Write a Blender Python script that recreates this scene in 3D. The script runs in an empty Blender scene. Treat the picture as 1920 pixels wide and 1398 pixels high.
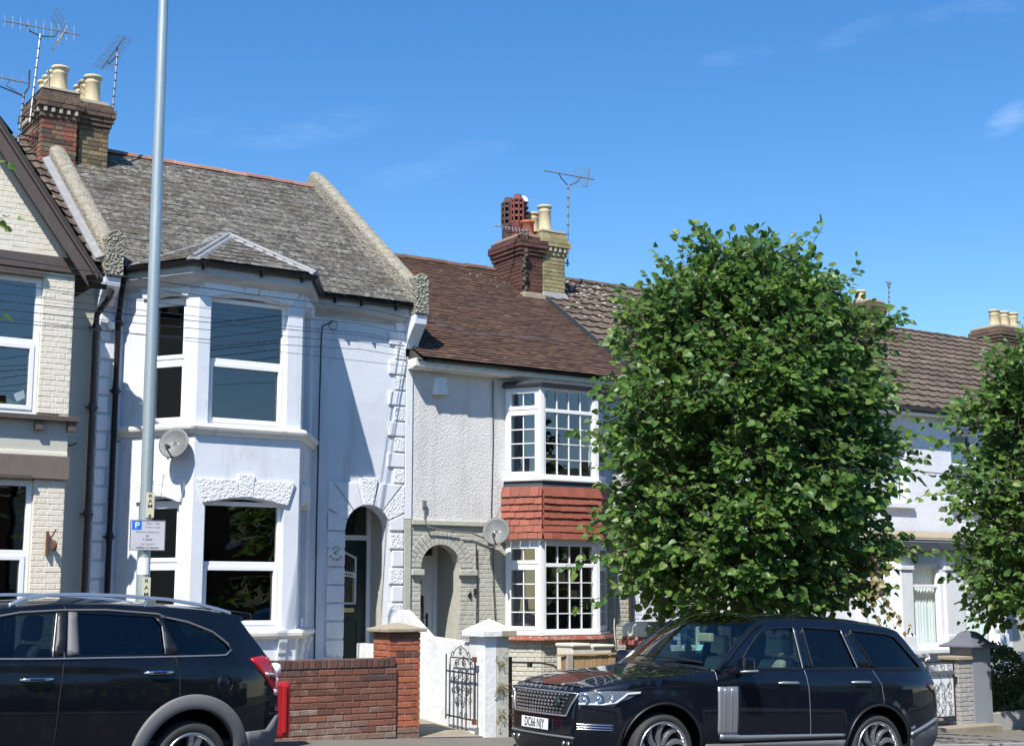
import bpy, bmesh, math, random
from math import sin, cos, pi, radians, sqrt, atan2, tan
from mathutils import Vector, Matrix, geometry, noise
V = Vector
R = random.Random(7)
sc = bpy.context.scene
C = sc.collection

# ------------------------------------------------------------------ camera, sky, sun, exposure
cam = bpy.data.objects.new('camera', bpy.data.cameras.new('camera'))
C.objects.link(cam); sc.camera = cam
cam.location = (0, 0, 1.8)
cam.rotation_euler = (radians(90 + 8.78), 0, radians(-33.5))
cam.data.lens = 50.625; cam.data.sensor_width = 36; cam.data.clip_end = 2000; cam.data.clip_start = .1
SUN = V((-.489, -.384, .783)).normalized()          # towards the sun
world = bpy.data.worlds.new('World'); sc.world = world; world.use_nodes = True
wt = world.node_tree; wn = wt.nodes; wl = wt.links
for n in list(wn): wn.remove(n)
wo = wn.new('ShaderNodeOutputWorld'); bg = wn.new('ShaderNodeBackground'); sky = wn.new('ShaderNodeTexSky')
sky.sky_type = 'NISHITA'; sky.sun_disc = False
sky.sun_elevation = math.asin(SUN.z); sky.sun_rotation = atan2(SUN.x, SUN.y)
sky.altitude = 0; sky.air_density = 1.0; sky.dust_density = .15; sky.ozone_density = 3.2
bg.inputs['Strength'].default_value = .128
# a few thin wisps of cirrus
tc = wn.new('ShaderNodeTexCoord')
nz = wn.new('ShaderNodeTexNoise'); nz.inputs['Scale'].default_value = 1; nz.inputs['Detail'].default_value = 6; nz.inputs['Roughness'].default_value = .6
mp = wn.new('ShaderNodeMapping'); mp.inputs['Scale'].default_value = (22, 22, 75); mp.inputs['Rotation'].default_value = (.12, .22, 0)
wl.new(tc.outputs['Generated'], mp.inputs['Vector']); wl.new(mp.outputs[0], nz.inputs['Vector'])
rp = wn.new('ShaderNodeMapRange'); rp.inputs['From Min'].default_value = .36; rp.inputs['From Max'].default_value = .72; wl.new(nz.outputs['Fac'], rp.inputs[0])
def wm(op, a, b):
    n = wn.new('ShaderNodeMath'); n.operation = op
    for i, q in enumerate((a, b)):
        if isinstance(q, (int, float)): n.inputs[i].default_value = q
        else: wl.new(q, n.inputs[i])
    return n.outputs[0]
def wdot(vec):
    n = wn.new('ShaderNodeVectorMath'); n.operation = 'DOT_PRODUCT'; n.inputs[1].default_value = vec; wl.new(tc.outputs['Generated'], n.inputs[0]); return n.outputs['Value']
tot = 0.0
for d, a_, b_, tilt, st in (((.41,.856,.313),.060,.013,.22,.30),((.476,.832,.285),.045,.011,.16,.28),((.686,.629,.366),.030,.008,.30,.22),((.634,.686,.357),.028,.007,.12,.30),((.764,.567,.306),.026,.010,.55,.75),((.346,.887,.306),.045,.012,.05,.16),((.505,.809,.302),.030,.008,.1,.18),((.734,.569,.371),.050,.010,.0,.22)):
    D = V(d).normalized(); rt = D.cross(V((0,0,1))).normalized(); up_ = rt.cross(D)
    rt, up_ = rt*cos(tilt) + up_*sin(tilt), up_*cos(tilt) - rt*sin(tilt)
    x = wm('DIVIDE', wdot(rt), a_); y = wm('DIVIDE', wdot(up_), b_)
    m_ = wm('SUBTRACT', 1.0, wm('ADD', wm('MULTIPLY', x, x), wm('MULTIPLY', y, y))); m_ = wm('MULTIPLY', wm('MAXIMUM', m_, 0.0), st)
    tot = wm('ADD', m_, tot)
tot = wm('MULTIPLY', wm('MULTIPLY', tot, rp.outputs[0]), .22)
mx = wn.new('ShaderNodeMix'); mx.data_type = 'RGBA'
hs = wn.new('ShaderNodeHueSaturation'); hs.inputs['Hue'].default_value = .503; hs.inputs['Saturation'].default_value = 1.30
mx.inputs['B'].default_value = (8.2, 9.0, 10.0, 1)
wl.new(tot, mx.inputs['Factor']); wl.new(sky.outputs[0], hs.inputs['Color']); wl.new(hs.outputs[0], mx.inputs['A'])
wl.new(mx.outputs['Result'], bg.inputs['Color']); wl.new(bg.outputs[0], wo.inputs[0])
sl = bpy.data.lights.new('sun', 'SUN'); sl.energy = 5.0; sl.angle = radians(.53); sl.color = (1, .955, .88)
so = bpy.data.objects.new('sun', sl); C.objects.link(so); so.location = (-20, -14, 30)
so.rotation_euler = (-SUN).to_track_quat('-Z', 'Y').to_euler()
sc.view_settings.view_transform = 'Standard'; sc.view_settings.look = 'None'
sc.view_settings.exposure = .52; sc.view_settings.gamma = 1; sc.view_settings.use_curve_mapping = False
sc.cycles.max_bounces = 8; sc.cycles.transparent_max_bounces = 16

# ------------------------------------------------------------------ helpers
class MB:
    def __init__(s): s.v = []; s.f = []; s.sm = []
    def add(s, vs, fs, smooth=False):
        b = len(s.v); s.v += [tuple(p) for p in vs]
        for f in fs: s.f.append(tuple(b + i for i in f)); s.sm.append(smooth)
        return s
    def box(s, x0, x1, y0, y1, z0, z1):
        p = [(x, y, z) for x in (x0, x1) for y in (y0, y1) for z in (z0, z1)]
        return s.add(p, [(0,1,3,2),(4,6,7,5),(0,4,5,1),(2,3,7,6),(0,2,6,4),(1,5,7,3)])
    def hexa(s, b, t):       # two quads bottom/top
        return s.add(list(b) + list(t), [(3,2,1,0),(4,5,6,7),(0,1,5,4),(1,2,6,5),(2,3,7,6),(3,0,4,7)])
    def fbox(s, fr, a0, a1, d0, d1, z0, z1):
        return s.hexa([fr.p(a0,d0,z0),fr.p(a1,d0,z0),fr.p(a1,d1,z0),fr.p(a0,d1,z0)], [fr.p(a0,d0,z1),fr.p(a1,d0,z1),fr.p(a1,d1,z1),fr.p(a0,d1,z1)])
    def prism(s, poly, ext):
        n = len(poly); e = V(ext); p = [V(q) for q in poly]
        tri = geometry.tessellate_polygon([p])
        s.add(p + [q + e for q in p], [t for t in tri] + [tuple(n + i for i in reversed(t)) for t in tri] + [(i, (i+1) % n, n + (i+1) % n, n + i) for i in range(n)])
        return s
    def tube(s, pts, r, n=8, caps=True, smooth=True):
        pts = [V(p) for p in pts]; rs = r if isinstance(r, (list, tuple)) else [r]*len(pts)
        vs = []; up = None
        for i, p in enumerate(pts):
            t = (pts[min(i+1, len(pts)-1)] - pts[max(i-1, 0)]).normalized()
            if up is None: up = V((0,0,1)) if abs(t.z) < .9 else V((1,0,0))
            a = t.cross(up).normalized(); b = a.cross(t).normalized(); up = b
            for k in range(n):
                th = 2*pi*k/n; vs.append(p + (a*cos(th) + b*sin(th))*rs[i])
        fs = [(i*n+k, i*n+(k+1) % n, (i+1)*n+(k+1) % n, (i+1)*n+k) for i in range(len(pts)-1) for k in range(n)]
        s.add(vs, fs, smooth)
        if caps: s.add(vs[:n], [tuple(reversed(range(n)))]); s.add(vs[-n:], [tuple(range(n))])
        return s
    def lathe(s, prof, o, ax=V((0,0,1)), n=16, smooth=True, close=True):
        ax = V(ax).normalized(); a = ax.orthogonal().normalized(); b = ax.cross(a); o = V(o)
        vs = [o + ax*h + (a*cos(2*pi*k/n) + b*sin(2*pi*k/n))*r for r, h in prof for k in range(n)]
        s.add(vs, [(i*n+k, i*n+(k+1) % n, (i+1)*n+(k+1) % n, (i+1)*n+k) for i in range(len(prof)-1) for k in range(n)], smooth)
        if close:
            s.add(vs[:n], [tuple(reversed(range(n)))]); s.add(vs[-n:], [tuple(range(n))])
        return s
    def panel(s, outer, holes, fr, d0, d1):
        loops = [outer] + list(holes)
        flat = [q for l in loops for q in l]
        tri = geometry.tessellate_polygon([[V((a, z, 0)) for a, z in l] for l in loops])
        n = len(flat)
        vs = [fr.p(a, d1, z) for a, z in flat] + [fr.p(a, d0, z) for a, z in flat]
        fs = [tuple(t) for t in tri] + [tuple(n + i for i in reversed(t)) for t in tri]
        k = 0
        for l in loops:
            m = len(l); fs += [(k+i, k+(i+1) % m, n+k+(i+1) % m, n+k+i) for i in range(m)]; k += m
        return s.add(vs, fs)
    def mesh(s, name, recalc=True):
        me = bpy.data.meshes.new(name); me.from_pydata(s.v, [], s.f)
        me.polygons.foreach_set('use_smooth', s.sm); 
        if recalc:
            bm = bmesh.new(); bm.from_mesh(me); bmesh.ops.remove_doubles(bm, verts=bm.verts, dist=1e-5) if recalc == 2 else None
            bmesh.ops.recalc_face_normals(bm, faces=bm.faces); bm.to_mesh(me); bm.free()
        me.update(); return me

class Fr:
    def __init__(s, o, u, n): s.o = V(o); s.u = V(u).normalized(); s.n = V(n).normalized()
    def p(s, a, d, z): return s.o + s.u*a + s.n*d + V((0,0,z))
    def mat(s, a, d, z, sx=1, sy=1, sz=1):     # local x along u, y inwards (-n), z up
        m = Matrix((s.u, -s.n, V((0,0,1)))).transposed().to_4x4()
        return Matrix.Translation(s.p(a, d, z)) @ m @ Matrix.Diagonal((sx, sy, sz, 1))
def frame2(p0, p1):            # vertical frame between two plan points, outward to the right-hand side of travel (towards -Y when going +X)
    u = V((p1[0]-p0[0], p1[1]-p0[1], 0)); L = u.length; u.normalize()
    return Fr((p0[0], p0[1], 0), u, (u.y, -u.x, 0)), L
TL = {}
def thing(name, label, cat, loc=(0,0,0), rz=0, group=None, kind=None):
    o = bpy.data.objects.new(name, None); C.objects.link(o); o.empty_display_size = .2
    o.location = loc; o.rotation_euler = (0,0,rz); o['label'] = label; o['category'] = cat
    if group: o['group'] = group
    TL[o.name] = (Matrix.Translation(V(loc)) @ Matrix.Rotation(rz, 4, 'Z')).inverted()
    return o
def ob(name, m, mat, parent=None, local=False, label=None, cat=None, group=None, kind=None, bevel=0, mw=None, recalc=True, solid=0, seg=2):
    me = m.mesh(name, recalc) if isinstance(m, MB) else m
    if mat is not None and not me.materials: me.materials.append(mat)
    o = bpy.data.objects.new(name, me); C.objects.link(o)
    if mw is not None: o.matrix_basis = mw
    if parent is not None:
        o.parent = parent
        if not local and parent.name in TL: o.matrix_parent_inverse = TL[parent.name]
    if label: o['label'] = label
    if cat: o['category'] = cat
    if group: o['group'] = group
    if kind: o['kind'] = kind
    if bevel:
        b = o.modifiers.new('bevel', 'BEVEL'); b.width = bevel; b.segments = seg; b.limit_method = 'ANGLE'; b.angle_limit = radians(35)
    return o
def struct(name, m, mat, **k): return ob(name, m, mat, kind='structure', **k)

# ------------------------------------------------------------------ materials
def mat(name, col, rough=.75, metal=0, spec=.5, layers=(), rnd=0, cols=None, bump=(), coord='pos', coat=0, hue=0, aniso=None, ior=None):
    """layers: (colour, scale, lo, hi, amount, (sx,sy,sz)); bump: (kind, scale, strength, distance)"""
    m = bpy.data.materials.new(name); m.use_nodes = True; t = m.node_tree; N = t.nodes; L = t.links
    b = N['Principled BSDF']; b.inputs['Roughness'].default_value = rough; b.inputs['Metallic'].default_value = metal
    b.inputs['Specular IOR Level'].default_value = spec; b.inputs['Coat Weight'].default_value = coat; b.inputs['Coat Roughness'].default_value = .03
    if ior: b.inputs['IOR'].default_value = ior
    if coord == 'pos': g = N.new('ShaderNodeNewGeometry'); vec = g.outputs['Position']
    else: g = N.new('ShaderNodeTexCoord'); vec = g.outputs['Object']
    def sv(scale, st=(1,1,1)):
        mpn = N.new('ShaderNodeMapping'); mpn.inputs['Scale'].default_value = tuple(scale*k for k in st); L.new(vec, mpn.inputs['Vector']); return mpn.outputs[0]
    rgb = N.new('ShaderNodeRGB'); rgb.outputs[0].default_value = (*col, 1); cur = rgb.outputs[0]
    if rnd or cols:
        oi = N.new('ShaderNodeObjectInfo'); ge = N.new('ShaderNodeNewGeometry')
        ad = N.new('ShaderNodeMath'); ad.operation = 'ADD'; L.new(oi.outputs['Random'], ad.inputs[0]); L.new(ge.outputs['Random Per Island'], ad.inputs[1])
        fr = N.new('ShaderNodeMath'); fr.operation = 'FRACT'; L.new(ad.outputs[0], fr.inputs[0]); rv = fr.outputs[0]
        if cols:
            cr = N.new('ShaderNodeValToRGB'); cr.color_ramp.interpolation = 'LINEAR'
            el = cr.color_ramp.elements
            for i, c in enumerate(cols):
                e = el[i] if i < 2 else el.new(1)
                e.color = (*c, 1)
            for i, e in enumerate(list(el)): e.position = i/(len(cols)-1)
            L.new(rv, cr.inputs[0]); cur = cr.outputs[0]
        if rnd:
            m2 = N.new('ShaderNodeMath'); m2.operation = 'MULTIPLY'; m2.inputs[1].default_value = 7.31; L.new(rv, m2.inputs[0])
            f2 = N.new('ShaderNodeMath'); f2.operation = 'FRACT'; L.new(m2.outputs[0], f2.inputs[0])
            mr = N.new('ShaderNodeMapRange'); mr.inputs['To Min'].default_value = 1-rnd; mr.inputs['To Max'].default_value = 1+rnd; L.new(f2.outputs[0], mr.inputs[0])
            h = N.new('ShaderNodeHueSaturation'); L.new(mr.outputs[0], h.inputs['Value']); L.new(cur, h.inputs['Color']); cur = h.outputs[0]
    for (c, scl, lo, hi, amt, *st) in layers:
        nt = N.new('ShaderNodeTexNoise'); nt.inputs['Scale'].default_value = 1; nt.inputs['Detail'].default_value = 6; nt.inputs['Roughness'].default_value = .62
        L.new(sv(scl, st[0] if st else (1,1,1)), nt.inputs['Vector'])
        mr = N.new('ShaderNodeMapRange'); mr.inputs['From Min'].default_value = lo; mr.inputs['From Max'].default_value = hi; mr.inputs['To Max'].default_value = amt
        L.new(nt.outputs['Fac'], mr.inputs[0])
        x = N.new('ShaderNodeMix'); x.data_type = 'RGBA'; x.inputs['B'].default_value = (*c, 1); L.new(cur, x.inputs['A']); L.new(mr.outputs[0], x.inputs['Factor']); cur = x.outputs['Result']
    L.new(cur, b.inputs['Base Color'])
    prev = None
    for (k, scl, stg, dist, *st) in bump:
        if k == 'n': nt = N.new('ShaderNodeTexNoise'); nt.inputs['Detail'].default_value = 5; o_ = nt.outputs['Fac']
        elif k == 'v': nt = N.new('ShaderNodeTexVoronoi'); nt.feature = 'SMOOTH_F1'; o_ = nt.outputs['Distance']
        else: nt = N.new('ShaderNodeTexVoronoi'); nt.feature = 'DISTANCE_TO_EDGE'; o_ = nt.outputs['Distance']
        nt.inputs['Scale'].default_value = 1; L.new(sv(scl, st[0] if st else (1,1,1)), nt.inputs['Vector'])
        bn = N.new('ShaderNodeBump'); bn.inputs['Strength'].default_value = stg; bn.inputs['Distance'].default_value = dist; L.new(o_, bn.inputs['Height'])
        if prev: L.new(prev, bn.inputs['Normal'])
        prev = bn.outputs[0]
    if prev: L.new(prev, b.inputs['Normal'])
    return m
def glass(name, tint, refl_ior=1.5, rough=0.0, wob=0):
    m = bpy.data.materials.new(name); m.use_nodes = True; t = m.node_tree; N = t.nodes; L = t.links
    N.remove(N['Principled BSDF']); out = N['Material Output']
    tr = N.new('ShaderNodeBsdfTransparent'); tr.inputs[0].default_value = (*tint, 1)
    gl = N.new('ShaderNodeBsdfGlossy'); gl.inputs['Roughness'].default_value = rough; gl.inputs[0].default_value = (1,1,1,1)
    fz = N.new('ShaderNodeFresnel'); gb = N.new('ShaderNodeNewGeometry'); e1 = N.new('ShaderNodeMath'); e1.operation = 'MULTIPLY_ADD'; e1.inputs[1].default_value = -2; e1.inputs[2].default_value = 1; L.new(gb.outputs['Backfacing'], e1.inputs[0]); e2 = N.new('ShaderNodeMath'); e2.operation = 'POWER'; e2.inputs[0].default_value = refl_ior; L.new(e1.outputs[0], e2.inputs[1]); L.new(e2.outputs[0], fz.inputs[0]); mxs = N.new('ShaderNodeMixShader')
    L.new(fz.outputs[0], mxs.inputs[0])
    if wob:
        ge = N.new('ShaderNodeNewGeometry'); nt = N.new('ShaderNodeTexNoise'); nt.inputs['Scale'].default_value = 2.2; nt.inputs['Detail'].default_value = 1; L.new(ge.outputs['Position'], nt.inputs['Vector'])
        bn = N.new('ShaderNodeBump'); bn.inputs['Strength'].default_value = .35; bn.inputs['Distance'].default_value = wob; L.new(nt.outputs['Fac'], bn.inputs['Height']); L.new(bn.outputs[0], gl.inputs['Normal'])
    L.new(tr.outputs[0], mxs.inputs[1]); L.new(gl.outputs[0], mxs.inputs[2]); L.new(mxs.outputs[0], out.inputs[0])
    return m
DIRT = (.30,.27,.22)
M = {}
M['white47'] = mat('pale_blue_render', (.66,.695,.745), .8, layers=[((.53,.56,.60),1.3,.48,.75,.5),((.43,.43,.40),5,.52,.74,.6,(1,1,.10)),((.45,.44,.40),2.2,.60,.74,.5),((.50,.49,.44),22,.64,.76,.45,(1,1,.3))], bump=[('n',6,.25,.02),('n',60,.25,.004)])
M['trim47'] = mat('white_masonry_paint', (.73,.755,.79), .75, layers=[((.52,.52,.48),4,.5,.8,.5,(1,1,.3)),((.36,.34,.28),14,.62,.78,.45,(1,1,.3))], bump=[('n',30,.2,.006)])
M['verm'] = mat('white_rough_carved_stone', (.76,.78,.81), .85, layers=[((.55,.55,.52),5,.5,.8,.4)], bump=[('v',34,.8,.018),('n',80,.3,.006)])
M['verm_old'] = mat('weathered_carved_stone', (.33,.31,.25), .95, layers=[((.10,.10,.075),26,.42,.62,.85),((.55,.52,.43),9,.55,.75,.6)], bump=[('v',30,1,.06),('n',80,.5,.01)])
M['rough_old'] = mat('weathered_roughcast', (.30,.275,.22), .95, layers=[((.13,.12,.09),9,.45,.7,.8),((.52,.49,.41),22,.56,.7,.8),((.36,.33,.16),3,.55,.75,.4)], bump=[('v',32,1,.03),('n',90,.6,.01)])
M['cream'] = mat('cream_masonry_paint', (.72,.665,.55), .75, layers=[((.54,.49,.39),3,.5,.78,.45),((.33,.30,.24),12,.66,.8,.4)], bump=[('n',14,.35,.015),('n',70,.2,.003)])
M['cream_flat'] = mat('cream_painted_render', (.50,.49,.43), .8, layers=[((.38,.37,.31),2.2,.45,.75,.5,(1,1,.3))], bump=[('n',25,.2,.006)])
M['render45'] = mat('white_roughcast', (.70,.69,.67), .9, layers=[((.54,.52,.48),1.1,.48,.75,.6),((.42,.40,.35),5,.50,.72,.5,(1,1,.15)),((.30,.30,.30),42,.60,.72,.35)], bump=[('v',62,.75,.011),('n',24,.5,.014),('n',120,.6,.006)])
M['sage'] = mat('sage_masonry_paint', (.455,.45,.385), .8, rnd=.03, layers=[((.36,.36,.28),3,.5,.75,.4)], bump=[('n',12,.4,.02),('n',60,.25,.004)])
M['dirty_white'] = mat('weathered_white_wall_paint', (.72,.735,.74), .85, layers=[((.45,.42,.34),2.6,.5,.75,.55,(1,1,.5)),((.22,.20,.15),9,.6,.75,.35,(1,1,.35)),((.60,.52,.38),1.2,.55,.7,.35)], bump=[('n',9,.4,.03),('n',60,.3,.006)])
M['upvc'] = mat('white_upvc', (.82,.83,.84), .32, spec=.5, layers=[((.66,.64,.58),3,.6,.8,.35)])
M['sillpaint'] = mat('white_sill_paint', (.76,.74,.68), .6, layers=[((.42,.38,.30),9,.52,.7,.5),((.24,.19,.13),22,.62,.75,.5)], bump=[('n',30,.2,.004)])
M['brownpaint'] = mat('brown_gloss_paint', (.105,.078,.066), .42, layers=[((.16,.125,.105),6,.55,.75,.6),((.06,.045,.038),14,.6,.75,.6)], bump=[('n',18,.2,.006)])
M['brownlight'] = mat('faded_brown_paint', (.17,.135,.112), .6, layers=[((.12,.095,.08),5,.5,.75,.6)])
M['blackplastic'] = mat('black_plastic_gutter', (.010,.010,.012), .42, spec=.3, layers=[((.035,.033,.03),8,.58,.8,.5)])
M['brownpipe'] = mat('brown_downpipe', (.05,.035,.033), .45, layers=[((.09,.07,.06),8,.55,.8,.5)])
M['greyfascia'] = mat('grey_weathered_fascia', (.50,.50,.49), .7, layers=[((.26,.25,.23),5,.45,.7,.6,(.3,.3,1.5))])
M['slate'] = mat('weathered_slate', (.18,.175,.17), .9, spec=.2, cols=[(.085,.080,.070),(.115,.108,.094),(.14,.131,.115),(.098,.092,.082)], rnd=.22,
    layers=[((.03,.029,.026),15,.50,.60,.8),((.26,.25,.22),9,.53,.62,.7),((.50,.48,.42),24,.60,.68,.85),((.085,.062,.042),1.8,.52,.66,.7),((.03,.03,.027),45,.55,.64,.6)], bump=[('n',30,.5,.01)])
M['moss'] = mat('dry_brown_moss', (.085,.05,.032), .95, layers=[((.15,.09,.05),20,.5,.7,.7)], bump=[('n',60,1,.02)])
M['lichen'] = mat('pale_lichen', (.62,.61,.55), .95, layers=[((.35,.34,.30),30,.5,.7,.7)], bump=[('n',60,.6,.01)])
M['claytile'] = mat('brown_clay_tile', (.15,.085,.06), .9, spec=.2, cols=[(.076,.048,.037),(.102,.062,.046),(.135,.08,.056),(.088,.057,.045)], rnd=.16,
    layers=[((.07,.05,.042),2.2,.5,.72,.55),((.30,.22,.16),24,.66,.76,.5)], bump=[('n',40,.4,.006)])
M['conctile'] = mat('brown_concrete_tile', (.155,.125,.10), .9, spec=.2, cols=[(.092,.070,.053),(.122,.093,.070),(.15,.115,.088)], rnd=.14,
    layers=[((.075,.065,.055),4,.48,.7,.6),((.40,.34,.24),18,.60,.72,.6)], bump=[('n',40,.5,.008)])
M['ridgetile'] = mat('terracotta_ridge_tile', (.30,.155,.11), .85, rnd=.2, layers=[((.20,.17,.14),7,.5,.7,.6)], bump=[('n',30,.4,.006)])
M['darkridge'] = mat('dark_clay_ridge_tile', (.15,.085,.065), .85, rnd=.2, layers=[((.08,.06,.05),7,.5,.7,.6)], bump=[('n',30,.4,.006)])
M['hungtile'] = mat('red_hung_tile', (.40,.115,.07), .7, cols=[(.24,.070,.043),(.30,.088,.056),(.265,.078,.049)], rnd=.1, layers=[((.55,.33,.26),17,.63,.72,.6),((.24,.075,.05),6,.55,.75,.35)], bump=[('n',35,.3,.004)])
M['lead'] = mat('grey_lead_flashing', (.235,.24,.25), .6, layers=[((.38,.38,.375),6,.5,.75,.6)], bump=[('n',12,.3,.01)])
M['leaddark'] = mat('dark_lead', (.045,.048,.058), .5, layers=[((.30,.29,.28),18,.64,.72,.7)], bump=[('n',16,.3,.006)])
M['mortar'] = mat('sandy_mortar', (.33,.25,.185), .95, bump=[('n',80,.5,.004)], layers=[((.26,.22,.17),6,.45,.7,.5)])
M['darkmortar'] = mat('sooty_mortar', (.14,.125,.11), .95, bump=[('n',80,.5,.004)])
M['palemortar'] = mat('pale_chimney_mortar', (.42,.37,.28), .95, bump=[('n',80,.5,.004)])
BRN = [(.145,.060,.040),(.17,.070,.045),(.21,.085,.052),(.155,.070,.05)]
M['brickwall'] = mat('weathered_red_brick', (.2,.08,.05), .88, cols=BRN, rnd=.2, layers=[((.095,.05,.038),9,.52,.72,.5),((.36,.28,.24),7,.60,.76,.45)], bump=[('n',50,.5,.006)])
M['brickpale'] = mat('salt_stained_brick', (.3,.2,.16), .9, cols=[(.19,.095,.07),(.23,.14,.11),(.21,.155,.12),(.18,.09,.065)], rnd=.12, layers=[((.42,.38,.32),10,.5,.72,.5)], bump=[('n',50,.5,.006)])
M['brickred'] = mat('bright_red_brick', (.33,.10,.05), .85, cols=[(.25,.075,.04),(.34,.10,.05),(.40,.13,.065),(.29,.09,.05)], rnd=.14, layers=[((.15,.09,.05),11,.55,.72,.5)], bump=[('n',50,.5,.006)])
M['brickcoping'] = mat('dark_coping_brick', (.12,.06,.045), .9, cols=[(.085,.045,.036),(.13,.06,.045),(.10,.06,.05)], rnd=.2, layers=[((.28,.24,.18),24,.62,.74,.6)], bump=[('n',50,.5,.006)])
M['bricksooty'] = mat('mixed_sooty_red_brick', (.2,.08,.05), .9, cols=[(.07,.05,.042),(.36,.105,.055),(.075,.052,.045),(.19,.165,.10),(.33,.10,.055),(.07,.048,.042)], rnd=.15, layers=[((.05,.04,.035),12,.55,.72,.5)], bump=[('n',50,.6,.008)])
M['brickstock'] = mat('yellow_stock_brick', (.25,.2,.1), .9, cols=[(.20,.15,.075),(.115,.085,.05),(.26,.20,.105),(.15,.105,.065)], rnd=.15, layers=[((.07,.055,.035),12,.52,.72,.6)], bump=[('n',50,.6,.008)])
M['brickstock2'] = mat('mossy_yellow_brick', (.3,.26,.12), .9, cols=[(.33,.28,.14),(.25,.21,.105),(.38,.33,.18),(.23,.19,.11)], rnd=.12, layers=[((.10,.085,.055),12,.54,.72,.6)], bump=[('n',50,.6,.008)])
M['brickcap'] = mat('dark_corbel_brick', (.13,.09,.06), .9, cols=[(.08,.055,.042),(.16,.10,.07),(.12,.085,.06)], rnd=.2, layers=[((.05,.045,.035),12,.5,.7,.6)], bump=[('n',50,.6,.008)])
M['brickdk'] = mat('dark_brown_brick', (.09,.04,.03), .9, cols=[(.065,.032,.026),(.10,.042,.032),(.125,.052,.038)], rnd=.15, layers=[((.04,.03,.025),12,.55,.72,.5)], bump=[('n',50,.6,.008)])
M['potcream'] = mat('cream_clay_pot', (.56,.47,.30), .75, layers=[((.30,.24,.15),5,.5,.75,.6,(1,1,.3)),((.12,.10,.08),9,.66,.8,.5)], bump=[('n',20,.2,.004)])
M['potred'] = mat('dark_red_clay_pot', (.165,.045,.035), .7, layers=[((.09,.04,.034),6,.5,.72,.6)], bump=[('n',20,.2,.004)])
M['potblack'] = mat('sooty_red_pot', (.075,.04,.034), .75, layers=[((.035,.025,.022),6,.5,.72,.6)])
M['potorange'] = mat('orange_terracotta_pot', (.47,.13,.055), .7, layers=[((.33,.10,.05),6,.5,.72,.5)])
M['soot'] = mat('soot_black', (.012,.011,.01), .95)
M['steel'] = mat('galvanised_steel', (.46,.50,.48), .38, metal=.6, layers=[((.60,.64,.61),5,.48,.72,.7,(1,1,.2)),((.17,.20,.20),24,.64,.74,.6),((.30,.25,.20),40,.72,.77,.8)], bump=[('n',40,.1,.002)])
M['alum'] = mat('dull_aluminium', (.36,.38,.40), .4, metal=.7, layers=[((.16,.16,.16),20,.5,.7,.6)])
M['alubright'] = mat('bright_aluminium', (.62,.65,.68), .35, metal=.6)
M['iron'] = mat('black_ironwork', (.018,.018,.02), .5, bump=[('n',40,.3,.003)])
M['rust'] = mat('rusty_iron', (.14,.06,.035), .85, layers=[((.06,.035,.025),20,.5,.7,.7)], bump=[('n',60,.5,.004)])
M['cable'] = mat('black_cable', (.02,.02,.024), .6)
M['greycable'] = mat('grey_cable', (.16,.16,.16), .6)
M['wire'] = mat('overhead_wire', (.035,.04,.05), .6)
M['dishgrey'] = mat('grey_dish_paint', (.125,.13,.13), .55, layers=[((.22,.215,.20),5,.5,.75,.6)], bump=[('n',10,.05,.002)])
M['boxwhite'] = mat('white_plastic', (.80,.80,.79), .45)
M['boxcream'] = mat('aged_cream_plastic', (.62,.59,.50), .6, layers=[((.42,.38,.30),5,.5,.75,.5)])
M['doorgreen'] = mat('dark_green_door', (.010,.030,.026), .35, spec=.4)
M['doorwhite'] = mat('white_door', (.84,.85,.86), .4)
M['brass'] = mat('aged_brass', (.55,.47,.28), .35, metal=.8)
M['metalsilver'] = mat('satin_silver', (.55,.56,.57), .3, metal=.8)
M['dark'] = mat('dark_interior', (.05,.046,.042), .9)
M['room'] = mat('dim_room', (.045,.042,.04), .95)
M['curtain'] = mat('net_curtain', (.80,.88,.88), .8, layers=[((.58,.68,.69),3,.4,.6,.6,(14,14,.2))])
M['blind'] = mat('grey_blind_slat', (.50,.54,.54), .6)
M['pathc'] = mat('old_concrete_path', (.27,.235,.175), .95, layers=[((.16,.14,.105),4,.45,.7,.6),((.36,.32,.25),14,.55,.72,.5)], bump=[('n',30,.5,.01)])
M['pave'] = mat('worn_asphalt_pavement', (.16,.145,.125), .95, layers=[((.11,.102,.09),1.3,.45,.7,.7),((.24,.215,.18),35,.55,.7,.6),((.11,.105,.10),60,.62,.72,.7)], bump=[('n',90,.8,.01),('n',6,.2,.03)])
M['road'] = mat('road_asphalt', (.06,.06,.062), .93, layers=[((.055,.055,.057),.9,.45,.7,.7),((.16,.155,.15),90,.6,.72,.6)], bump=[('n',120,.9,.008),('n',5,.15,.03)])
M['kerb'] = mat('kerb_concrete', (.33,.32,.30), .9, rnd=.1, layers=[((.2,.19,.18),6,.45,.7,.6)], bump=[('n',60,.5,.005)])
M['soil'] = mat('dry_garden_soil', (.16,.125,.09), .97, layers=[((.26,.22,.17),3,.45,.7,.7),((.08,.06,.045),14,.55,.7,.6)], bump=[('n',25,1,.04)])
M['earth'] = mat('distant_ground', (.10,.11,.06), .97, layers=[((.16,.15,.10),.05,.4,.6,.8)])
M['wood'] = mat('treated_fence_wood', (.36,.235,.115), .8, rnd=.16, layers=[((.25,.155,.075),5,.45,.7,.6,(6,6,.8))], bump=[('n',20,.3,.004,(4,4,.4))])
M['woodgrey'] = mat('weathered_post', (.34,.31,.26), .85, bump=[('n',30,.4,.004,(4,4,.4))])
M['bark'] = mat('tree_bark', (.10,.082,.062), .95, layers=[((.05,.042,.032),12,.45,.65,.7,(1,1,.2))], bump=[('n',25,1,.03,(1,1,.25))])
M['glass'] = glass('double_glazing', (.62,.68,.68), 2.3, wob=.005)
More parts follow.
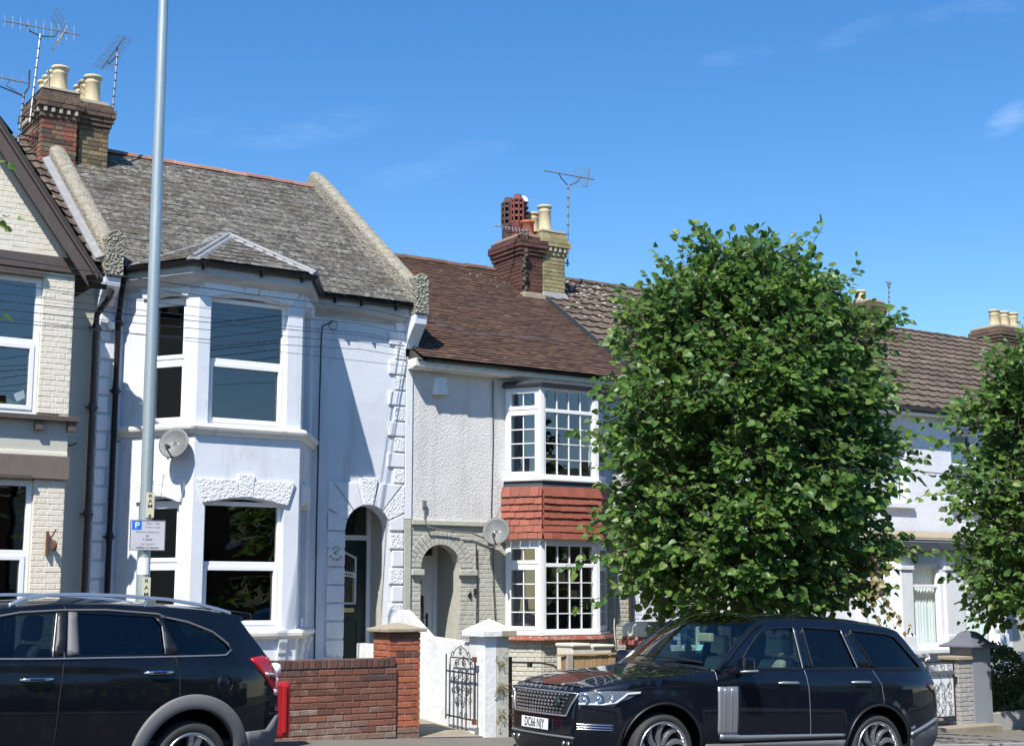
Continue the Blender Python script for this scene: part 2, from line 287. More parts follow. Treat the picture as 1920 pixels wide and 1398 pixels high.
M['glassclear'] = glass('clear_glazing', (.93,.95,.95), 1.7, wob=.005)
M['glassdark'] = glass('plain_dark_glazing', (.26,.31,.31), 2.15, wob=.004)
M['glasslow'] = glass('ground_floor_glazing', (.55,.58,.57), 1.9, wob=.004)
M['cappaint'] = mat('grey_pillar_paint', (.235,.255,.28), .6, layers=[((.17,.18,.20),4,.5,.75,.5)])
M['capshade'] = mat('slate_grey_cap_paint', (.13,.135,.165), .5, bump=[('n',20,.15,.004)])
M['greybrick'] = mat('grey_painted_brick', (.36,.345,.325), .9, rnd=.1, layers=[((.25,.24,.22),6,.5,.72,.5)], bump=[('n',40,.5,.008)])
M['stonecap'] = mat('sandstone_coping', (.34,.285,.205), .92, layers=[((.20,.17,.13),10,.48,.7,.6)], bump=[('n',50,.6,.006)])
M['red'] = mat('red_plastic', (.36,.012,.015), .5, layers=[((.30,.03,.03),5,.5,.75,.6),((.45,.20,.18),18,.64,.76,.4)])

def leafmat(name, c1, c2, c3, tr):
    m = bpy.data.materials.new(name); m.use_nodes = True; t = m.node_tree; N = t.nodes; L = t.links
    b = N['Principled BSDF']; out = N['Material Output']; b.inputs['Roughness'].default_value = .42; b.inputs['Specular IOR Level'].default_value = .45
    oi = N.new('ShaderNodeObjectInfo'); ge = N.new('ShaderNodeNewGeometry')
    ad = N.new('ShaderNodeMath'); ad.operation = 'ADD'; L.new(oi.outputs['Random'], ad.inputs[0]); L.new(ge.outputs['Random Per Island'], ad.inputs[1])
    f = N.new('ShaderNodeMath'); f.operation = 'FRACT'; L.new(ad.outputs[0], f.inputs[0])
    cr = N.new('ShaderNodeValToRGB'); e = cr.color_ramp.elements; e[0].color = (*c1,1); e[1].color = (*c3,1); e[1].position = 1; k = e.new(.6); k.color = (*c2,1)
    L.new(f.outputs[0], cr.inputs[0]); L.new(cr.outputs[0], b.inputs['Base Color'])
    ts = N.new('ShaderNodeBsdfTranslucent'); hv = N.new('ShaderNodeHueSaturation'); hv.inputs['Value'].default_value = 1.5; hv.inputs['Hue'].default_value = .485; L.new(cr.outputs[0], hv.inputs['Color']); L.new(hv.outputs[0], ts.inputs[0])
    ms = N.new('ShaderNodeMixShader'); ms.inputs[0].default_value = tr; L.new(b.outputs[0], ms.inputs[1]); L.new(ts.outputs[0], ms.inputs[2]); L.new(ms.outputs[0], out.inputs[0])
    return m
M['leaf'] = leafmat('lime_leaf', (.045,.108,.022), (.086,.178,.034), (.18,.28,.055), .42)
M['leafdead'] = leafmat('withered_leaf', (.20,.15,.06), (.28,.21,.09), (.17,.17,.05), .25)
M['hedge'] = leafmat('privet_leaf', (.03,.07,.012), (.05,.11,.02), (.13,.20,.03), .25)
# ------------------------------------------------------------------ repeated small pieces
CAM = cam.location.copy()
_cache = {}
def brick_mesh(l, d, h, c, var, m, name='brick'):
    k = (round(l,3), round(d,3), round(h,3), c, var, m.name, name)
    if k not in _cache:
        r = random.Random(hash((round(l*1000), round(h*1000), var)) & 0xffff)
        j = lambda: r.uniform(-.35, .35)*c
        b = MB()
        ring = lambda y, i: [(i+j(), y, i+j()), (l-i+j(), y, i+j()), (l-i+j(), y, h-i+j()), (i+j(), y, h-i+j())]
        vs = ring(j()*.5, c) + ring(c, 0) + [(0,d,0),(l,d,0),(l,d,h),(0,d,h)]
        b.add(vs, [(0,1,2,3)] + [(4+i, 4+(i+1)%4, (i+1)%4, i) for i in range(4)] + [(8+i, 8+(i+1)%4, 4+(i+1)%4, 4+i) for i in range(4)])
        me = b.mesh(name, False); me.materials.append(m); _cache[k] = me
    return _cache[k]
def scatter(name, items, parent, limit=300, local=False, plural=None):
    """items: (mesh, matrix). The nearest become parts of their own, the rest one joined part."""
    items = sorted(items, key=lambda q: (q[1].translation - CAM).length) if len(items) > limit else items
    for me, mw in items[:limit]:
        o = bpy.data.objects.new(name, me); C.objects.link(o); o.matrix_basis = mw; o.parent = parent
        if parent.name in TL and not local: o.matrix_parent_inverse = TL[parent.name]
    rest = items[limit:]
    if rest:
        b = MB(); mts = []
        mi = []
        for me, mw in rest:
            if me.materials[0] not in mts: mts.append(me.materials[0])
            i = mts.index(me.materials[0])
            b.add([mw @ v.co for v in me.vertices], [tuple(p.vertices) for p in me.polygons]); mi += [i]*len(me.polygons)
        me = b.mesh(plural or name, False)
        for x in mts: me.materials.append(x)
        me.polygons.foreach_set('material_index', mi)
        ob(plural or name, me, None, parent, kind='stuff')
def bricks(parent, fr, a0, a1, z0, z1, m, d=0.0, bl=.215, bh=.065, j=.010, bond='s', proud=.012, skip=None, c=.006, zslope=0, off0=0, jit=.003, limit=300, name='brick'):
    """m: material or function (a, z, rnd) -> material"""
    items = []; row = 0; z = z0
    while z < z1 - .02:
        h = min(bh, z1 - z)
        if bond == 's': seq = [bl]; start = -(row % 2)*(bl+j)/2
        elif bond == 'f': seq = [bl, (bl-j)/2]; start = -(row % 2)*(bl+j)*.75
        else: seq = [(bl-j)/2]; start = -(row % 2)*(bl+j)/4
        a = a0 + start + off0; k = 0
        while a < a1 - .015:
            l = seq[k % len(seq)]; x0, x1 = max(a, a0), min(a + l, a1); k += 1; a += l + j
            if x1 - x0 < .02: continue
            res = skip(x0, x1, z, z+h) if skip else False
            if res is True: continue
            if res: x0, x1 = res
            mm = m(x0, z, R.random()) if callable(m) else m
            me = brick_mesh(x1-x0, .05, h, c, R.randrange(3), mm, name)
            mw = fr.mat(x0, d + proud + R.uniform(-jit, jit), z + R.uniform(-jit, jit)*.4 + zslope*(x0-a0))
            items.append((me, mw @ Matrix.Rotation(R.uniform(-.008,.008), 4, 'Y')))
        row += 1; z += bh + j
    scatter(name, items, parent, limit, plural=name+'s')
def poly_iv(poly, s):
    xs = []
    n = len(poly)
    for i in range(n):
        (a0,s0),(a1,s1) = poly[i], poly[(i+1) % n]
        if (s0 <= s) != (s1 <= s): xs.append(a0 + (a1-a0)*(s-s0)/(s1-s0))
    xs.sort(); return list(zip(xs[::2], xs[1::2]))
def tile_mesh(kind, w, Lt, th, m, var=0, name='tile', lf=3.2):
    lf = 1.9 if kind == 'wave' else lf; k = ('t', kind, round(w,3), round(Lt,3), th, m.name, var, name)
    if k not in _cache:
        r = random.Random(var*13+5); b = MB(); lift = th*lf
        if kind == 'flat':
            j = lambda s: r.uniform(-s, s)
            y = [j(.006), j(.006)]
            vs = [(0,y[0],lift),(w,y[1],lift),(w,Lt,0),(0,Lt,0),(0,y[0],lift+th),(w,y[1],lift+th),(w,Lt,th),(0,Lt,th)]
            b.add(vs, [(4,5,6,7),(0,1,5,4),(1,2,6,5),(3,0,4,7),(0,3,2,1)])
        else:
            n = 8; pr = [0,.012,.019,.012,0,-.004,-.004,-.002,0] if kind == 'wave' else [0]*9
            f = []
            for i in range(n+1):
                x = w*i/n; z = pr[i]
                f += [(x,0,lift+z),(x,0,lift+th+z),(x,Lt,th*.2+z)]
            b.add(f, [(3*i,3*i+3,3*i+4,3*i+1) for i in range(n)] + [(3*i+1,3*i+4,3*i+5,3*i+2) for i in range(n)])
        me = b.mesh(name, False); me.materials.append(m); _cache[k] = me
    return _cache[k]
def tiles(name, parent, o, u, s, poly, w, gauge, Lt, th, m, kind='flat', gap=.004, stag=True, jit=.004, rotj=.008, limit=300, plural=None, minw=.03, slip=.012):
    o = V(o); u = V(u).normalized(); s = V(s).normalized(); n = u.cross(s).normalized()
    base = Matrix((u, s, n)).transposed().to_4x4(); items = []
    smin = min(q[1] for q in poly); smax = max(q[1] for q in poly); r = 0; y = smin
    while y < smax - .02:
        for a0, a1 in poly_iv(poly, min(y + gauge*.5, smax - 1e-3)):
            a = math.floor(a0/w)*w - (w/2 if (stag and r % 2) else 0)
            while a < a1:
                x0, x1 = max(a, a0), min(a+w-gap, a1)
                if x1 - x0 > minw:
                    ln = min(Lt, smax - y + .02)
                    if x1 - x0 > w*.9: ww = w-gap; x0 = a
                    else: ww = round(x1-x0, 2)
                    mm = m(x0, y, R.random()) if callable(m) else m
                    me = tile_mesh(kind, ww, ln, th, mm, R.randrange(3), name)
                    items.append((me, Matrix.Translation(o + u*x0 + s*(y + R.uniform(-jit,jit)) + n*R.uniform(0,jit)) @ base @ Matrix.Rotation(R.uniform(-rotj,rotj)*(4 if R.random() < slip else 1), 4, 'Z')))
                a += w
        y += gauge; r += 1
    scatter(name, items, parent, limit, plural=plural or name+'s')
def win(house, fr, a0, a1, z0, z1, d, zs=(), as_=(), fw=.055, mw=.06, dep=.07, sash=(), bars=None, g=None, bw=.016, fm=None, name='window', label=None):
    """framed window: cells split at zs (transoms) and as_ (mullions); bars: {cell: (nx, nz)}"""
    g = g or M['glass']; fm = fm or M['upvc']
    ae = [a0] + list(as_) + [a1]; ze = [z0] + list(zs) + [z1]; cells = []
    for i in range(len(ae)-1):
        for k in range(len(ze)-1):
            cells.append((i, k, ae[i] + (fw if i == 0 else mw/2), ae[i+1] - (fw if i == len(ae)-2 else mw/2), ze[k] + (fw if k == 0 else mw/2), ze[k+1] - (fw if k == len(ze)-2 else mw/2)))
    b = MB(); b.panel([(a0,z0),(a1,z0),(a1,z1),(a0,z1)], [[(c[2],c[4]),(c[3],c[4]),(c[3],c[5]),(c[2],c[5])] for c in cells], fr, d-dep, d)
    wo_ = ob(name, b, fm, house, bevel=.006, label=label)
    for (i, k, x0, x1, y0, y1) in cells:
        if (i, k) in sash:
            s = .045; b = MB(); b.panel([(x0-.012,y0-.012),(x1+.012,y0-.012),(x1+.012,y1+.012),(x0-.012,y1+.012)], [[(x0+s,y0+s),(x1-s,y0+s),(x1-s,y1-s),(x0+s,y1-s)]], fr, d-.03, d+.014)
            ob('sash', b, fm, wo_, bevel=.005); x0 += s; x1 -= s; y0 += s; y1 -= s
        nx, nz_ = (bars or {}).get((i, k), (1, 1)); pw = (x1-x0)/nx; ph = (y1-y0)/nz_
        for ix in range(nx):
            for iz in range(nz_):
                b = MB(); tw = R.uniform(-.0012, .0012); tz = R.uniform(-.0012, .0012)
                c_ = [(x0+ix*pw, y0+iz*ph, tw+tz), (x0+(ix+1)*pw, y0+iz*ph, -tw+tz), (x0+(ix+1)*pw, y0+(iz+1)*ph, -tw-tz), (x0+ix*pw, y0+(iz+1)*ph, tw-tz)]
                b.add([fr.p(p, d-.035+t, q) for p, q, t in c_], [(0,1,2,3)])
                ob('pane', b, g, wo_, recalc=False)
        for ix in range(1, nx):
            b = MB(); b.fbox(fr, x0+ix*pw-bw/2, x0+ix*pw+bw/2, d-.03, d-.012, y0, y1); ob('glazing_bar', b, fm, wo_)
        for iz in range(1, nz_):
            b = MB(); b.fbox(fr, x0, x1, d-.0305, d-.0125, y0+iz*ph-bw/2, y0+iz*ph+bw/2); ob('glazing_bar', b, fm, wo_)
    return wo_
def arc(cx, cz, r, t0, t1, n): return [(cx + r*cos(t0+(t1-t0)*i/n), cz + r*sin(t0+(t1-t0)*i/n)) for i in range(n+1)]
def moulding(b, path, prof):
    """sweep a profile [(out, z)] along plan path [(x, y)] mitred; outwards = right-hand side of travel"""
    P = [V((x,y,0)) for x, y in path]; n = len(P); m = len(prof); vs = []
    for i, p in enumerate(P):
        d0 = (P[i]-P[i-1]).normalized() if i else (P[1]-P[0]).normalized()
        d1 = (P[i+1]-P[i]).normalized() if i < n-1 else d0
        n0 = V((d0.y,-d0.x,0)); n1 = V((d1.y,-d1.x,0)); mi = (n0+n1).normalized(); k = 1/max(.35, mi.dot(n0))
        vs += [p + mi*(o*k) + V((0,0,z)) for o, z in prof]
    fs = [(i*m+k, i*m+(k+1)%m, (i+1)*m+(k+1)%m, (i+1)*m+k) for i in range(n-1) for k in range(m)]
    b.add(vs, fs + [tuple(range(m)), tuple(reversed(range((n-1)*m, n*m)))])
    return b
GUT = [(0,0),(.012,-.045),(.05,-.068),(.09,-.045),(.10,0),(.088,0),(.08,-.04),(.05,-.058),(.02,-.04),(.01,0)]
def gutter(b, path, z, out=0): return moulding(b, path, [(o+out, z+q) for o, q in GUT])
def text(name, s, size, mat_, parent, mw, thick=.001, local=False, align='CENTER', sx=1):
    cu = bpy.data.curves.new('t', 'FONT'); cu.body = s; cu.size = size; cu.extrude = thick; cu.align_x = align; cu.align_y = 'CENTER'; cu.offset = size*.012
    t = bpy.data.objects.new('t', cu); C.objects.link(t)
    dg = bpy.context.evaluated_depsgraph_get(); me = bpy.data.meshes.new_from_object(t.evaluated_get(dg)); bpy.data.objects.remove(t)
    me.materials.clear()
    return ob(name, me, mat_, parent, local=local, mw=mw @ Matrix.Scale(sx, 4, (1,0,0)), recalc=False)
def upright(fr, a, d, z, rot=0):   # text plane: x along u, y up, z outward
    m = Matrix((fr.u, V((0,0,1)), fr.n)).transposed().to_4x4()
    return Matrix.Translation(fr.p(a, d, z)) @ m @ Matrix.Rotation(rot, 4, 'Z')
def roof_s(y0, z0, y1, z1): v = V((0, y1-y0, z1-z0)); return v.normalized(), v.length
FA = Fr((0,19.5,0),(1,0,0),(0,-1,0))
def zg(x): return .07 - .04*(max(-30, min(60, x)) - 8.8)

# ------------------------------------------------------------------ ground, road, pavement
b = MB(); n = 14; xs = [-300,-60,-30,0,15,30,45,60,120,400]
def sheet(xs, y0, y1, dz, dz1=None):
    b = MB(); dz1 = dz if dz1 is None else dz1
    for i in range(len(xs)-1):
        b.add([(xs[i],y0,zg(xs[i])+dz),(xs[i+1],y0,zg(xs[i+1])+dz),(xs[i+1],y1,zg(xs[i+1])+dz1),(xs[i],y1,zg(xs[i])+dz1)], [(0,1,2,3)])
    return b
struct('ground', sheet([-500,-30,0,30,60,600], -400, 600, -.35), M['earth'])
struct('road', sheet([-120,-30,0,15,30,60,200], 3.0, 14.25, -.2), M['road'])
struct('pavement', sheet([-120,-30,0,15,30,60,200], 14.4, 15.95, -.06, 0), M['pave'])
struct('pavement', sheet([-120,-30,0,15,30,60,200], -2.0, 2.86, 0, -.06), M['pave'])
k = thing('kerb', 'long grey concrete kerb along the pavement before the houses', 'kerb', (8, 14.3, 0))
k2 = thing('kerb', 'grey concrete kerb on the side of the road the photographer stands on', 'kerb', (8, 2.9, 0))
for par, yy in ((k, 14.25), (k2, 2.86)):
    it = []
    for i in range(-6, 36):
        x = i*.915; me = _cache.setdefault('kerb', None)
        if me is None:
            bb = MB(); bb.box(0, .905, 0, .15, -.2, 0); me = bb.mesh('kerbstone'); me.materials.append(M['kerb']); _cache['kerb'] = me
        it.append((me, Matrix.Translation((x, yy, zg(x) - .06 + R.uniform(-.004,.004))) @ Matrix.Rotation(.04, 4, 'Y')))
    scatter('kerbstone', it, par)
# garden ground behind the front walls
b = MB()
for x0, x1 in ((-20,5),(5,9.17),(10.3,15.3),(15.3,20.3),(20.3,32),(32,60)):
    b.add([(x0,15.95,zg(x0)+.02),(x1,15.95,zg(x1)+.02),(x1,17.6,zg(x1)+.3),(x0,17.6,zg(x0)+.3)], [(0,1,2,3)])
    b.add([(x0,17.6,zg(x0)+.3),(x1,17.6,zg(x1)+.3),(x1,19.8,zg(x1)+.45),(x0,19.8,zg(x0)+.45)], [(0,1,2,3)])
struct('front_gardens', b, M['soil'])
b = MB()
b.add([(9.14,15.93,.064),(10.11,15.93,.027),(10.11,17.8,.16),(9.14,17.8,.2)], [(0,1,2,3)])
struct('garden_path', b, M['pathc'])
t = thing('garden_steps', 'pale concrete steps climbing the path to the dark green door', 'steps', (9.6, 18.2, .15))
for i in range(4):
    b = MB(); b.box(9.15, 10.02, 17.8+i*.3, 19.5, .1, .33+i*.165); ob('step', b, M['pathc'], t, bevel=.01)
# ------------------------------------------------------------------ shared house pieces
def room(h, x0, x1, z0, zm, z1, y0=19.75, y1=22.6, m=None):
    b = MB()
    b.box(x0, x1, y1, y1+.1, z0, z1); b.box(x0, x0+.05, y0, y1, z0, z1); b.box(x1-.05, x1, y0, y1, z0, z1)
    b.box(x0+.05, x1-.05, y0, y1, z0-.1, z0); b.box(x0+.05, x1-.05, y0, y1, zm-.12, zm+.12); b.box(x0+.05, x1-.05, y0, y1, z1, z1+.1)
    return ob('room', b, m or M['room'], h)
def roof_base(h, x0, x1, ye, ze, yr, zr, m, name='roof'):
    s, L = roof_s(ye, ze, yr, zr); b = MB(); k = (zr-ze)/(yr-ye)
    b.prism([(x0,ye,ze-.02),(x0,yr,zr-.02),(x0,2*yr-ye,ze-.02)], (x1-x0,0,0))
    return ob(name, b, m, h), s, L
def back_walls(h, x0, x1, ze):
    b = MB(); b.box(x0, x1, 26.6, 26.8, -1.5, ze); b.box(x0, x0+.1, 19.9, 26.6, -1.5, ze); b.box(x1-.1, x1, 19.9, 26.6, -1.5, ze)
    ob('wall', b, M['cream_flat'], h)
def ridge(h, x0, x1, yr, zr, m, l=.45, r=.12, par=None):
    it = []
    key = ('ridge', m.name, l)
    if key not in _cache:
        b = MB(); n = 6; vs = []
        for x, rr in ((0, r), (.05, r+.012), (.051, r), (l-.008, r)):
            for k in range(n+1):
                th = pi*k/n; vs.append((x, cos(th)*rr, sin(th)*rr*.72 - .02))
        fs = [(i*(n+1)+k, i*(n+1)+k+1, (i+1)*(n+1)+k+1, (i+1)*(n+1)+k) for i in range(3) for k in range(n)]
        b.add(vs, fs); b.add(vs[:n+1], [tuple(range(n+1))]); me = b.mesh('ridge_tile'); me.materials.append(m); _cache[key] = me
    x = x0
    while x < x1 - .1:
        it.append((_cache[key], Matrix.Translation((x, yr, zr + R.uniform(-.008,.008))) @ Matrix.Rotation(R.uniform(-.01,.01), 4, 'Y'))); x += l
    scatter('ridge_tile', it, par or h)
def chimney(h, x0, x1, y0, y1, zb, zt, m, mcap, mort, style, dent=True):
    """stack with brick parts on its front (-Y) and left (-X) faces; returns the stack"""
    zc = zt - .52
    b = MB(); b.box(x0+.006, x1-.006, y0+.006, y1-.006, zb, zc+.01); b.box(x0+.006, x1-.006, y0+.006, y1-.006, zc+.01, zt-.012)
    ch = ob('chimney', b, mort, h)
    f1 = Fr((0, y0, 0), (1,0,0), (0,-1,0)); f2 = Fr((x0, 0, 0), (0,-1,0), (-1,0,0)); f3 = Fr((x1,0,0),(0,1,0),(1,0,0))
    bricks(ch, f1, x0, x1, zb+.05, zc, m, bond='f', d=0, limit=130)
    bricks(ch, f2, -y1, -y0-.012, zb+.05, zc, m, bond='f', d=0, limit=130)
    bricks(ch, f3, y0+.012, y1, zb+.05, zc, m, bond='f', d=0, limit=60)
    z = zc
    if dent:
        prof = [(.03, .075, 's'), (.05, .085, 'dent'), (.085, .075, 's'), (.085,.075,'s'), (.05,.075,'s'), (.02,.075,'s')]
    else:
        prof = [(.02,.075,'s'), (.045,.075,'s'), (.07,.075,'s'), (.095,.075,'s'), (.095,.075,'s'), (.05,.075,'s')]
    for out, hh, k in prof:
        b = MB(); o2 = out - .014; b.box(x0-o2, x1+o2, y0-o2, y1+o2, z, z+hh-.004); ob('chimney_course', b, mcap, ch)
        if k == 's':
            bricks(ch, f1, x0-out, x1+out, z, z+hh-.008, mcap, d=out-.012, bond='s', off0=R.uniform(-.1,0), limit=60)
            bricks(ch, f2, -y1-out, -y0+out-.012, z, z+hh-.008, mcap, d=out-.012, bond='s', off0=R.uniform(-.1,0), limit=60)
        else:
            n = int((x1-x0)/.115)
            it = []
            me = brick_mesh(.055, .06, hh-.006, .006, 0, M['palemortar'] if style == 'pale' else mcap)
            for i in range(n+1): it.append((me, f1.mat(x0+.01+i*(x1-x0-.075)/n, out+.02, z)))
            n2 = int((y1-y0)/.115)
            for i in range(n2+1): it.append((me, f2.mat(-y1+.01+i*(y1-y0-.075)/n2, out+.02, z)))
            scatter('brick', it, ch)
        z += hh
    b = MB()
    b.hexa([(x0-.03,y0-.03,z),(x1+.03,y0-.03,z),(x1+.03,y1+.03,z),(x0-.03,y1+.03,z)], [(x0+.1,y0+.1,z+.03),(x1-.1,y0+.1,z+.03),(x1-.1,y1-.1,z+.03),(x0+.1,y1-.1,z+.03)])
    ob('mortar_flaunching', b, M['mortar'], ch)
    return ch, z + .06
def pot(ch, x, y, z, h, r, m, kind='plain'):
    if kind == 'plain':
        pr = [(r*1.08,0),(r*1.08,.04),(r*1.0,.06),(r*.93,h-.13),(r*.99,h-.12),(r*.99,h-.10),(r*.94,h-.09),(r*.96,h-.05),(r*1.16,h-.035),(r*1.16,h),(r*.85,h),(r*.8,h-.15),(0.001,h-.15)]
    elif kind == 'short':
        pr = [(r,0),(r*.98,h-.05),(r*1.12,h-.04),(r*1.12,h),(r*.9,h),(r*.85,h-.1),(.001,h-.1)]
    else:
        pr = [(r*1.02,0),(r*1.02,h*.3),(r*1.08,h*.32),(r*1.08,h*.34),(r*.95,h*.36)]
    b = MB(); b.lathe(pr, (x,y,z), n=20, close=False)
    p = ob('chimney_pot', b, m, ch, recalc=2)
    if kind == 'louvre':         # tall square-ish louvred pot
        b = MB(); rr = r*1.0
        n = 8; z0 = z + h*.36
        for k in range(4):
            za = z0 + k*h*.135
            b.lathe([(rr*1.12, za), (rr*1.02, za+h*.055), (rr*.55, za+h*.055), (rr*.55, za)], (x,y,0), n=8, smooth=False, close=False)
        for k in range(8):
            th = 2*pi*k/8 + pi/8
            b.tube([(x+cos(th)*rr*1.03, y+sin(th)*rr*1.03, z0), (x+cos(th)*rr*1.0, y+sin(th)*rr*1.0, z0+h*.52)], .022, 4)
        b.lathe([(rr*1.0, z0+h*.5), (rr*1.03, z0+h*.53), (rr*.62, z0+h*.62), (rr*.62, h+z), (rr*.45, h+z), (.001,h+z-.05)], (x,y,0), n=8, smooth=False, close=False)
        ob('chimney_pot_louvre', b, m, ch)
        b = MB(); b.lathe([(rr*.5, z0), (rr*.5, z0+h*.52)], (x,y,0), n=8); ob('chimney_pot_core', b, M['soot'], ch)
    if kind == 'cowl':
        b = MB(); z0 = z + h*.36
        b.lathe([(r*.93, z0),(r*.93, z0+h*.2)], (x,y,0), n=18, close=False)
        for k in range(3): b.lathe([(r*1.1, z0+h*(.2+.12*k)),(r*1.12, z0+h*(.24+.12*k)),(r*.9, z0+h*(.25+.12*k)),(r*.9, z0+h*(.2+.12*k))], (x,y,0), n=18, close=False)
        ob('chimney_pot_cowl', b, M['potblack'], ch)
        b = MB(); b.lathe([(r*1.12, z0+h*.58),(r*1.05, z0+h*.66),(r*.6, z0+h*.72),(.001,z0+h*.73)], (x,y,0), n=18, close=False); ob('chimney_pot_cap', b, M['boxwhite'], ch)
        b = MB(); b.lathe([(r*.8, z0),(r*.8, z0+h*.58)], (x,y,0), n=12); ob('chimney_pot_core', b, M['soot'], ch)
    return p
def downpipe(h, pts, r, m, clips=(), fr=None):
    b = MB(); b.tube(pts, r, 10)
    p = pts[-1]; q = pts[-2]
    for z in clips:
        t_ = (z - p[2])/(q[2]-p[2]); c = V(p).lerp(V(q), t_); b.lathe([(r*1.35,-.05),(r*1.35,.03),(r*1.05,.05)], c, n=10)
        b.box(c.x-r*2.1, c.x+r*2.1, c.y+.01, c.y+r*1.6, z-.02, z+.0)
    return ob('downpipe', b, m, h)
def sidepiece(P0, P1, P2): return [P0, P1, P2]

# ------------------------------------------------------------------ pale blue house with the tall bay (door 47)
h = thing('terraced_house', 'pale blue rendered house with a tall stone bay, slate roof and dark green door', 'house', (8.5, 19.5, .4))
# bay plan
BL, FL, FRt, BR_ = (6.40,19.5), (7.09,18.45), (8.64,18.45), (9.33,19.5)
ax, az, ar = 10.275, 2.775, .378
arch_hole = [(ax-ar, .84)] + [(ax-ar, az)] + arc(ax, az, ar, pi, 0, 16)[1:-1] + [(ax+ar, az), (ax+ar, .84)]
b = MB(); b.panel([(6.05,-.2),(10.90,-.2),(10.90,6.26),(6.05,6.26)], [arch_hole, [(6.7,.6),(9.05,.6),(9.05,5.9),(6.7,5.9)]], FA, -.22, 0)
ob('wall', b, M['white47'], h)
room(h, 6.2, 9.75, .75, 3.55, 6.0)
back_walls(h, 6.06, 10.89, 6.2)
FR = [frame2(BL, FL), frame2(FL, FRt), frame2(FRt, BR_)]
UZ0, UZ1, LZ0, LZ1 = 4.10, 5.84, 1.36, 3.02
for i, (fr, L) in enumerate(FR):
    if i == 1: ua0, ua1 = .17, 1.33
    else: ua0, ua1 = (.38, 1.04) if i == 0 else (.2, .88)
    hd = [(ua1, LZ1)] + [(ua1 + (ua0-ua1)*k/8, LZ1 + .085*sin(pi*k/8)) for k in range(1,8)] + [(ua0, LZ1)]
    hu = [(ua1, UZ1)] + [(ua1 + (ua0-ua1)*k/8, UZ1 + .06*sin(pi*k/8)) for k in range(1,8)] + [(ua0, UZ1)]
    b = MB(); b.panel([(0,.2),(L,.2),(L,6.24),(0,6.24)], [[(ua0,UZ0),(ua1,UZ0)] + hu, [(ua0,LZ0),(ua1,LZ0)] + hd], fr, -.2, 0)
    ob('bay_wall', b, M['white47'], h)
    win(h, fr, ua0-.01, ua1+.01, UZ0-.0, UZ1+.03, -.10, zs=(4.99,), dep=.08, fw=.06, mw=.075, sash={(0,0),(0,1)} if i != 1 else {(0,0)}, g=M['glassdark'])
    win(h, fr, ua0-.01, ua1+.01, LZ0-.0, LZ1+.05, -.10, zs=(2.22,), dep=.08, fw=.06, mw=.075, sash={(0,0),(0,1)} if i != 1 else {(0,0)}, g=M['glasslow'])
    # rough carved lintel blocks
    for zb_, ht in ((LZ1, .30), (UZ1, .22)):
        m0, m1 = ua0-.04, ua1+.04; w = m1-m0; kc = (m0+m1)/2; kw = .075 if i != 1 else .125
        arcz = lambda a: zb_ + .02 + .085*sin(pi*max(0,min(1,(a-ua0)/(ua1-ua0))))
        top = ht + zb_ + .06; flare = .10 if i == 1 else .06
        up_ = zb_ == UZ1
        if up_: top = zb_ + .235
        def blk(a0, a1, t0, t1, tz, name='lintel_block'):
            k_ = 5; poly = [(a0+(a1-a0)*q/k_, arcz(a0+(a1-a0)*q/k_)) for q in range(k_+1)] + [(t1, tz), (t0, tz)]
            bb = MB(); bb.panel(poly, [], fr, -.01, .038); ob(name, bb, M['verm'], h, bevel=.008)
        blk(m0, kc-kw*.8, m0-flare, kc-kw-.01, top-.03)
        blk(kc-kw*.75, kc+kw*.75, kc-kw, kc+kw, top+(.05 if not up_ else -.03), 'keystone')
        blk(kc+kw*.8, m1, kc+kw+.01, m1+flare, top-.03)
# bay sills and eaves moulding
path = [BL, FL, FRt, BR_]
b = MB(); moulding(b, path, [(-.12,3.95),(.03,3.95),(.045,3.97),(.05,4.0),(.09,4.02),(.10,4.05),(.09,4.085),(.03,4.105),(-.12,4.115)]); ob('sill', b, M['sillpaint'], h)
b = MB(); moulding(b, path, [(-.12,1.21),(.03,1.21),(.05,1.24),(.095,1.26),(.10,1.30),(.085,1.325),(.03,1.345),(-.12,1.36)]); ob('sill', b, M['sillpaint'], h)
for i, a in ((1,.35),(1,1.33),(2,.35),(2,1.0),(0,.3),(0,.95)):
    fr, L = FR[i]; b = MB()
    prof = [(0,1.21),(.09,1.21),(.095,1.17),(.07,1.14),(.05,1.10),(.045,1.06),(.05,1.03),(.03,1.0),(0,.99)]
    vs = [fr.p(a-.055, d, z) for d, z in prof]; b.prism(vs, fr.u*.11); b.fbox(fr, a-.07, a+.07, .0, .02, .90, .99)
    ob('bracket', b, M['trim47'], h, bevel=.006)
# eaves: soffit moulding, fascia, gutter following the bay
epath = [(6.05,19.5), (6.42,19.5), (7.03,18.47), (8.57,18.47), (9.19,19.5), (10.90,19.5)]
b = MB(); moulding(b, epath, [(-.1,5.98),(.015,5.98),(.03,6.02),(.10,6.06),(.17,6.10),(.19,6.12),(.19,6.30),(-.1,6.30)]); ob('fascia', b, M['greyfascia'], h)
b = MB(); gutter(b, epath, 6.285, .19); ob('gutter', b, M['blackplastic'], h)
b = MB()
for (x, y) in [(6.2,19.31),(7.05,18.28),(7.9,18.28),(8.52,18.28),(9.55,19.31),(10.0,19.31),(10.6,19.31)]:
    b.box(x-.012, x+.012, y-.10, y, 6.17, 6.29)
ob('gutter_bracket', b, M['blackplastic'], h, kind='stuff')
rf, s_, L_ = roof_base(h, 6.2, 10.88, 19.22, 6.27, 23.0, 9.06, M['dark'])
tiles('slate', rf, (0,19.20,6.285), (1,0,0), s_, [(6.22,0),(10.87,0),(10.87,L_+.03),(6.22,L_+.03)], .255, .205, .46, .0055, M['slate'], minw=.04, gap=.009, rotj=.012, slip=.03)
ridge(h, 6.45, 10.85, 23.0, 9.07, M['ridgetile'], par=rf)
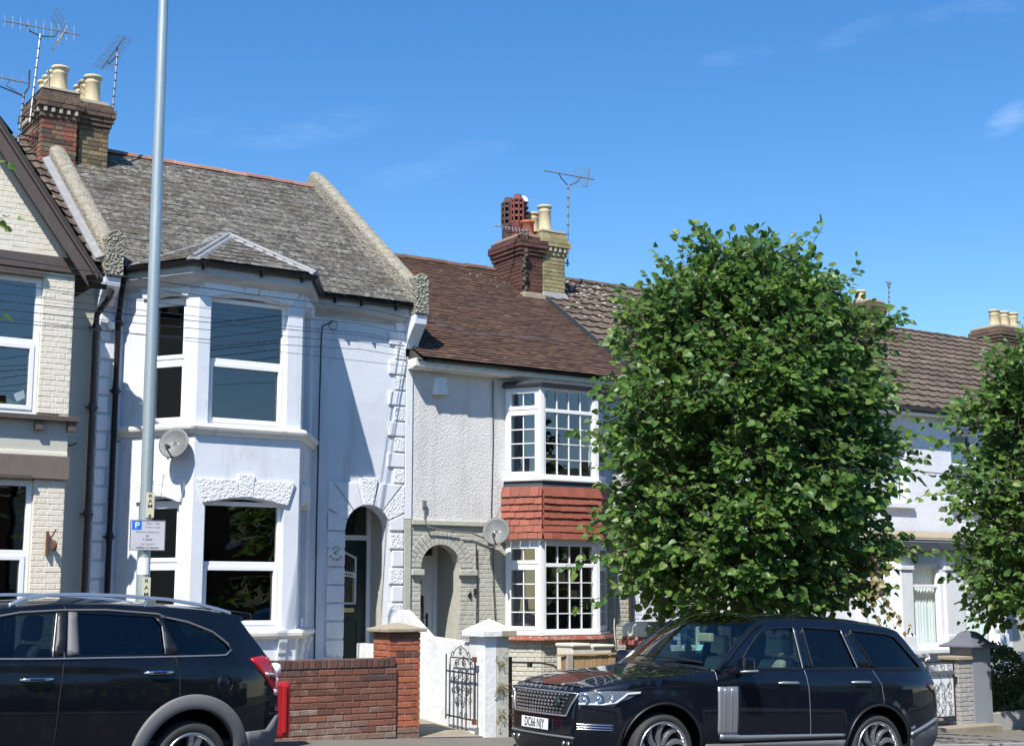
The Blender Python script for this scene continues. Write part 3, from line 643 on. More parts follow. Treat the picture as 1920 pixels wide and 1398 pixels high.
# bay roof
A = V((7.88,19.42,6.98)); A2 = V((7.88,20.3,7.06)); E = [V((6.30,19.3,6.295)), V((6.90,18.24,6.295)), V((8.73,18.24,6.295)), V((9.34,19.3,6.295))]
up3 = V((0,0,.012))
b = MB(); b.add([E[0],E[1],E[2],E[3],A,A2,V((6.38,20.3,6.9)),V((9.34,20.3,6.9))], [(0,1,4),(1,2,4),(2,3,4),(0,4,5,6),(3,7,5,4)]); br = ob('bay_roof', b, M['dark'], h, recalc=False)
lch = []
def tri_tiles(p0, p1, ap, w, g, par, **k):
    u = (p1-p0).normalized(); n = u.cross(ap-p0).normalized(); s = n.cross(u)
    L = (p1-p0).length; q = ap-p0
    tiles('slate', par, p0 + n*.004, u, s, [(0,0),(L,0),(q.dot(u),q.dot(s))], w, g, g*2.2, .007, M['slate'], minw=.02, **k)
tri_tiles(E[1], E[2], A, .22, .17, br); tri_tiles(E[0], E[1], A, .22, .17, br); tri_tiles(E[2], E[3], A, .22, .17, br)
for P0, P1, r_ in ((E[1],A,.035),(E[2],A,.035),(A,A2,.05),(E[0],A,.02),(E[3],A,.02)):
    b = MB(); d_ = (P1-P0).normalized(); sd = d_.cross(V((0,0,1))).normalized()*(.10 if r_ > .03 else .08)
    q0, q1 = P0+V((0,0,.03)), P1+V((0,0,.035))
    b.hexa([q0-sd-V((0,0,.035)), q0+sd-V((0,0,.035)), q1+sd-V((0,0,.035)), q1-sd-V((0,0,.035))], [q0-sd*.8, q0+sd*.8, q1+sd*.8, q1-sd*.8])
    if r_ > .03: b.tube([q0+V((0,0,.01)), q1+V((0,0,.01))], r_, 8)
    ob('lead_flashing', b, M['lead'], h)
# parapets: raised rendered gable copings
def parapet(h, xa, xb, ye, ze, yr, zr, lift, m, m2):
    b = MB(); n = 8; sec = []
    for k in range(n+1):
        th = pi*k/n; sec.append(((xa+xb)/2 - cos(th)*(xb-xa)/2, lift*.55 + sin(th)*lift*.45))
    def ring(y, z): return [(xb, y, z-.3), (xa, y, z-.3)] + [(x, y, z+q) for x, q in sec]
    st = []
    for t in (0,.25,.5,.75,.93,1): st.append(ring(ye+(yr-ye)*t, ze+(zr-ze)*t - (.0 if t < .99 else .06)))
    mlen = len(st[0]); vs = [p for r_ in st for p in r_]
    back = ring(yr+.35, zr-.35); vs += back
    fs = [(i*mlen+k, i*mlen+(k+1)%mlen, (i+1)*mlen+(k+1)%mlen, (i+1)*mlen+k) for i in range(len(st)) for k in range(mlen)] + [tuple(range(mlen)), tuple(reversed(range(len(st)*mlen, len(st)*mlen+mlen)))]
    b.add(vs, fs, False); p = ob('parapet', b, m, h, bevel=.015)
    return p
def kneeler(h, xa, xb, y, z0, z1):
    b = MB(); w = xb-xa; cx = (xa+xb)/2
    poly = [(xa,z0),(xb,z0),(xb,z1-w*.5)] + [(cx+cos(t)*w/2, z1-w*.5+sin(t)*w*.5) for t in [pi*k/8 for k in range(1,8)]] + [(xa,z1-w*.5)]
    b.panel(poly, [], Fr((0,y,0),(1,0,0),(0,-1,0)), -.3, .0); ob('parapet_block', b, M['verm_old'], h, bevel=.012)
parapet(h, 10.86, 11.10, 19.25, 6.42, 23.05, 9.24, .22, M['rough_old'], None)
kneeler(h, 10.88, 11.10, 19.12, 6.13, 6.78)
parapet(h, 5.98, 6.24, 19.25, 6.42, 23.05, 9.24, .20, M['rough_old'], None)
kneeler(h, 6.0, 6.24, 19.12, 6.13, 6.78)
# moulded corbel under the right kneeler
b = MB()
b.prism([(0,19.5,5.62),(0,19.44,5.62),(0,19.40,5.72),(0,19.28,5.86),(0,19.17,5.98),(0,19.15,6.12),(0,19.5,6.12)], (.21,0,0)); b.v = [(x+10.88,y,z) for x,y,z in b.v]
ob('corbel', b, M['trim47'], h, bevel=.006)
b = MB(); b.prism([(6.0,19.5,5.75),(6.0,19.44,5.75),(6.0,19.28,5.92),(6.0,19.17,6.0),(6.0,19.15,6.12),(6.0,19.5,6.12)], (.22,0,0)); ob('corbel', b, M['trim47'], h, bevel=.006)
# quoins
def quoin(a0, a1, z0, z1, verm, x=.032):
    b = MB(); b.fbox(FA, a0, a1, -.005, x, z0+.012, z1-.012); ob('quoin', b, M['verm'] if verm else M['trim47'], h, bevel=.012, seg=1)
z = 5.43; k = 0
while z > 3.55:
    quoin(10.60 if k % 2 == 0 else 10.71, 10.90, z-.241, z, k % 2 == 1); z -= .241; k += 1
z = 5.43
for k in range(3):
    quoin(10.71 if k % 2 == 0 else 10.60, 10.90, z, z+.225, k % 2 == 0); z += .225
z = 6.02
for k in range(21):
    quoin(6.06, 6.28 if k % 2 else 6.22, z-.25, z, k % 2 == 0, .026); z -= .25
# rusticated door surround
z = 3.02 - .265
k = 0
while z > .2:
    for a0, a1 in ((9.60, ax-ar), (ax+ar, 10.90)):
        if a0 > 10: a0 += .0 if k % 2 == 0 else .045
        quoin(a0, a1-.002, z-.265, z, k % 2 == 0)
    z -= .265; k += 1
rects = (9.60, 10.898, 3.49)
def outer_pt(th):
    dx, dz = cos(th), sin(th); c = []
    if dx > 1e-6: c.append((rects[1]-ax)/dx)
    if dx < -1e-6: c.append((rects[0]-ax)/dx)
    if dz > 1e-6: c.append((rects[2]-az)/dz)
    t_ = min(c); return (ax+dx*t_, az+dz*t_)
edges = [0, 24, 50, 76, 104, 130, 156, 180]
for i in range(7):
    t0, t1 = radians(edges[i]+.9), radians(edges[i+1]-.9)
    key = i == 3
    out = [outer_pt(t1), outer_pt(t0)]
    c1, c0 = outer_pt(t1), outer_pt(t0)
    cor = [(rects[1], rects[2])] if (c0[0] > rects[1]-1e-4 and c1[0] < rects[1]-1e-4) else ([(rects[0], rects[2])] if (c1[0] < rects[0]+1e-4 and c0[0] > rects[0]+1e-4) else [])
    if key: out = [(ax-.155, 3.57), (ax+.155, 3.57)]; cor = []
    poly = arc(ax, az, ar+.002, t0, t1, 5) + [out[0]] + cor + [out[1]]
    b = MB(); b.panel(poly, [], FA, -.005, .05 if key else (.036)); ob('keystone' if key else 'arch_block', b, M['verm'] if i in (1,3,5) else M['trim47'], h, bevel=.012, seg=1)
for x0 in (9.60,):
    quoin(x0, ax-ar, 3.02-.265, 3.02-.0, False); 
# porch recess, door, fanlight
b = MB(); b.box(9.80,9.88,19.72,20.45,.7,3.3); b.box(10.86,10.89,19.72,20.45,.7,3.3); b.box(9.88,10.86,19.72,20.45,3.3,3.36); b.box(9.8,10.89,19.5,20.6,.55,.80)
ob('porch', b, M['trim47'], h)
FD = Fr((0,20.35,0),(1,0,0),(0,-1,0))
b = MB(); b.panel([(9.88,.80),(10.86,.80),(10.86,3.3),(9.88,3.3)], [[(9.95,.80),(10.73,.80),(10.73,2.66),(9.95,2.66)],[(9.95,2.74),(10.73,2.74),(10.73,3.2),(9.95,3.2)]], FD, -.08, 0); dfr = ob('door_frame', b, M['upvc'], h, bevel=.008)
b = MB(); b.fbox(FD, 9.95, 10.73, -.05, -.045, 2.74, 3.2); ob('pane', b, M['glassdark'], dfr)
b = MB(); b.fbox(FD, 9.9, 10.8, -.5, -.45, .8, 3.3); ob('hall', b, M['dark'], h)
gl_ = [(10.26,1.66),(10.58,1.66),(10.58,2.40),(10.26,2.53)]
b = MB(); b.panel([(9.95,.80),(10.73,.80),(10.73,2.66),(9.95,2.66)], [gl_], FD, -.09, -.03); door = ob('door', b, M['doorgreen'], h, label='dark green front door')
b = MB(); b.panel([(10.235,1.635),(10.605,1.635),(10.605,2.425),(10.235,2.565)], [gl_], FD, -.04, -.012); ob('pane_frame', b, M['doorgreen'], door, bevel=.006)
b = MB(); b.panel([(10.265,1.665),(10.575,1.665),(10.575,2.395),(10.265,2.525)], [[(10.295,1.695),(10.545,1.695),(10.545,2.37),(10.295,2.49)]], FD, -.065, -.055); ob('glazing_bar', b, M['curtain'], door)
b = MB(); b.fbox(FD, 10.26, 10.58, -.075, -.07, 1.66, 2.53); ob('pane', b, M['glassdark'], door)
for z0, z1 in ((.98,1.42),):
    for q0, q1 in ((10.24, 10.60), (10.02,10.20)):
        b = MB(); b.panel([(q0,z0),(q1,z0),(q1,z1),(q0,z1)], [[(q0+.035,z0+.035),(q1-.035,z0+.035),(q1-.035,z1-.035),(q0+.035,z1-.035)]], FD, -.03, -.012); ob('door_panel', b, M['doorgreen'], door, bevel=.006)
b = MB(); b.fbox(FD, 10.24, 10.52, -.03, -.005, 1.545, 1.61); ob('letter_box', b, M['brass'], door, bevel=.006)
nm = ob('name_plate', MB().fbox(Fr((0,0,0),(1,0,0),(0,-1,0)), -.11, .11, 0, .006, -.04, .04), M['boxwhite'], door, mw=Matrix.Translation((10.42,20.372,2.13)) @ Matrix.Rotation(.16,4,'Y'), bevel=.004)
text('lettering', 'JUNK', .045, M['iron'], door, Matrix.Translation((10.385,20.362,2.13)) @ Matrix.Rotation(pi/2,4,'X') @ Matrix.Rotation(-.16,4,'Z')) if False else None
for i in range(5):
    b = MB(); b.fbox(FD, 10.33+i*.034, 10.353+i*.034, -.014, -.0125, 2.125-i*.006, 2.15-i*.006+.01*(i % 2)); ob('lettering', b, M['iron'], door)
M['printblue'] = mat('navy_print', (.01,.02,.07), .5)
# oval plaque
pc = V((9.735, 19.462, 2.42)); b = MB(); vs = [(pc.x+cos(t)*.135, pc.z+sin(t)*.135) for t in [2*pi*k/24 for k in range(24)]]
b.panel(vs, [], FA, .028, .042); pq = ob('number_plaque', b, M['boxwhite'], h, bevel=.006)
text('lettering', '47', .10, M['capshade'], pq, upright(FA, 9.735, .0435, 2.425), sx=.85)
for s__, t0, t1, rr, flip in (('EDGE', 132, 48, .088, 0), ('AVENUE', 206, 334, .098, 1)):
    for i, c_ in enumerate(s__):
        th = radians(t0 + (t1-t0)*i/(len(s__)-1)); rot = th - pi/2 + (pi if flip else 0)
        text('lettering', c_, .062, M['printblue'], pq, upright(FA, 9.735 + cos(th)*rr, .0435, 2.42 + sin(th)*rr, rot), sx=.8)
downpipe(h, [(6.28,19.20,6.2),(6.28,19.24,6.05),(6.30,19.40,5.75),(6.30,19.43,5.6),(6.30,19.43,.3)], .038, M['blackplastic'], (5.55, 4.6, 2.6, 1.6))
b = MB(); b.tube([(9.62,19.47,5.93),(9.58,19.46,5.90),(9.44,19.455,5.83),(9.43,19.47,5.7),(9.425,19.48,4.4),(9.42,19.48,2.8),(9.43,19.48,.5)], .010, 6); b.tube([(9.62+.07*cos(t),19.46,5.86+.07*sin(t)) for t in [k*.5 for k in range(13)]], .005, 5)
ob('wall_cable', b, M['cable'], h)
b = MB(); b.tube([(6.46,19.49,5.95),(6.47,19.49,4.8),(6.45,19.49,3.0),(6.44,19.49,.5)], .005, 5); ob('wall_cable', b, M['greycable'], h)
b = MB(); b.tube([(6.35,19.49,3.9),(6.8,19.49,3.88)], .009, 5); ob('wall_cable', b, M['greycable'], h)
# render crack on the bay and gas vent
b = MB(); b.fbox(FA, 10.45, 10.47, 0, .004, 5.3, 5.31); 
# chimney shared at the left party wall (yellow stock stack over this house)
ch, zt = chimney(h, 6.46, 6.93, 22.3, 23.25, 8.35, 9.70, M['brickstock'], M['brickcap'], M['palemortar'], 'x', dent=False)
for i in range(3): pot(ch, 6.70, 22.48+i*.28, zt-.05, .50, .128, M['potcream'])
# dry moss and lichen patches caught on the slates near the chimney
it = []
def patch_mesh(m, seed, nm):
    r = random.Random(seed); b = MB(); n = 9; ps = []
    for k in range(n): rr = r.uniform(.5, 1.); ps.append((cos(2*pi*k/n)*rr, sin(2*pi*k/n)*rr*.6, 0))
    b.add(ps + [(q[0]*.6, q[1]*.6, r.uniform(.6,1)) for q in ps], [(k,(k+1)%n,n+(k+1)%n,n+k) for k in range(n)] + [tuple(range(n,2*n))]); me = b.mesh(nm, False); me.materials.append(m); return me
pm = [patch_mesh(M['moss'], i, 'moss_patch') for i in range(4)]; pl = [patch_mesh(M['lichen'], 9+i, 'lichen_patch') for i in range(4)]
bs = Matrix((V((1,0,0)), s_, V((1,0,0)).cross(s_))).transposed().to_4x4()
def rp_(x, s, me, sz, par): return (me, Matrix.Translation(V((x,19.20,6.285)) + s_*s + bs.col[2].to_3d()*.010) @ bs @ Matrix.Diagonal((sz*R.uniform(1,2.2), sz, R.uniform(.006,.014), 1)))
mi, li = [], []
for _ in range(300):
    x = 6.35 + abs(R.gauss(0,.75)); s = 4.25 - abs(R.gauss(0,.9))
    if x < 9.3 and s > .4: mi.append(rp_(x, s, R.choice(pm), R.uniform(.02,.08), rf))
for _ in range(200):
    x = 6.4 + abs(R.gauss(0,.9)); s = 4.5 - abs(R.gauss(0,.45))
    if x < 10.7: li.append(rp_(x, s, R.choice(pl), R.uniform(.015,.06), rf))
for _ in range(500): li.append(rp_(R.uniform(6.4,10.7), R.uniform(.1,4.4), R.choice(pl), R.uniform(.008,.022), rf))
scatter('moss_patch', mi, rf, 0, plural='moss'); scatter('lichen_patch', li, rf, 0, plural='lichen')

# ------------------------------------------------------------------ white and sage house (door 45)
h = thing('terraced_house', 'white roughcast house with sage brick ground floor, red tiled bay and brown tiled roof', 'house', (13.1, 19.5, .3))
bx, bz, brr = 11.575, 2.235, .352
hole = [(bx-brr-.0, .7), (bx-brr, bz)] + arc(bx, bz, brr, pi, 0, 14)[1:-1] + [(bx+brr, bz), (bx+brr, .7)]
b = MB(); b.panel([(10.92,2.93),(15.33,2.93),(15.33,5.5),(10.92,5.5)], [[(12.95,2.94),(14.6,2.94),(14.6,5.2),(12.95,5.2)]], FA, -.2, 0); ob('wall', b, M['render45'], h, label='white roughcast upper wall')
b = MB(); b.panel([(10.92,-.6),(15.33,-.6),(15.33,2.93),(10.92,2.93)], [hole, [(12.95,.9),(14.6,.9),(14.6,2.92),(12.95,2.92)]], FA, -.2, -.012); w45 = ob('wall', b, M['sage'], h, label='sage painted brick lower wall')
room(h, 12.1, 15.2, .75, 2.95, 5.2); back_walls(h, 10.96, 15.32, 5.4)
b = MB(); b.fbox(FA, 10.905, 11.03, -.01, .03, 2.96, 5.36); ob('pilaster', b, M['trim47'], h, bevel=.01)
b = MB(); b.fbox(FA, 10.905, 11.03, -.01, .028, -.3, 2.955); ob('pilaster', b, M['sage'], h, bevel=.01)
b = MB(); b.fbox(FA, 11.04, 12.80, -.01, .045, 2.885, 2.96); b.fbox(FA, 14.85, 15.33, -.01, .045, 2.885, 2.96); ob('string_course', b, M['sage'], h, bevel=.006)
R1, R2 = brr+.11, brr+.225
def skip(x0, x1, z0, z1):
    cx_, cz_ = (x0+x1)/2, (z0+z1)/2
    zc_ = z0+.03
    if zc_ > bz: 
        dz = abs(zc_-bz)
        if dz < R2: hw = sqrt(R2*R2-dz*dz)
        else: hw = 0
    else: hw = brr+.0
    lo, hi = bx-hw, bx+hw
    if hw > 0 and x0 < hi and x1 > lo:
        if x0 >= lo and x1 <= hi: return True
        if x0 < lo and x1 > hi: return (x0, lo)
        return (x0, lo) if x0 < lo else (hi, x1)
    return False
bricks(w45, FA, 11.035, 12.74, .42, 2.88, M['sage'], d=-.012, bond='f', skip=skip, proud=.006, c=.006, jit=.002, j=.007, limit=300)
bricks(w45, FA, 14.85, 15.32, .2, 2.88, M['sage'], d=-.012, bond='f', proud=.014, c=.008, j=.008, limit=60)
for rr, n_, w_, hh_ in ((brr+.004, 17, .06, .105), (R1+.008, 21, .066, .105)):
    for i in range(n_):
        t0 = pi*i/n_ + .012; t1 = pi*(i+1)/n_ - .012
        b = MB(); b.panel([(bx+rr*cos(t0), bz+rr*sin(t0)), (bx+(rr+hh_)*cos(t0), bz+(rr+hh_)*sin(t0)), (bx+(rr+hh_)*cos(t1), bz+(rr+hh_)*sin(t1)), (bx+rr*cos(t1), bz+rr*sin(t1))], [], FA, -.02, .006+R.uniform(-.003,.003)); ob('brick', b, M['sage'], w45)
b = MB(); b.fbox(FA, 11.04, bx-brr+.03, -.01, .06, 2.11, 2.20); ob('impost', b, M['sage'], h, bevel=.008)
b = MB(); b.fbox(FA, bx+brr-.03, 12.22, -.01, .06, 2.11, 2.20); ob('impost', b, M['sage'], h, bevel=.008)
# porch and door 45
b = MB(); b.box(11.10,11.18,19.7,20.45,.6,2.75); b.box(12.02,12.10,19.7,20.45,.6,2.75); b.box(11.18,12.02,19.7,20.45,2.7,2.78); b.box(11.1,12.1,19.5,20.6,.45,.72)
ob('porch', b, M['sage'], h)
b = MB(); b.panel([(11.18,.72),(12.02,.72),(12.02,2.7),(11.18,2.7)], [[(11.26,.72),(11.94,.72),(11.94,2.36),(11.26,2.36)],[(11.26,2.44),(11.94,2.44),(11.94,2.64),(11.26,2.64)]], FD, -.08, 0); df = ob('door_frame', b, M['doorwhite'], h, bevel=.006)
b = MB(); b.fbox(FD, 11.26, 11.94, -.06, -.05, 2.44, 2.64); ob('pane', b, M['glassdark'], df)
fan = [(11.34,1.98)] + [(11.55+.21*cos(t), 1.98+.20*sin(t)) for t in [pi - pi*k/10 for k in range(1,10)]] + [(11.76,1.98)]
b = MB(); b.panel([(11.26,.72),(11.94,.72),(11.94,2.36),(11.26,2.36)], [fan, [(11.36,1.12),(11.56,1.12),(11.56,1.80),(11.36,1.80)], [(11.64,1.12),(11.80,1.12),(11.80,1.80),(11.64,1.80)]], FD, -.09, -.04); d45 = ob('door', b, M['doorwhite'], h, bevel=.005, label='white front door with a fan window')
b = MB(); b.fbox(FD, 11.30, 11.90, -.08, -.075, 1.05, 2.2); ob('pane', b, M['glassdark'], d45)
b = MB(); b.fbox(FD, 11.2, 12.0, -.4, -.36, .72, 2.7); ob('hall', b, M['dark'], h)
b = MB(); b.fbox(FD, 11.83, 11.86, -.04, -.02, 1.30, 1.52); b.fbox(FD, 11.80, 11.83, -.02, .0, 1.44, 1.47); ob('door_handle', b, M['iron'], d45, bevel=.004)
# bay 45
P = [(12.76,19.5),(13.12,18.95),(14.21,18.95),(14.82,19.5)]
F45 = [frame2(P[i], P[i+1]) for i in range(3)]
for i, (fr, L) in enumerate(F45):
    nb = (2,1) if i != 1 else (4,1)
    s1 = {(0,0):(nb[0],4), (0,1):(nb[0],1)}
    sh = {(0,0),(0,1)} if i != 1 else set()
    win(h, fr, .02, L-.02, 3.67, 5.14, 0, zs=(4.76,), dep=.08, fw=.055, mw=.06, bars=s1, sash=sh, bw=.015)
    win(h, fr, .02, L-.02, 1.22, 2.64, 0, zs=(2.28,), dep=.08, fw=.055, mw=.06, bars=s1, sash=sh, bw=.015)
    b = MB(); b.fbox(fr, .03, L-.03, -.16, -.055, 2.66, 3.62); b.fbox(fr, .02, L-.02, -.14, -.03, .35, 1.15); ob('bay_wall', b, M['sage'], h)
    bricks(ob('bay_base', MB().fbox(fr, .03, L-.03, -.1, -.02, .35, 1.14), M['sage'], h), fr, .02, L-.02, .40, 1.12, M['sage'], d=-.02, bond='f', proud=.014, c=.008, j=.008, limit=60)
    if i == 1:
        for aa in (0, L): b = MB(); b.fbox(fr, aa-.045, aa+.045, -.09, .012, 1.22, 2.64); ob('corner_post', b, M['upvc'], h, bevel=.01); b = MB(); b.fbox(fr, aa-.045, aa+.045, -.09, .012, 3.67, 5.14); ob('corner_post', b, M['upvc'], h, bevel=.01)
b = MB(); moulding(b, P, [(-.1,3.61),(.045,3.61),(.075,3.625),(.075,3.655),(.02,3.675),(-.1,3.68)]); ob('sill', b, M['upvc'], h)
b = MB(); moulding(b, P, [(-.1,1.17),(.03,1.17),(.05,1.185),(.05,1.21),(-.1,1.225)]); ob('sill', b, M['upvc'], h)
M['redsill'] = mat('flaking_red_painted_sill', (.32,.09,.06), .8, layers=[((.42,.37,.28),12,.5,.62,.8),((.16,.07,.05),5,.5,.7,.6)], bump=[('n',20,.5,.01)])
Pe = [(12.62,19.5)] + [(13.05,18.86),(14.30,18.86)] + [(15.05,19.5)]
b = MB(); moulding(b, P, [(-.1,1.09),(.10,1.09),(.115,1.11),(.10,1.165),(-.1,1.168)]); ob('sill', b, M['redsill'], h, bevel=.004, label='flaking red painted sill')
b = MB(); moulding(b, P, [(-.1,3.47),(.058,3.455),(.03,3.608),(-.1,3.608)]); ob('lead_apron', b, M['leaddark'], h)
b = MB(); moulding(b, P, [(-.1,5.14),(.05,5.14),(.10,5.16),(.11,5.19),(.02,5.24),(-.1,5.27)]); ob('bay_roof', b, M['leaddark'], h)
b = MB(); moulding(b, P, [(-.1,2.64),(.0,2.64),(.0,2.70),(-.1,2.70)]); ob('trim', b, M['upvc'], h)
for i, (fr, L) in enumerate(F45):
    it = []; rows = 7; g = .113
    for r_ in range(rows):
        zb_ = 2.69 + r_*g; out = .045 + max(0, 2 - r_)*.014
        ext = out*.55 if True else 0
        a = -ext - (.165/2 if r_ % 2 else 0)
        while a < L + ext:
            x0, x1 = max(a, -ext), min(a+.16, L+ext)
            if x1 - x0 > .025:
                me = tile_mesh('flat', round(x1-x0, 2), .16, .011, M['hungtile'], R.randrange(3))
                lo = fr.p(x0, out + R.uniform(0,.005), zb_ + R.uniform(-.004,.004)); base = Matrix((fr.u, (V((0,0,1)) - fr.n*.06).normalized(), fr.n)).transposed().to_4x4()
                it.append((me, Matrix.Translation(lo) @ base @ Matrix.Rotation(R.uniform(-.012,.012), 4, 'Z')))
            a += .165
    tp = ob('tile_hanging', MB().fbox(fr, .0, L, -.05, .012, 2.70, 3.48), M['hungtile'], h); scatter('tile', it, tp)
# eaves and roof 45
b = MB(); b.prism([(10.93,19.5,5.30),(10.93,19.30,5.30),(10.93,19.22,5.33),(10.93,19.22,5.45),(10.93,19.5,5.45)], (4.38,0,0)); ob('fascia', b, M['sillpaint'], h, bevel=.005)
b = MB(); gutter(b, [(11.08,19.22),(15.33,19.22)], 5.47); ob('gutter', b, M['blackplastic'], h)
rf, s_, L_ = roof_base(h, 10.96, 15.28, 19.18, 5.44, 23.0, 8.0, M['dark'])
tiles('tile', rf, (0,19.12,5.43), (1,0,0), s_, [(11.0,0),(15.24,0),(15.24,L_+.06),(11.0,L_+.06)], .165, .1, .205, .010, M['claytile'], jit=.005, rotj=.014)
b = MB(); b.tube([(11.2,19.45,6.35+0),(13,20.1,6.62),(15.2,20.6,6.7)], .006, 5)
ridge(h, 10.98, 15.2, 23.0, 8.03, M['darkridge'], par=rf)
it = []
bs = Matrix((V((1,0,0)), s_, V((1,0,0)).cross(s_))).transposed().to_4x4()
def rp2(x, s, me, sz): return (me, Matrix.Translation(V((x,19.16,5.47)) + s_*s + bs.col[2].to_3d()*.016) @ bs @ Matrix.Diagonal((sz*R.uniform(1,2), sz, R.uniform(.004,.010), 1)))
for _ in range(160): it.append(rp2(R.uniform(11.1,15.1), R.uniform(.1,4.4), R.choice(pl), R.uniform(.006,.014)))
for _ in range(60): it.append(rp2(14.2+R.gauss(0,.5), 4.0+R.gauss(0,.3), R.choice(pl), R.uniform(.01,.03)))
scatter('lichen_patch', it, rf, 0, plural='lichen')
ch, zt = chimney(h, 14.78, 15.245, 22.0, 22.95, 7.3, 8.60, M['brickdk'], M['brickdk'], M['mortar'], 'x', dent=False)
pot(ch, 15.06, 22.20, zt-.05, .34, .118, M['potorange'], 'short')
pot(ch, 14.97, 22.42, zt-.05, .90, .122, M['potred'], 'louvre'); pot(ch, 14.95, 22.72, zt-.05, .90, .122, M['potblack'], 'louvre')
pot(ch, 15.14, 22.50, zt-.05, .84, .105, M['potblack'], 'cowl')
b = MB(); b.box(14.74,15.26,21.86,22.02,7.25,7.42); ob('lead_flashing', b, M['stonecap'], ch, bevel=.02)
b = MB()
for i in range(18): b.lathe([(.01,-.03),(.045,-.01),(.035,.03),(.01,.045)], (14.80+R.uniform(-.03,.03), 21.93+R.uniform(-.03,.02), 7.42+i*.043), n=6)
b.lathe([(.01,-.06),(.06,0),(.01,.06)], (14.82,21.9,8.2), n=8)
ob('dead_creeper', b, M['bark'], ch, kind='stuff')
b = MB(); b.tube([(12.52,19.48,5.25),(12.53,19.485,4.2),(12.50,19.485,3.1),(12.50,19.44,2.75)], .008, 5); b.tube([(12.20,19.46,2.6),(12.22,19.46,1.9),(12.21,19.46,1.2),(12.22,19.46,.8)], .011, 5); b.tube([(12.52,19.46,2.7),(12.52,19.46,2.0),(12.56,19.46,1.45),(12.58,19.46,1.1)], .008, 5)
ob('wall_cable', b, M['cable'], h)
b = MB(); b.tube([(11.25,19.46,3.2),(11.26,19.47,2.98),(11.28,19.42,2.86),(11.45,19.44,2.82),(11.8,19.44,2.79),(12.1,19.44,2.78),(12.4,19.44,2.68)], .013, 6); b.box(11.225,11.275,19.44,19.49,3.15,3.26); ob('wall_cable', b, M['greycable'], h)
b = MB(); b.tube([(14.93,19.47,2.9),(14.95,19.45,2.5),(14.90,19.46,2.1),(14.95,19.45,1.7),(14.93,19.46,1.3),(14.96,19.46,.9)], .011, 6); ob('wall_cable', b, M['boxcream'], h, label='loose pale cable beside the bay')
downpipe(h, [(15.24,19.18,5.4),(15.24,19.25,5.25),(15.26,19.42,5.05),(15.26,19.43,.0)], .038, M['brownpipe'], (4.2, 3.7, 1.9, 1.2))
text('house_number', '4', .14, M['iron'], w45, upright(FA, 12.10, .012, 1.81, -.1), thick=.012, sx=.9); text('house_number', '5', .14, M['iron'], w45, upright(FA, 12.20, .012, 1.86, -.1), thick=.012, sx=.9)

# ------------------------------------------------------------------ cream house with the gable (left edge)
h = thing('terraced_house', 'cream painted brick house with a brown bargeboarded gable at the left edge', 'house', (3.4, 18.4, .5))
G = Fr((0,18.4,0),(1,0,0),(0,-1,0)); gx = 3.3
b = MB(); b.box(1.23,1.35,18.41,19.6,.2,6.1); b.box(5.25,5.37,18.41,19.6,.2,6.1)
for z0, z1 in ((.2,.95),(3.23,4.05),(5.83,6.3)): b.box(1.35,5.25,18.45,18.6,z0,z1)
b.box(1.35,1.75,18.5,18.6,.95,5.83); b.box(4.97,5.25,18.45,18.6,.95,5.83)
ob('bay_wall', b, M['cream_flat'], h)
room(h, 1.4, 5.24, .75, 3.5, 5.95, y0=18.7)
b = MB(); b.box(5.3,6.05,19.5,19.72,-.2,6.2); ob('wall', b, M['cream_flat'], h); b = MB(); b.box(.9,1.3,19.5,19.72,-.2,6.2); ob('wall', b, M['cream_flat'], h); back_walls(h, 1.0, 5.97, 6.2)
for a0, a1, z0, z1 in ((4.975,5.372,4.09,5.915),(4.985,5.372,.6,3.245)):
    w = ob('brick_pier', MB().fbox(G, a0, a1, -.1, -.012, z0, z1), M['cream'], h)
    bricks(w, G, a0, a1, z0, z1, M['cream'], d=-.012, bond='f', proud=.006, c=.005, jit=.002, j=.006, limit=300)
win(h, G, 1.8, 4.97, 4.06, 5.83, -.06, zs=(4.985,), as_=(2.85,3.9), dep=.08, fw=.07, mw=.08, sash={(2,0),(0,0)}, g=M['glass'])
win(h, G, 1.8, 4.98, .95, 3.23, -.06, zs=(2.32,), as_=(2.85,3.9), dep=.08, fw=.07, mw=.08, sash={(2,0)}, g=M['glassdark'])
b = MB(); b.fbox(G, 1.2, 5.50, -.05, .12, 3.985, 4.05); ob('sill', b, M['brownpaint'], h, bevel=.006)
for a in (1.6, 3.2, 4.99, 5.40):
    b = MB(); b.fbox(G, a-.05, a+.05, 0, .09, 3.86, 3.984); ob('bracket', b, M['brownpaint'], h, bevel=.005)
b = MB(); b.fbox(G, 1.23, 5.373, -.035, -.002, 3.60, 3.985); ob('apron_panel', b, M['cream_flat'], h)
b = MB(); b.fbox(G, 1.23, 5.374, -.01, .02, 3.545, 3.60); ob('string_course', b, M['cream'], h, bevel=.006)
b = MB(); b.fbox(G, 1.2, 5.40, -.01, .05, 3.25, 3.54); ob('beam', b, M['brownlight'], h, bevel=.006)
b = MB(); b.fbox(G, 1.23, 4.93, .03, .09, 3.245, 3.285); ob('beam', b, M['brownpaint'], h)
b = MB(); b.fbox(G, 1.2, 5.45, -.02, .045, 5.925, 6.12); ob('beam', b, M['brownpaint'], h, bevel=.006)
b = MB(); b.fbox(G, 1.23, 4.97, -.01, .06, 5.83, 5.90); ob('beam', b, M['brownpaint'], h)
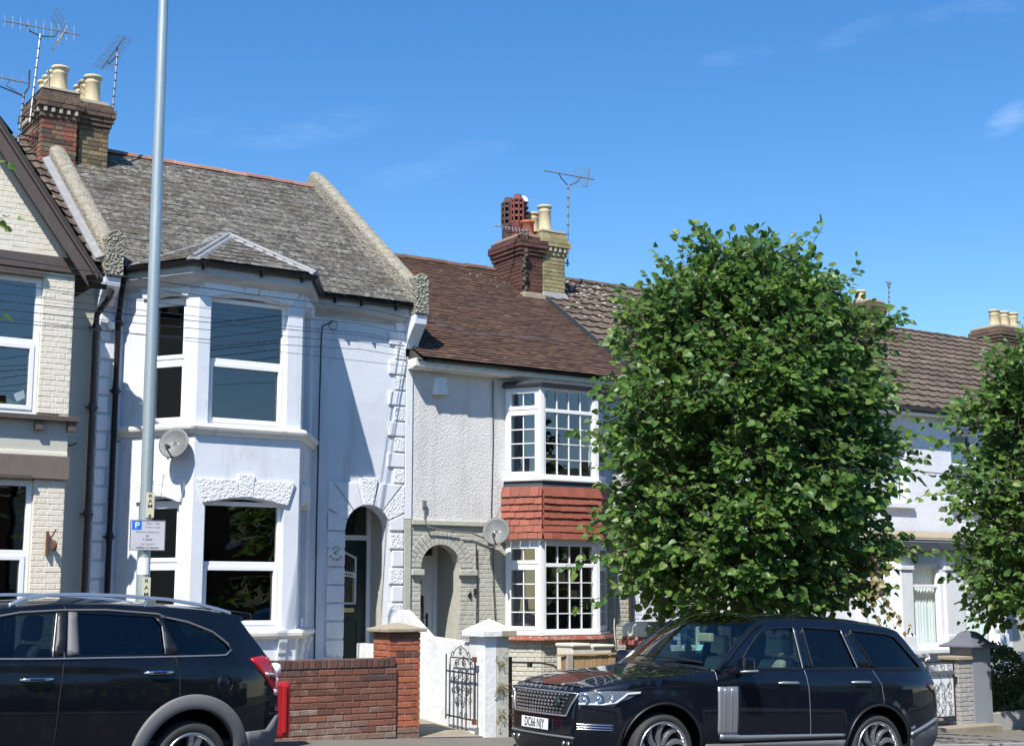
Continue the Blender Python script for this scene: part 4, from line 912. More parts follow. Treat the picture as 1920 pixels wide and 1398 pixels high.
# gable brickwork and bargeboards, apex at gx
sl_ = 1.345; xr, zr_ = 5.60, 5.90; zap = zr_ + (xr-gx)*sl_
b = MB(); b.panel([(1.3,6.1),(5.3,6.1),(gx,6.1+(5.3-gx)*sl_)], [], G, -.15, -.012); gw = ob('gable_wall', b, M['cream'], h)
def gskip(x0, x1, z0, z1):
    lim = gx + (zap-.32-z1)/sl_; lim0 = 2*gx-lim
    if x0 > lim or x1 < lim0: return True
    return (max(x0, lim0), min(x1, lim))
bricks(gw, G, 1.4, 5.3, 6.125, 9.0, M['cream'], d=-.012, bond='f', skip=gskip, proud=.004, c=.004, jit=.0015, j=.005, limit=300)
for sg in (1, -1):
    X = lambda x: gx + sg*(x-gx)
    for (d0, d1, o0, o1, nm_) in ((.17,.205,-.30,0,'bargeboard'), (.205,.24,-.06,.03,'verge_trim')):
        poly = [(X(gx), zap+o0), (X(xr), zr_+o0), (X(xr), zr_+o1), (X(gx), zap+o1)]
        if nm_ == 'bargeboard': poly = [(X(gx), zap+o0), (X(xr-.10), zr_+.10*sl_+o0), (X(xr-.16), zr_-.02), (X(xr), zr_+.02), (X(gx), zap+o1)]
        b = MB(); b.panel(poly, [], G, d0, d1); ob(nm_, b, M['brownpaint'], h, bevel=.004)
    b = MB(); b.panel([(X(gx), zap+.0),(X(xr+.06), zr_-.08),(X(xr+.06), zr_-.02),(X(gx), zap+.07)], [], G, -4.0, .25); rg = ob('gable_roof', b, M['dark'], h)
    u = V((0,-1,0)) if sg > 0 else V((0,1,0)); s = V((-sg*1, 0, sl_)).normalized()
    u = V((0,1,0)) if sg > 0 else V((0,-1,0))
    o_ = V((X(xr+.05), 18.14 if sg > 0 else 18.14+3.8, zr_-.02))
    ll = (xr-gx)*sqrt(1+sl_**2)
    tiles('tile', rg, o_, u, s, [(0,0),(3.8,0),(3.8,ll),(0,ll)], .30, .30, .38, .014, M['conctile'], kind='wave', stag=False, limit=100)
b = MB()
for i in range(7): b.prism([(0,0,0),(.05,0,.01),(.07,0,.05),(.02,0,.04)], (0,.03,0))
rf, s_, L_ = roof_base(h, 1.0, 5.98, 19.22, 6.27, 23.0, 9.06, M['dark'])
tiles('tile', rf, (0,19.20,6.29), (1,0,0), s_, [(4.4,0),(5.93,0),(5.93,L_),(4.4,L_)], .30, .30, .38, .014, M['conctile'], kind='wave', stag=False)
b = MB(); u_ = V((1,0,0)); nn = u_.cross(s_)
q0 = V((5.875,19.25,6.33)); b.hexa([q0, q0+u_*.18, q0+u_*.18+s_*L_*.93, q0+s_*L_*.93], [p+nn*.05 for p in (q0, q0+u_*.18+V((0,0,.08)), q0+u_*.18+V((0,0,.08))+s_*L_*.93, q0+s_*L_*.93)]); ob('lead_flashing', b, M['lead'], h)
ridge(h, 1.0, 5.6, 23.0, 9.07, M['darkridge'], par=rf)
ch, zt = chimney(h, 5.84, 6.40, 22.2, 23.25, 8.25, 9.76, M['bricksooty'], M['brickcap'], M['palemortar'], 'pale', dent=True)
for i in range(4): pot(ch, 6.14, 22.38+i*.26, zt-.05, .44, .122, M['potcream'])
b = MB(); b.box(5.80,6.43,22.02,22.2,8.2,8.38); ob('lead_flashing', b, M['lead'], ch, bevel=.02)
b = MB(); gutter(b, [(5.42,19.22),(6.02,19.22)], 6.0); ob('gutter', b, M['blackplastic'], h)
downpipe(h, [(6.12,19.2,5.95),(6.10,19.25,5.85),(5.985,19.40,5.62),(5.985,19.42,5.5),(5.985,19.42,.2)], .04, M['brownpipe'], (5.45, 4.35, 2.9, 1.4))
b = MB(); b.tube([(5.62,19.47,3.92),(5.66,19.44,3.82),(5.72,19.44,3.80),(5.80,19.46,3.84)], .010, 6); ob('wall_cable', b, M['iron'], h)

# ------------------------------------------------------------------ white house 43 behind the tree, white house 41, and the next one
M['white43'] = mat('white_painted_wall', (.72,.74,.79), .8, rnd=.03, layers=[((.55,.56,.60),2,.48,.75,.5)], bump=[('n',10,.35,.02),('n',60,.2,.004)])
h = thing('terraced_house', 'white painted house mostly hidden behind the nearer round tree', 'house', (17.8, 19.5, 0))
hl = [[(16.40,.9),(18.3,.9),(18.3,2.35),(16.40,2.35)], [(16.6,3.6),(17.6,3.6),(17.6,5.1),(16.6,5.1)], [(18.4,3.6),(19.3,3.6),(19.3,5.1),(18.4,5.1)], [(19.0,.5),(19.8,.5),(19.8,2.6),(19.0,2.6)]]
b = MB(); b.panel([(15.33,-.8),(20.3,-.8),(20.3,5.6),(15.33,5.6)], hl, FA, -.2, 0); w = ob('wall', b, M['white43'], h)
bricks(w, FA, 15.34, 16.38, .6, 2.7, M['white43'], d=0, bond='f', proud=.008, c=.006, jit=.002, j=.008, limit=150)
room(h, 15.4, 20.2, .45, 2.9, 5.3); back_walls(h, 15.36, 20.3, 5.5)
win(h, FA, 16.40, 17.42, .9, 2.35, -.05, as_=(16.86,), fw=.05, mw=.05); win(h, FA, 17.42, 18.3, .9, 2.35, -.05, fw=.16)
win(h, FA, 16.6, 17.6, 3.6, 5.1, -.08, zs=(4.4,)); win(h, FA, 18.4, 19.3, 3.6, 5.1, -.08, zs=(4.4,))
b = MB(); b.fbox(FA, 19.0, 19.8, -.12, -.06, .5, 2.6); ob('door', b, M['doorwhite'], h)
b = MB(); b.fbox(FA, 17.30, 17.52, -.05, .06, .9, 2.5); ob('window_post', b, M['upvc'], h, bevel=.01)
bl = ob('window_blind', MB().box(16.42,18.28,19.66,19.68,2.28,2.34), M['blind'], h)
it = []; me = MB(); me.hexa([(0,0,0),(1.84,0,0),(1.84,.035,.03),(0,.035,.03)], [(0,0,.004),(1.84,0,.004),(1.84,.035,.034),(0,.035,.034)]); me = me.mesh('slat'); me.materials.append(M['blind'])
for i in range(32): it.append((me, Matrix.Translation((16.43, 19.66, .95+i*.042))))
scatter('slat', it, bl)
b = MB(); b.fbox(FA, 15.34, 20.3, 0, .04, 2.74, 2.80); ob('string_course', b, M['white43'], h, bevel=.006)
b = MB(); b.fbox(FA, 15.5, 15.75, 0, .08, 3.15, 3.7); ob('boiler_flue', b, M['upvc'], h, bevel=.01)
downpipe(h, [(15.90,19.2,5.5),(15.90,19.40,5.3),(15.90,19.42,5.1),(15.90,19.42,.0)], .045, M['blackplastic'], (4.6, 3.6, 2.2))
rf, s_, L_ = roof_base(h, 15.3, 20.32, 19.2, 5.42, 23.0, 7.99, M['dark'])
tiles('tile', rf, (0,19.14,5.47), (1,0,0), s_, [(15.27,0),(20.3,0),(20.3,L_+.05),(15.27,L_+.05)], .30, .30, .38, .014, M['conctile'], kind='wave', stag=False)
it = []
bs = Matrix((V((1,0,0)), s_, V((1,0,0)).cross(s_))).transposed().to_4x4()
for _ in range(260):
    x = 15.5+abs(R.gauss(0,1.0)); s = 4.5-abs(R.gauss(0,.9)); it.append((R.choice(pl+pm), Matrix.Translation(V((x,19.16,5.50)) + s_*s + bs.col[2].to_3d()*.03) @ bs @ Matrix.Diagonal((R.uniform(.02,.09), R.uniform(.012,.045), .012, 1))))
scatter('lichen_patch', it, rf, 0, plural='lichen')
b = MB(); n_ = V((1,0,0)).cross(s_); q = V((15.27,19.14,5.40)); b.hexa([q, q+V((.03,0,0)), q+V((.03,0,0))+s_*L_, q+s_*L_], [p+n_*.11 for p in (q, q+V((.03,0,0)), q+V((.03,0,0))+s_*L_, q+s_*L_)]); ob('verge_board', b, M['leaddark'], h)
ridge(h, 15.9, 20.3, 23.0, 8.05, M['conctile'], par=rf)
b = MB(); b.prism([(15.3,19.5,5.36),(15.3,19.24,5.36),(15.3,19.24,5.50),(15.3,19.5,5.50)], (5.0,0,0)); ob('fascia', b, M['upvc'], h)
b = MB(); gutter(b, [(15.35,19.22),(20.3,19.22)], 5.50); ob('gutter', b, M['leaddark'], h)
ch, zt = chimney(h, 15.262, 15.78, 22.0, 22.95, 7.25, 8.74, M['brickstock2'], M['brickstock2'], M['palemortar'], 'pale', dent=True)
pot(ch, 15.48, 22.24, zt-.05, .56, .125, M['potcream']); pot(ch, 15.46, 22.62, zt-.05, .50, .125, M['potcream'])
b = MB(); b.hexa([(15.20,21.84,7.24),(15.86,21.84,7.24),(15.86,22.02,7.36),(15.20,22.02,7.36)], [(15.26,21.97,7.50),(15.80,21.97,7.50),(15.80,22.0,7.5),(15.26,22.0,7.5)]); ob('lead_flashing', b, M['lead'], ch, bevel=.01)

h = thing('terraced_house', 'white house with net curtains and a pillared ground floor bay behind the scroll gate', 'house', (22.8, 19.5, -.2))
hl = [[(21.52,3.62),(22.34,3.62),(22.34,5.12),(21.52,5.12)], [(23.66,3.62),(24.45,3.62),(24.45,5.12),(23.66,5.12)], [(21.3,.3),(24.3,.3),(24.3,2.6),(21.3,2.6)]]
b = MB(); b.panel([(20.3,-1.4),(25.3,-1.4),(25.3,5.6),(20.3,5.6)], hl, FA, -.2, 0); ob('wall', b, M['white43'], h)
room(h, 20.35, 25.2, .2, 3.1, 5.3); back_walls(h, 20.3, 25.3, 5.5)
for a0, a1 in ((21.52,22.34),(23.66,24.45)):
    win(h, FA, a0, a1, 3.62, 5.12, -.10, zs=(4.45,), fw=.055, g=M['glassclear'])
    b = MB(); b.fbox(FA, a0-.1, a1+.1, -.05, .09, 3.50, 3.60); ob('sill', b, M['trim47'], h, bevel=.01)
    b = MB()
    n_ = 24
    b.add([(a0+(a1-a0)*i/n_, 19.74+.02*sin(i*1.7), z) for z in (3.66,4.9) for i in range(n_+1)], [(i,i+1,n_+2+i,n_+1+i) for i in range(n_)]); ob('curtain', b, M['curtain'], h)
W = [(20.75,19.5),(21.18,18.80),(24.2,18.80),(24.63,19.5)]
FW = [frame2(W[i], W[i+1]) for i in range(3)]
for i, (fr, L) in enumerate(FW):
    ho = [(.36,.86),(1.14,.86),(1.14,2.40),(.36,2.40)] if i == 1 else [(.12,.86),(L-.12,.86),(L-.12,2.40),(.12,2.40)]
    hs = [ho] + ([[(1.80,.86),(2.66,.86),(2.66,2.40),(1.80,2.40)]] if i == 1 else [])
    b = MB(); b.panel([(0,-.6),(L,-.6),(L,2.7),(0,2.7)], hs, fr, -.12, 0); ob('bay_wall', b, M['white43'], h)
    for hh in hs:
        win(h, fr, hh[0][0], hh[1][0], .86, 2.40, -.03, zs=(1.98,), fw=.055, g=M['glassclear'])
        b = MB(); n_ = 30; a0, a1 = hh[0][0], hh[1][0]
        b.add([fr.p(a0+(a1-a0)*j/n_, -.16+.018*sin(j*1.9+.4*sin(j)), z) for z in (.88,2.38) for j in range(n_+1)], [(j,j+1,n_+2+j,n_+1+j) for j in range(n_)]); ob('curtain', b, M['curtain'], h)
    if i == 1:
        for a0, a1 in ((.0,.32),(1.24,1.70),(2.76,3.0)):
            b = MB(); b.fbox(fr, a0, a1, 0, .05, 1.05, 2.28); b.fbox(fr, a0-.02, a1+.02, 0, .075, .80, 1.05); b.fbox(fr, a0-.02, a1+.02, 0, .08, 2.28, 2.36); ob('pilaster', b, M['trim47'], h, bevel=.008)
b = MB(); moulding(b, W, [(-.05,.70),(.08,.70),(.11,.73),(.11,.79),(-.05,.80)]); ob('sill', b, M['trim47'], h)
b = MB(); moulding(b, W, [(-.05,2.58),(.05,2.58),(.08,2.66),(.20,2.70),(.24,2.80),(.24,2.85),(-.05,2.86)]); ob('cornice', b, M['cappaint'], h)
b = MB(); moulding(b, W, [(-.6,3.02),(.26,2.86),(.26,2.89),(-.6,3.06)]); ob('bay_roof', b, M['stonecap'], h)
for i in range(6):
    b = MB(); x = 21.0+i*.72; b.prism([(x,18.80,.70),(x,18.70,.70),(x,18.68,.62),(x,18.73,.55),(x,18.76,.44),(x,18.80,.40)], (.09,0,0)); ob('bracket', b, M['trim47'], h)
rf, s_, L_ = roof_base(h, 20.3, 25.35, 19.2, 5.42, 23.0, 7.99, M['dark'])
tiles('tile', rf, (0,19.14,5.47), (1,0,0), s_, [(20.3,0),(25.3,0),(25.3,L_+.05),(20.3,L_+.05)], .30, .30, .38, .014, M['conctile'], kind='wave', stag=False)
ridge(h, 20.3, 25.3, 23.0, 8.03, M['conctile'], par=rf)
b = MB(); b.prism([(20.3,19.5,5.36),(20.3,19.24,5.36),(20.3,19.24,5.50),(20.3,19.5,5.50)], (5.0,0,0)); ob('fascia', b, M['upvc'], h)
b = MB(); gutter(b, [(20.3,19.22),(25.3,19.22)], 5.50); ob('gutter', b, M['leaddark'], h)
ch, zt = chimney(h, 24.5, 24.92, 22.3, 23.1, 7.2, 8.50, M['brickstock'], M['brickcap'], M['palemortar'], 'x', dent=False)
pot(ch, 24.66, 22.7, zt-.05, .3, .12, M['potcream'])
h = thing('terraced_house', 'last visible house of the row, behind the tree at the right edge', 'house', (27.8, 19.5, -.4))
b = MB(); b.panel([(25.3,-1.6),(30.3,-1.6),(30.3,5.6),(25.3,5.6)], [[(26.3,3.6),(27.3,3.6),(27.3,5.1),(26.3,5.1)],[(28.4,3.6),(29.4,3.6),(29.4,5.1),(28.4,5.1)],[(26.2,.7),(28.2,.7),(28.2,2.4),(26.2,2.4)]], FA, -.2, 0); ob('wall', b, M['cream_flat'], h)
room(h, 25.4, 30.2, .2, 3.1, 5.3); back_walls(h, 25.3, 30.3, 5.5)
win(h, FA, 26.3, 27.3, 3.6, 5.1, -.08, zs=(4.4,)); win(h, FA, 28.4, 29.4, 3.6, 5.1, -.08, zs=(4.4,)); win(h, FA, 26.2, 28.2, .7, 2.4, -.08, as_=(27.2,))
rf, s_, L_ = roof_base(h, 25.3, 30.3, 19.2, 5.42, 23.0, 7.99, M['dark'])
tiles('tile', rf, (0,19.14,5.47), (1,0,0), s_, [(25.3,0),(30.3,0),(30.3,L_+.05),(25.3,L_+.05)], .30, .30, .38, .014, M['conctile'], kind='wave', stag=False)
ridge(h, 25.3, 30.3, 23.0, 8.03, M['conctile'], par=rf)
ch, zt = chimney(h, 29.45, 30.55, 22.6, 23.4, 7.3, 8.48, M['brickstock'], M['brickcap'], M['palemortar'], 'x', dent=False)
for i in range(3): pot(ch, 29.72+i*.36, 22.95, zt-.05, .46, .13, M['potcream'])
# ------------------------------------------------------------------ front walls, posts, gates
FW_ = Fr((0,15.9,0),(1,0,0),(0,-1,0))
t = thing('garden_wall', 'low red brick garden wall topped with dark bricks on edge, beside the dark green door path', 'wall', (7, 16, .1))
core = ob('wall_core', MB().box(4.6, 8.82, 15.912, 16.10, -.4, .925), M['mortar'], t)
def mw_(a, z, r):
    zz = z - zg(a)
    if zz < .16: return M['brickpale'] if r < .8 else M['brickwall']
    if zz < .36: return M['brickpale'] if r < .35 else M['brickwall']
    if zz < .68: return M['brickred'] if r < .06 else M['brickwall']
    return M['brickcoping'] if r < .5 else M['brickwall']
bricks(core, FW_, 4.6, 8.82, .93-11*.0765, .925, mw_, d=-.012, bl=.215, bh=.0655, j=.011, proud=.014)
it = []
x = 4.62
while x < 8.76:
    it.append((brick_mesh(.066, .215, .104, .006, R.randrange(3), M['brickcoping']), FW_.mat(x, .008+R.uniform(-.003,.003), .936+R.uniform(-.003,.003)))); x += .0775
scatter('brick', it, core)
b = MB(); b.box(4.62, 8.80, 15.905, 16.1, .93, 1.02); ob('coping_core', b, M['darkmortar'], t)
t = thing('gate_pier', 'bright red brick gate pier with a stone cap at the end of the low wall', 'pier', (8.95, 16.1, .06))
core = ob('pier_core', MB().box(8.742, 9.158, 15.945, 16.36, -.2, 1.35), M['mortar'], t)
def mp_(a, z, r): return M['brickpale'] if z < .2 else (M['brickwall'] if r < .08 or z > 1.27 else M['brickred'])
Fp = Fr((0,15.945,0),(1,0,0),(0,-1,0)); Fl = Fr((8.742,0,0),(0,-1,0),(-1,0,0)); Fr_ = Fr((9.158,0,0),(0,1,0),(1,0,0))
bricks(core, Fp, 8.73, 9.17, 1.35-19*.0765, 1.352, mp_, bh=.0655, j=.011, d=0, proud=.012)
bricks(core, Fl, -16.36, -15.933, .9, 1.352, mp_, bh=.0655, j=.011, d=0, proud=.012); bricks(core, Fr_, 15.933, 16.36, 1.35-19*.0765, 1.352, mp_, bh=.0655, j=.011, d=0, proud=.012)
def cap(par, x0, x1, y0, y1, z0, z1, z2, m, name='cap', rows=None, **k):
    b = MB(); cx, cy = (x0+x1)/2, (y0+y1)/2
    rings = rows or [(1,z0),(1,z1),(.04,z2)]
    vs = []
    for f, z in rings: vs += [(cx+(x-cx)*f, cy+(y-cy)*f, z) for x, y in ((x0,y0),(x1,y0),(x1,y1),(x0,y1))]
    n = len(rings)
    b.add(vs, [(3,2,1,0)] + [(i*4+k_, i*4+(k_+1)%4, (i+1)*4+(k_+1)%4, (i+1)*4+k_) for i in range(n-1) for k_ in range(4)] + [tuple(range((n-1)*4, n*4))])
    return ob(name, b, m, par, bevel=.008, **k)
cap(t, 8.665, 9.235, 15.87, 16.43, 1.352, 1.395, 1.465, M['stonecap'])
# whitewashed side wall, stepping up towards the house
t = thing('garden_wall', 'whitewashed garden side wall rising in a step towards the arched porches', 'wall', (10.2, 17.3, .1))
b = MB(); b.panel([(16.2,-.2),(18.53,-.2),(18.53,1.56),(18.48,1.61),(18.03,1.60),(17.96,1.56),(17.36,1.25),(16.2,1.19)], [], Fr((10.22,0,0),(0,1,0),(-1,0,0)), -.01, .11)
ob('wall', b, M['dirty_white'], t, bevel=.025)
b = MB(); b.panel([(18.532,-.2),(19.5,-.2),(19.5,1.1),(18.532,1.1)], [], Fr((10.22,0,0),(0,1,0),(-1,0,0)), -.0, .09); ob('wall', b, M['dirty_white'], t)
t = thing('gate_post', 'square gate post painted half white, half sage, with a pointed cap', 'gate post', (10.29, 16.09, .03))
b = MB(); b.box(10.10, 10.292, 15.9, 16.28, -.2, 1.28); ob('post', b, M['dirty_white'], t, bevel=.012)
b = MB(); b.box(10.292, 10.48, 15.902, 16.278, -.2, 1.28); ob('post', b, M['sage'], t, bevel=.012, label='sage painted half of the post')
rows = [(1,1.275),(1,1.35),(.86,1.372),(.04,1.50)]
cap(t, 10.03, 10.55, 15.83, 16.35, 0, 0, 0, M['dirty_white'], rows=rows)
b = MB(); b.hexa([(10.32,15.827,1.276),(10.553,15.827,1.276),(10.553,16.353,1.276),(10.32,16.353,1.276)], [(10.32,15.827,1.352),(10.553,15.827,1.352),(10.553,16.353,1.352),(10.32,16.353,1.352)])
ob('cap_face', b, M['stonecap'], t, bevel=.006)
# dry weeds growing from the post
b = MB(); r = random.Random(4)
for cz_, n_ in ((.98,26),(.62,60),(.30,30)):
    for i in range(n_//2):
        p = V((10.30+r.uniform(-.02,.10), 15.9, cz_+r.uniform(-.05,.05))); q = p + V((r.uniform(-.07,.08), -r.uniform(.01,.07), r.uniform(-.09,.06)))
        b.tube([p, (p+q)/2 + V((0,-.02,.02)), q], .0028, 3, False); b.add([q, q+V((r.uniform(-.03,.03),-.01,r.uniform(-.03,.03))), q+V((r.uniform(-.03,.03),.0,-.02))], [(0,1,2)])
tw = ob('dry_weed', b, M['leafdead'], None, label='dry brown weed sprouting from the two-tone gate post', cat='weed')
# open scroll gate
t = thing('garden_gate', 'small black wrought iron scroll gate standing open against the whitewashed wall', 'gate', (10.02, 15.98, .1))
Gt = Fr((10.02,0,0),(0,1,0),(-1,0,0))
def rod(nm, pts, r=.0075, par=None, m=None, closed=False): b = MB(); b.tube([Gt.p(a,0,z) for a,z in pts], r, 5); return ob(nm, b, m or M['iron'], par or t)
y0, y1 = 16.0, 16.72
rod('stile', [(y0,.18),(y0,1.0)], .013); rod('stile', [(y1,.20),(y1,1.04)], .010)
rod('rail', [(y0,.99),(y1-.12,1.0)], .009); rod('rail', [(y0,.22),(y1,.25)], .011); rod('rail', [(y0,.80),(y1,.82)], .012)
for i in range(1, 7):
    a = y0+(y1-y0)*i/7; rod('bar', [(a, .08 if 1 < i < 6 else .22), (a, 1.0 if i in (1,6) else .84)], .007)
def scroll(cx, cz, r, t0, dirn=1, turns=1.4, n=16): return [(cx + r*(1-.75*k/n)*cos(t0+dirn*turns*2*pi*k/n), cz + r*(1-.75*k/n)*sin(t0+dirn*turns*2*pi*k/n)) for k in range(n+1)]
m0 = (y0+y1)/2
for sg in (-1, 1):
    for (dx, z, r_, t0, dd) in ((.075,.93,.06,-pi/2,1),(.085,.70,.06,pi/2,-1),(.19,.72,.055,pi/2,1),(.07,.60,.05,-pi/2,-1),(.17,.58,.045,-pi/2,1),(.07,.40,.045,pi/2,1)):
        rod('scroll', scroll(m0+sg*dx, z, r_, t0 if sg > 0 else pi-t0, dd*sg), .006)
    rod('scroll', [(m0+sg*.24,.99),(m0+sg*.23,1.05),(m0+sg*.19,1.08),(m0+sg*.17,1.04)], .006); rod('scroll', [(m0+sg*.19,1.02),(m0+sg*.13,1.10),(m0,1.15)], .006)
for dz in (0,.05): rod('scroll', scroll(m0, 1.05+dz, .03, 0, 1), .005)
b = MB(); b.fbox(Gt, y0-.03, y0+.06, -.01, .01, .955, 1.02); b.fbox(Gt, y0-.03, y0+.06, -.01, .01, .17, .24); ob('hinge', b, M['rust'], t)
# brown iron post, hose and meter boxes, timber fence
b = MB(); b.box(10.69, 10.725, 16.2, 16.235, -.3, 1.0); o = ob('iron_post', b, M['rust'], None, label='thin rusty iron post beside the two-tone gate post', cat='post')
b = MB(); b.tube([(11.9,18.86,.80),(12.4,18.80,.79),(12.95,18.76,.77),(13.15,18.7,.73),(13.3,18.6,.58),(13.36,18.5,.35)], .016, 7)
for x in (12.4,12.8): b.box(x-.01,x+.01,18.78,18.9,.70,.78)
o = ob('waste_pipe', b, M['cable'], None, label='black hose running along the sage brick base of the tiled bay', cat='pipe')
t = thing('meter_box', 'long aged cream meter box behind the timber fence, under the red sill', 'meter box', (13.4, 18.3, .3))
b = MB(); b.box(13.14, 13.90, 18.18, 18.60, .25, 1.02); ob('box', b, M['boxcream'], t, bevel=.02)
b = MB(); b.box(13.12, 13.48, 18.15, 18.62, 1.02, 1.075); b.box(13.52, 13.94, 18.15, 18.62, 1.005, 1.05); ob('lid', b, M['boxcream'], t, bevel=.02)
t = thing('timber_fence', 'low timber fence of vertical boards in front of the tiled bay', 'fence', (12.2, 15.95, 0))
for i, x in enumerate([11.32+k*.098 for k in range(28)]):
    if 11.36 < x < 11.5: continue
    b = MB(); b.box(x, x+.088, 15.90+R.uniform(0,.008), 15.925, zg(x)-.02, 1.0+R.uniform(-.004,.006)); ob('board', b, M['wood'], t, bevel=.004)
b = MB(); b.box(11.385, 11.47, 15.86, 15.95, -.1, 1.03); ob('post', b, M['woodgrey'], t, bevel=.006)
b = MB(); b.box(11.26, 14.04, 15.88, 15.95, 1.005, 1.03); ob('cap_rail', b, M['wood'], t, bevel=.004)
b = MB(); b.box(11.26, 14.04, 15.926, 15.965, .75, .83); b.box(11.26, 14.04, 15.926, 15.965, .2, .28); ob('rail', b, M['wood'], t)
t = thing('gate_pier', 'dark red brick pier with a cream painted cap between the two front gardens', 'pier', (13.35, 16.6, 0))
core = ob('pier_core', MB().box(13.06,13.52,16.31,16.74,-.4,1.10), M['mortar'], t)
bricks(core, Fr((0,16.31,0),(1,0,0),(0,-1,0)), 13.05, 13.53, .25, 1.1, M['brickwall'], d=0); bricks(core, Fr((13.06,0,0),(0,-1,0),(-1,0,0)), -16.75, -16.30, .25, 1.1, M['brickwall'], d=0)
b = MB(); b.box(12.98,13.60,16.24,16.82,1.10,1.17); b.box(13.02,13.56,16.27,16.79,1.17,1.22); ob('cap', b, M['redsill'], t, bevel=.01)
cap(t, 13.05, 13.62, 16.25, 16.82, 0, 0, 0, M['boxcream'], rows=[(1,1.22),(1,1.36),(.8,1.42),(.3,1.43)], label='cream painted cap')
# ---- right hand frontage
M['gatewhite'] = mat('white_board', (.76,.77,.78), .6)
t = thing('gate_pier', 'tall grey painted gate pier with a curved slate grey cap', 'pier', (19.8, 16.1, -.4))
b = MB(); b.box(19.58,20.04,15.9,16.36,-.6,.955); ob('pier', b, M['cappaint'], t, bevel=.01)
rows = [(1,.955),(1,.985),(.92,1.0),(.70,1.04),(.52,1.10),(.38,1.17),(.26,1.205),(.10,1.22)]
cap(t, 19.46, 20.16, 15.78, 16.48, 0, 0, 0, M['capshade'], rows=rows)
t = thing('gate_pier', 'low grey painted brick pier holding the scroll gate beside the tall grey pier', 'pier', (19.4, 16.1, -.35))
core = ob('pier_core', MB().box(19.25,19.575,15.92,16.26,-.6,.76), M['greybrick'], t)
bricks(core, Fr((0,15.92,0),(1,0,0),(0,-1,0)), 19.24, 19.58, -.5, .76, M['greybrick'], d=0); bricks(core, Fr((19.25,0,0),(0,-1,0),(-1,0,0)), -16.27, -15.91, -.5, .76, M['greybrick'], d=0)
b = MB(); b.box(19.20,19.576,15.87,16.30,.762,.82); ob('cap', b, M['stonecap'], t, bevel=.01)
t = thing('gate_pier', 'low grey brick pier half hidden behind the tail of the dark blue car', 'pier', (18.3, 16.1, -.3))
core = ob('pier_core', MB().box(18.14,18.46,15.92,16.26,-.6,.82), M['greybrick'], t)
bricks(core, Fr((0,15.92,0),(1,0,0),(0,-1,0)), 18.13, 18.47, -.4, .82, M['greybrick'], d=0)
b = MB(); b.box(18.10,18.50,15.87,16.30,.822,.88); ob('cap', b, M['greybrick'], t, bevel=.01)
t = thing('garden_gate', 'white backed gate with thin wrought iron scrolls between two grey piers', 'gate', (18.85, 15.96, -.2))
Gt = Fr((0,15.97,0),(1,0,0),(0,-1,0))
b = MB(); b.fbox(Gt, 18.53, 19.19, -.02, -.012, -.12, .70); ob('panel', b, M['gatewhite'], t)
rod('stile', [(18.53,-.15),(18.53,.76)], .012); rod('stile', [(19.19,-.18),(19.19,.76)], .014); rod('rail', [(18.53,.74),(19.19,.76)], .012); rod('rail', [(18.53,-.13),(19.19,-.13)], .012)
b = MB(); b.fbox(Gt, 18.52, 19.19, .0, .02, .54, .60); ob('rail', b, M['capshade'], t)
r = random.Random(5)
for row in range(5):
    for col in range(4):
        cx_, cz_ = 18.62+col*.155, -.05+row*.135
        if cz_ > .49: cz_ = .66; 
        rod('scroll', scroll(cx_, cz_, .065, (col+row)*pi/2, 1 if (row+col) % 2 else -1, 1.3), .0032)
for k in range(3): rod('scroll', [(18.58+k*.22+.09*sin(q*1.3), -.12+.66*q/7) for q in range(8)], .0035)
b = MB(); b.fbox(Gt, 19.17, 19.24, .0, .03, .42, .50); ob('latch', b, M['iron'], t)
b = MB(); b.box(18.1,19.9,15.62,15.93,-.42,-.26); struct('doorstep', b, M['pathc'], bevel=.02)
t = thing('garden_wall', 'low grey rendered wall to the right of the tall grey gate pier', 'wall', (22, 16.1, -.4))
b = MB(); b.box(20.04,26,15.95,16.15,-.9,-.12); ob('wall', b, M['greybrick'], t, bevel=.01)
t = thing('garden_wall', 'low grey wall hidden behind the dark blue car', 'wall', (15.8, 16.1, -.3))
b = MB(); b.box(14.1,18.12,15.95,16.15,-.6,.45); ob('wall', b, M['greybrick'], t, bevel=.01)
t = thing('railing', 'thin iron railing on the low wall in front of the clipped shrub', 'railing', (21.5, 16.0, -.1))
b = MB(); b.tube([(20.05,16.03,.62),(22.6,16.03,.56)], .010, 5); ob('rail', b, M['iron'], t)
for k in range(20): b = MB(); b.tube([(20.12+k*.125,16.03,-.12),(20.12+k*.125,16.03,.62)], .006, 4); ob('bar', b, M['iron'], t)

# ------------------------------------------------------------------ lamp post and its signs
t = thing('lamp_post', 'tall galvanised steel lamp post rising out of the top of the picture', 'lamp post', (5.12, 14.7, zg(5.1)))
b = MB(); b.tube([(5.145,14.7,.1),(5.145,14.7,1.2)], .085, 16); b.tube([(5.145,14.7,1.19),(5.142,14.7,2.15),(5.13,14.7,5.0),(5.112,14.7,9.2)], [.063,.0635,.0625,.052], 20)
b.lathe([(.085,1.2),(.064,1.26)], (5.145,14.7,0), n=16)
ob('pole', b, M['steel'], t)
b = MB(); b.tube([(5.112,14.7,9.15),(5.112,14.5,9.6),(5.11,14.0,9.85),(5.11,13.3,9.9)], [.052,.04,.035,.03], 10); ob('arm', b, M['steel'], t)
b = MB(); b.hexa([(4.98,13.35,9.8),(5.24,13.35,9.8),(5.2,12.75,9.82),(5.02,12.75,9.82)], [(5.02,13.35,9.96),(5.2,13.35,9.96),(5.16,12.8,9.9),(5.06,12.8,9.9)]); ob('lantern', b, M['cappaint'], t, bevel=.02)
M['signgrey'] = mat('faded_sign_face', (.50,.50,.53), .4, layers=[((.40,.40,.43),4,.45,.7,.6)])
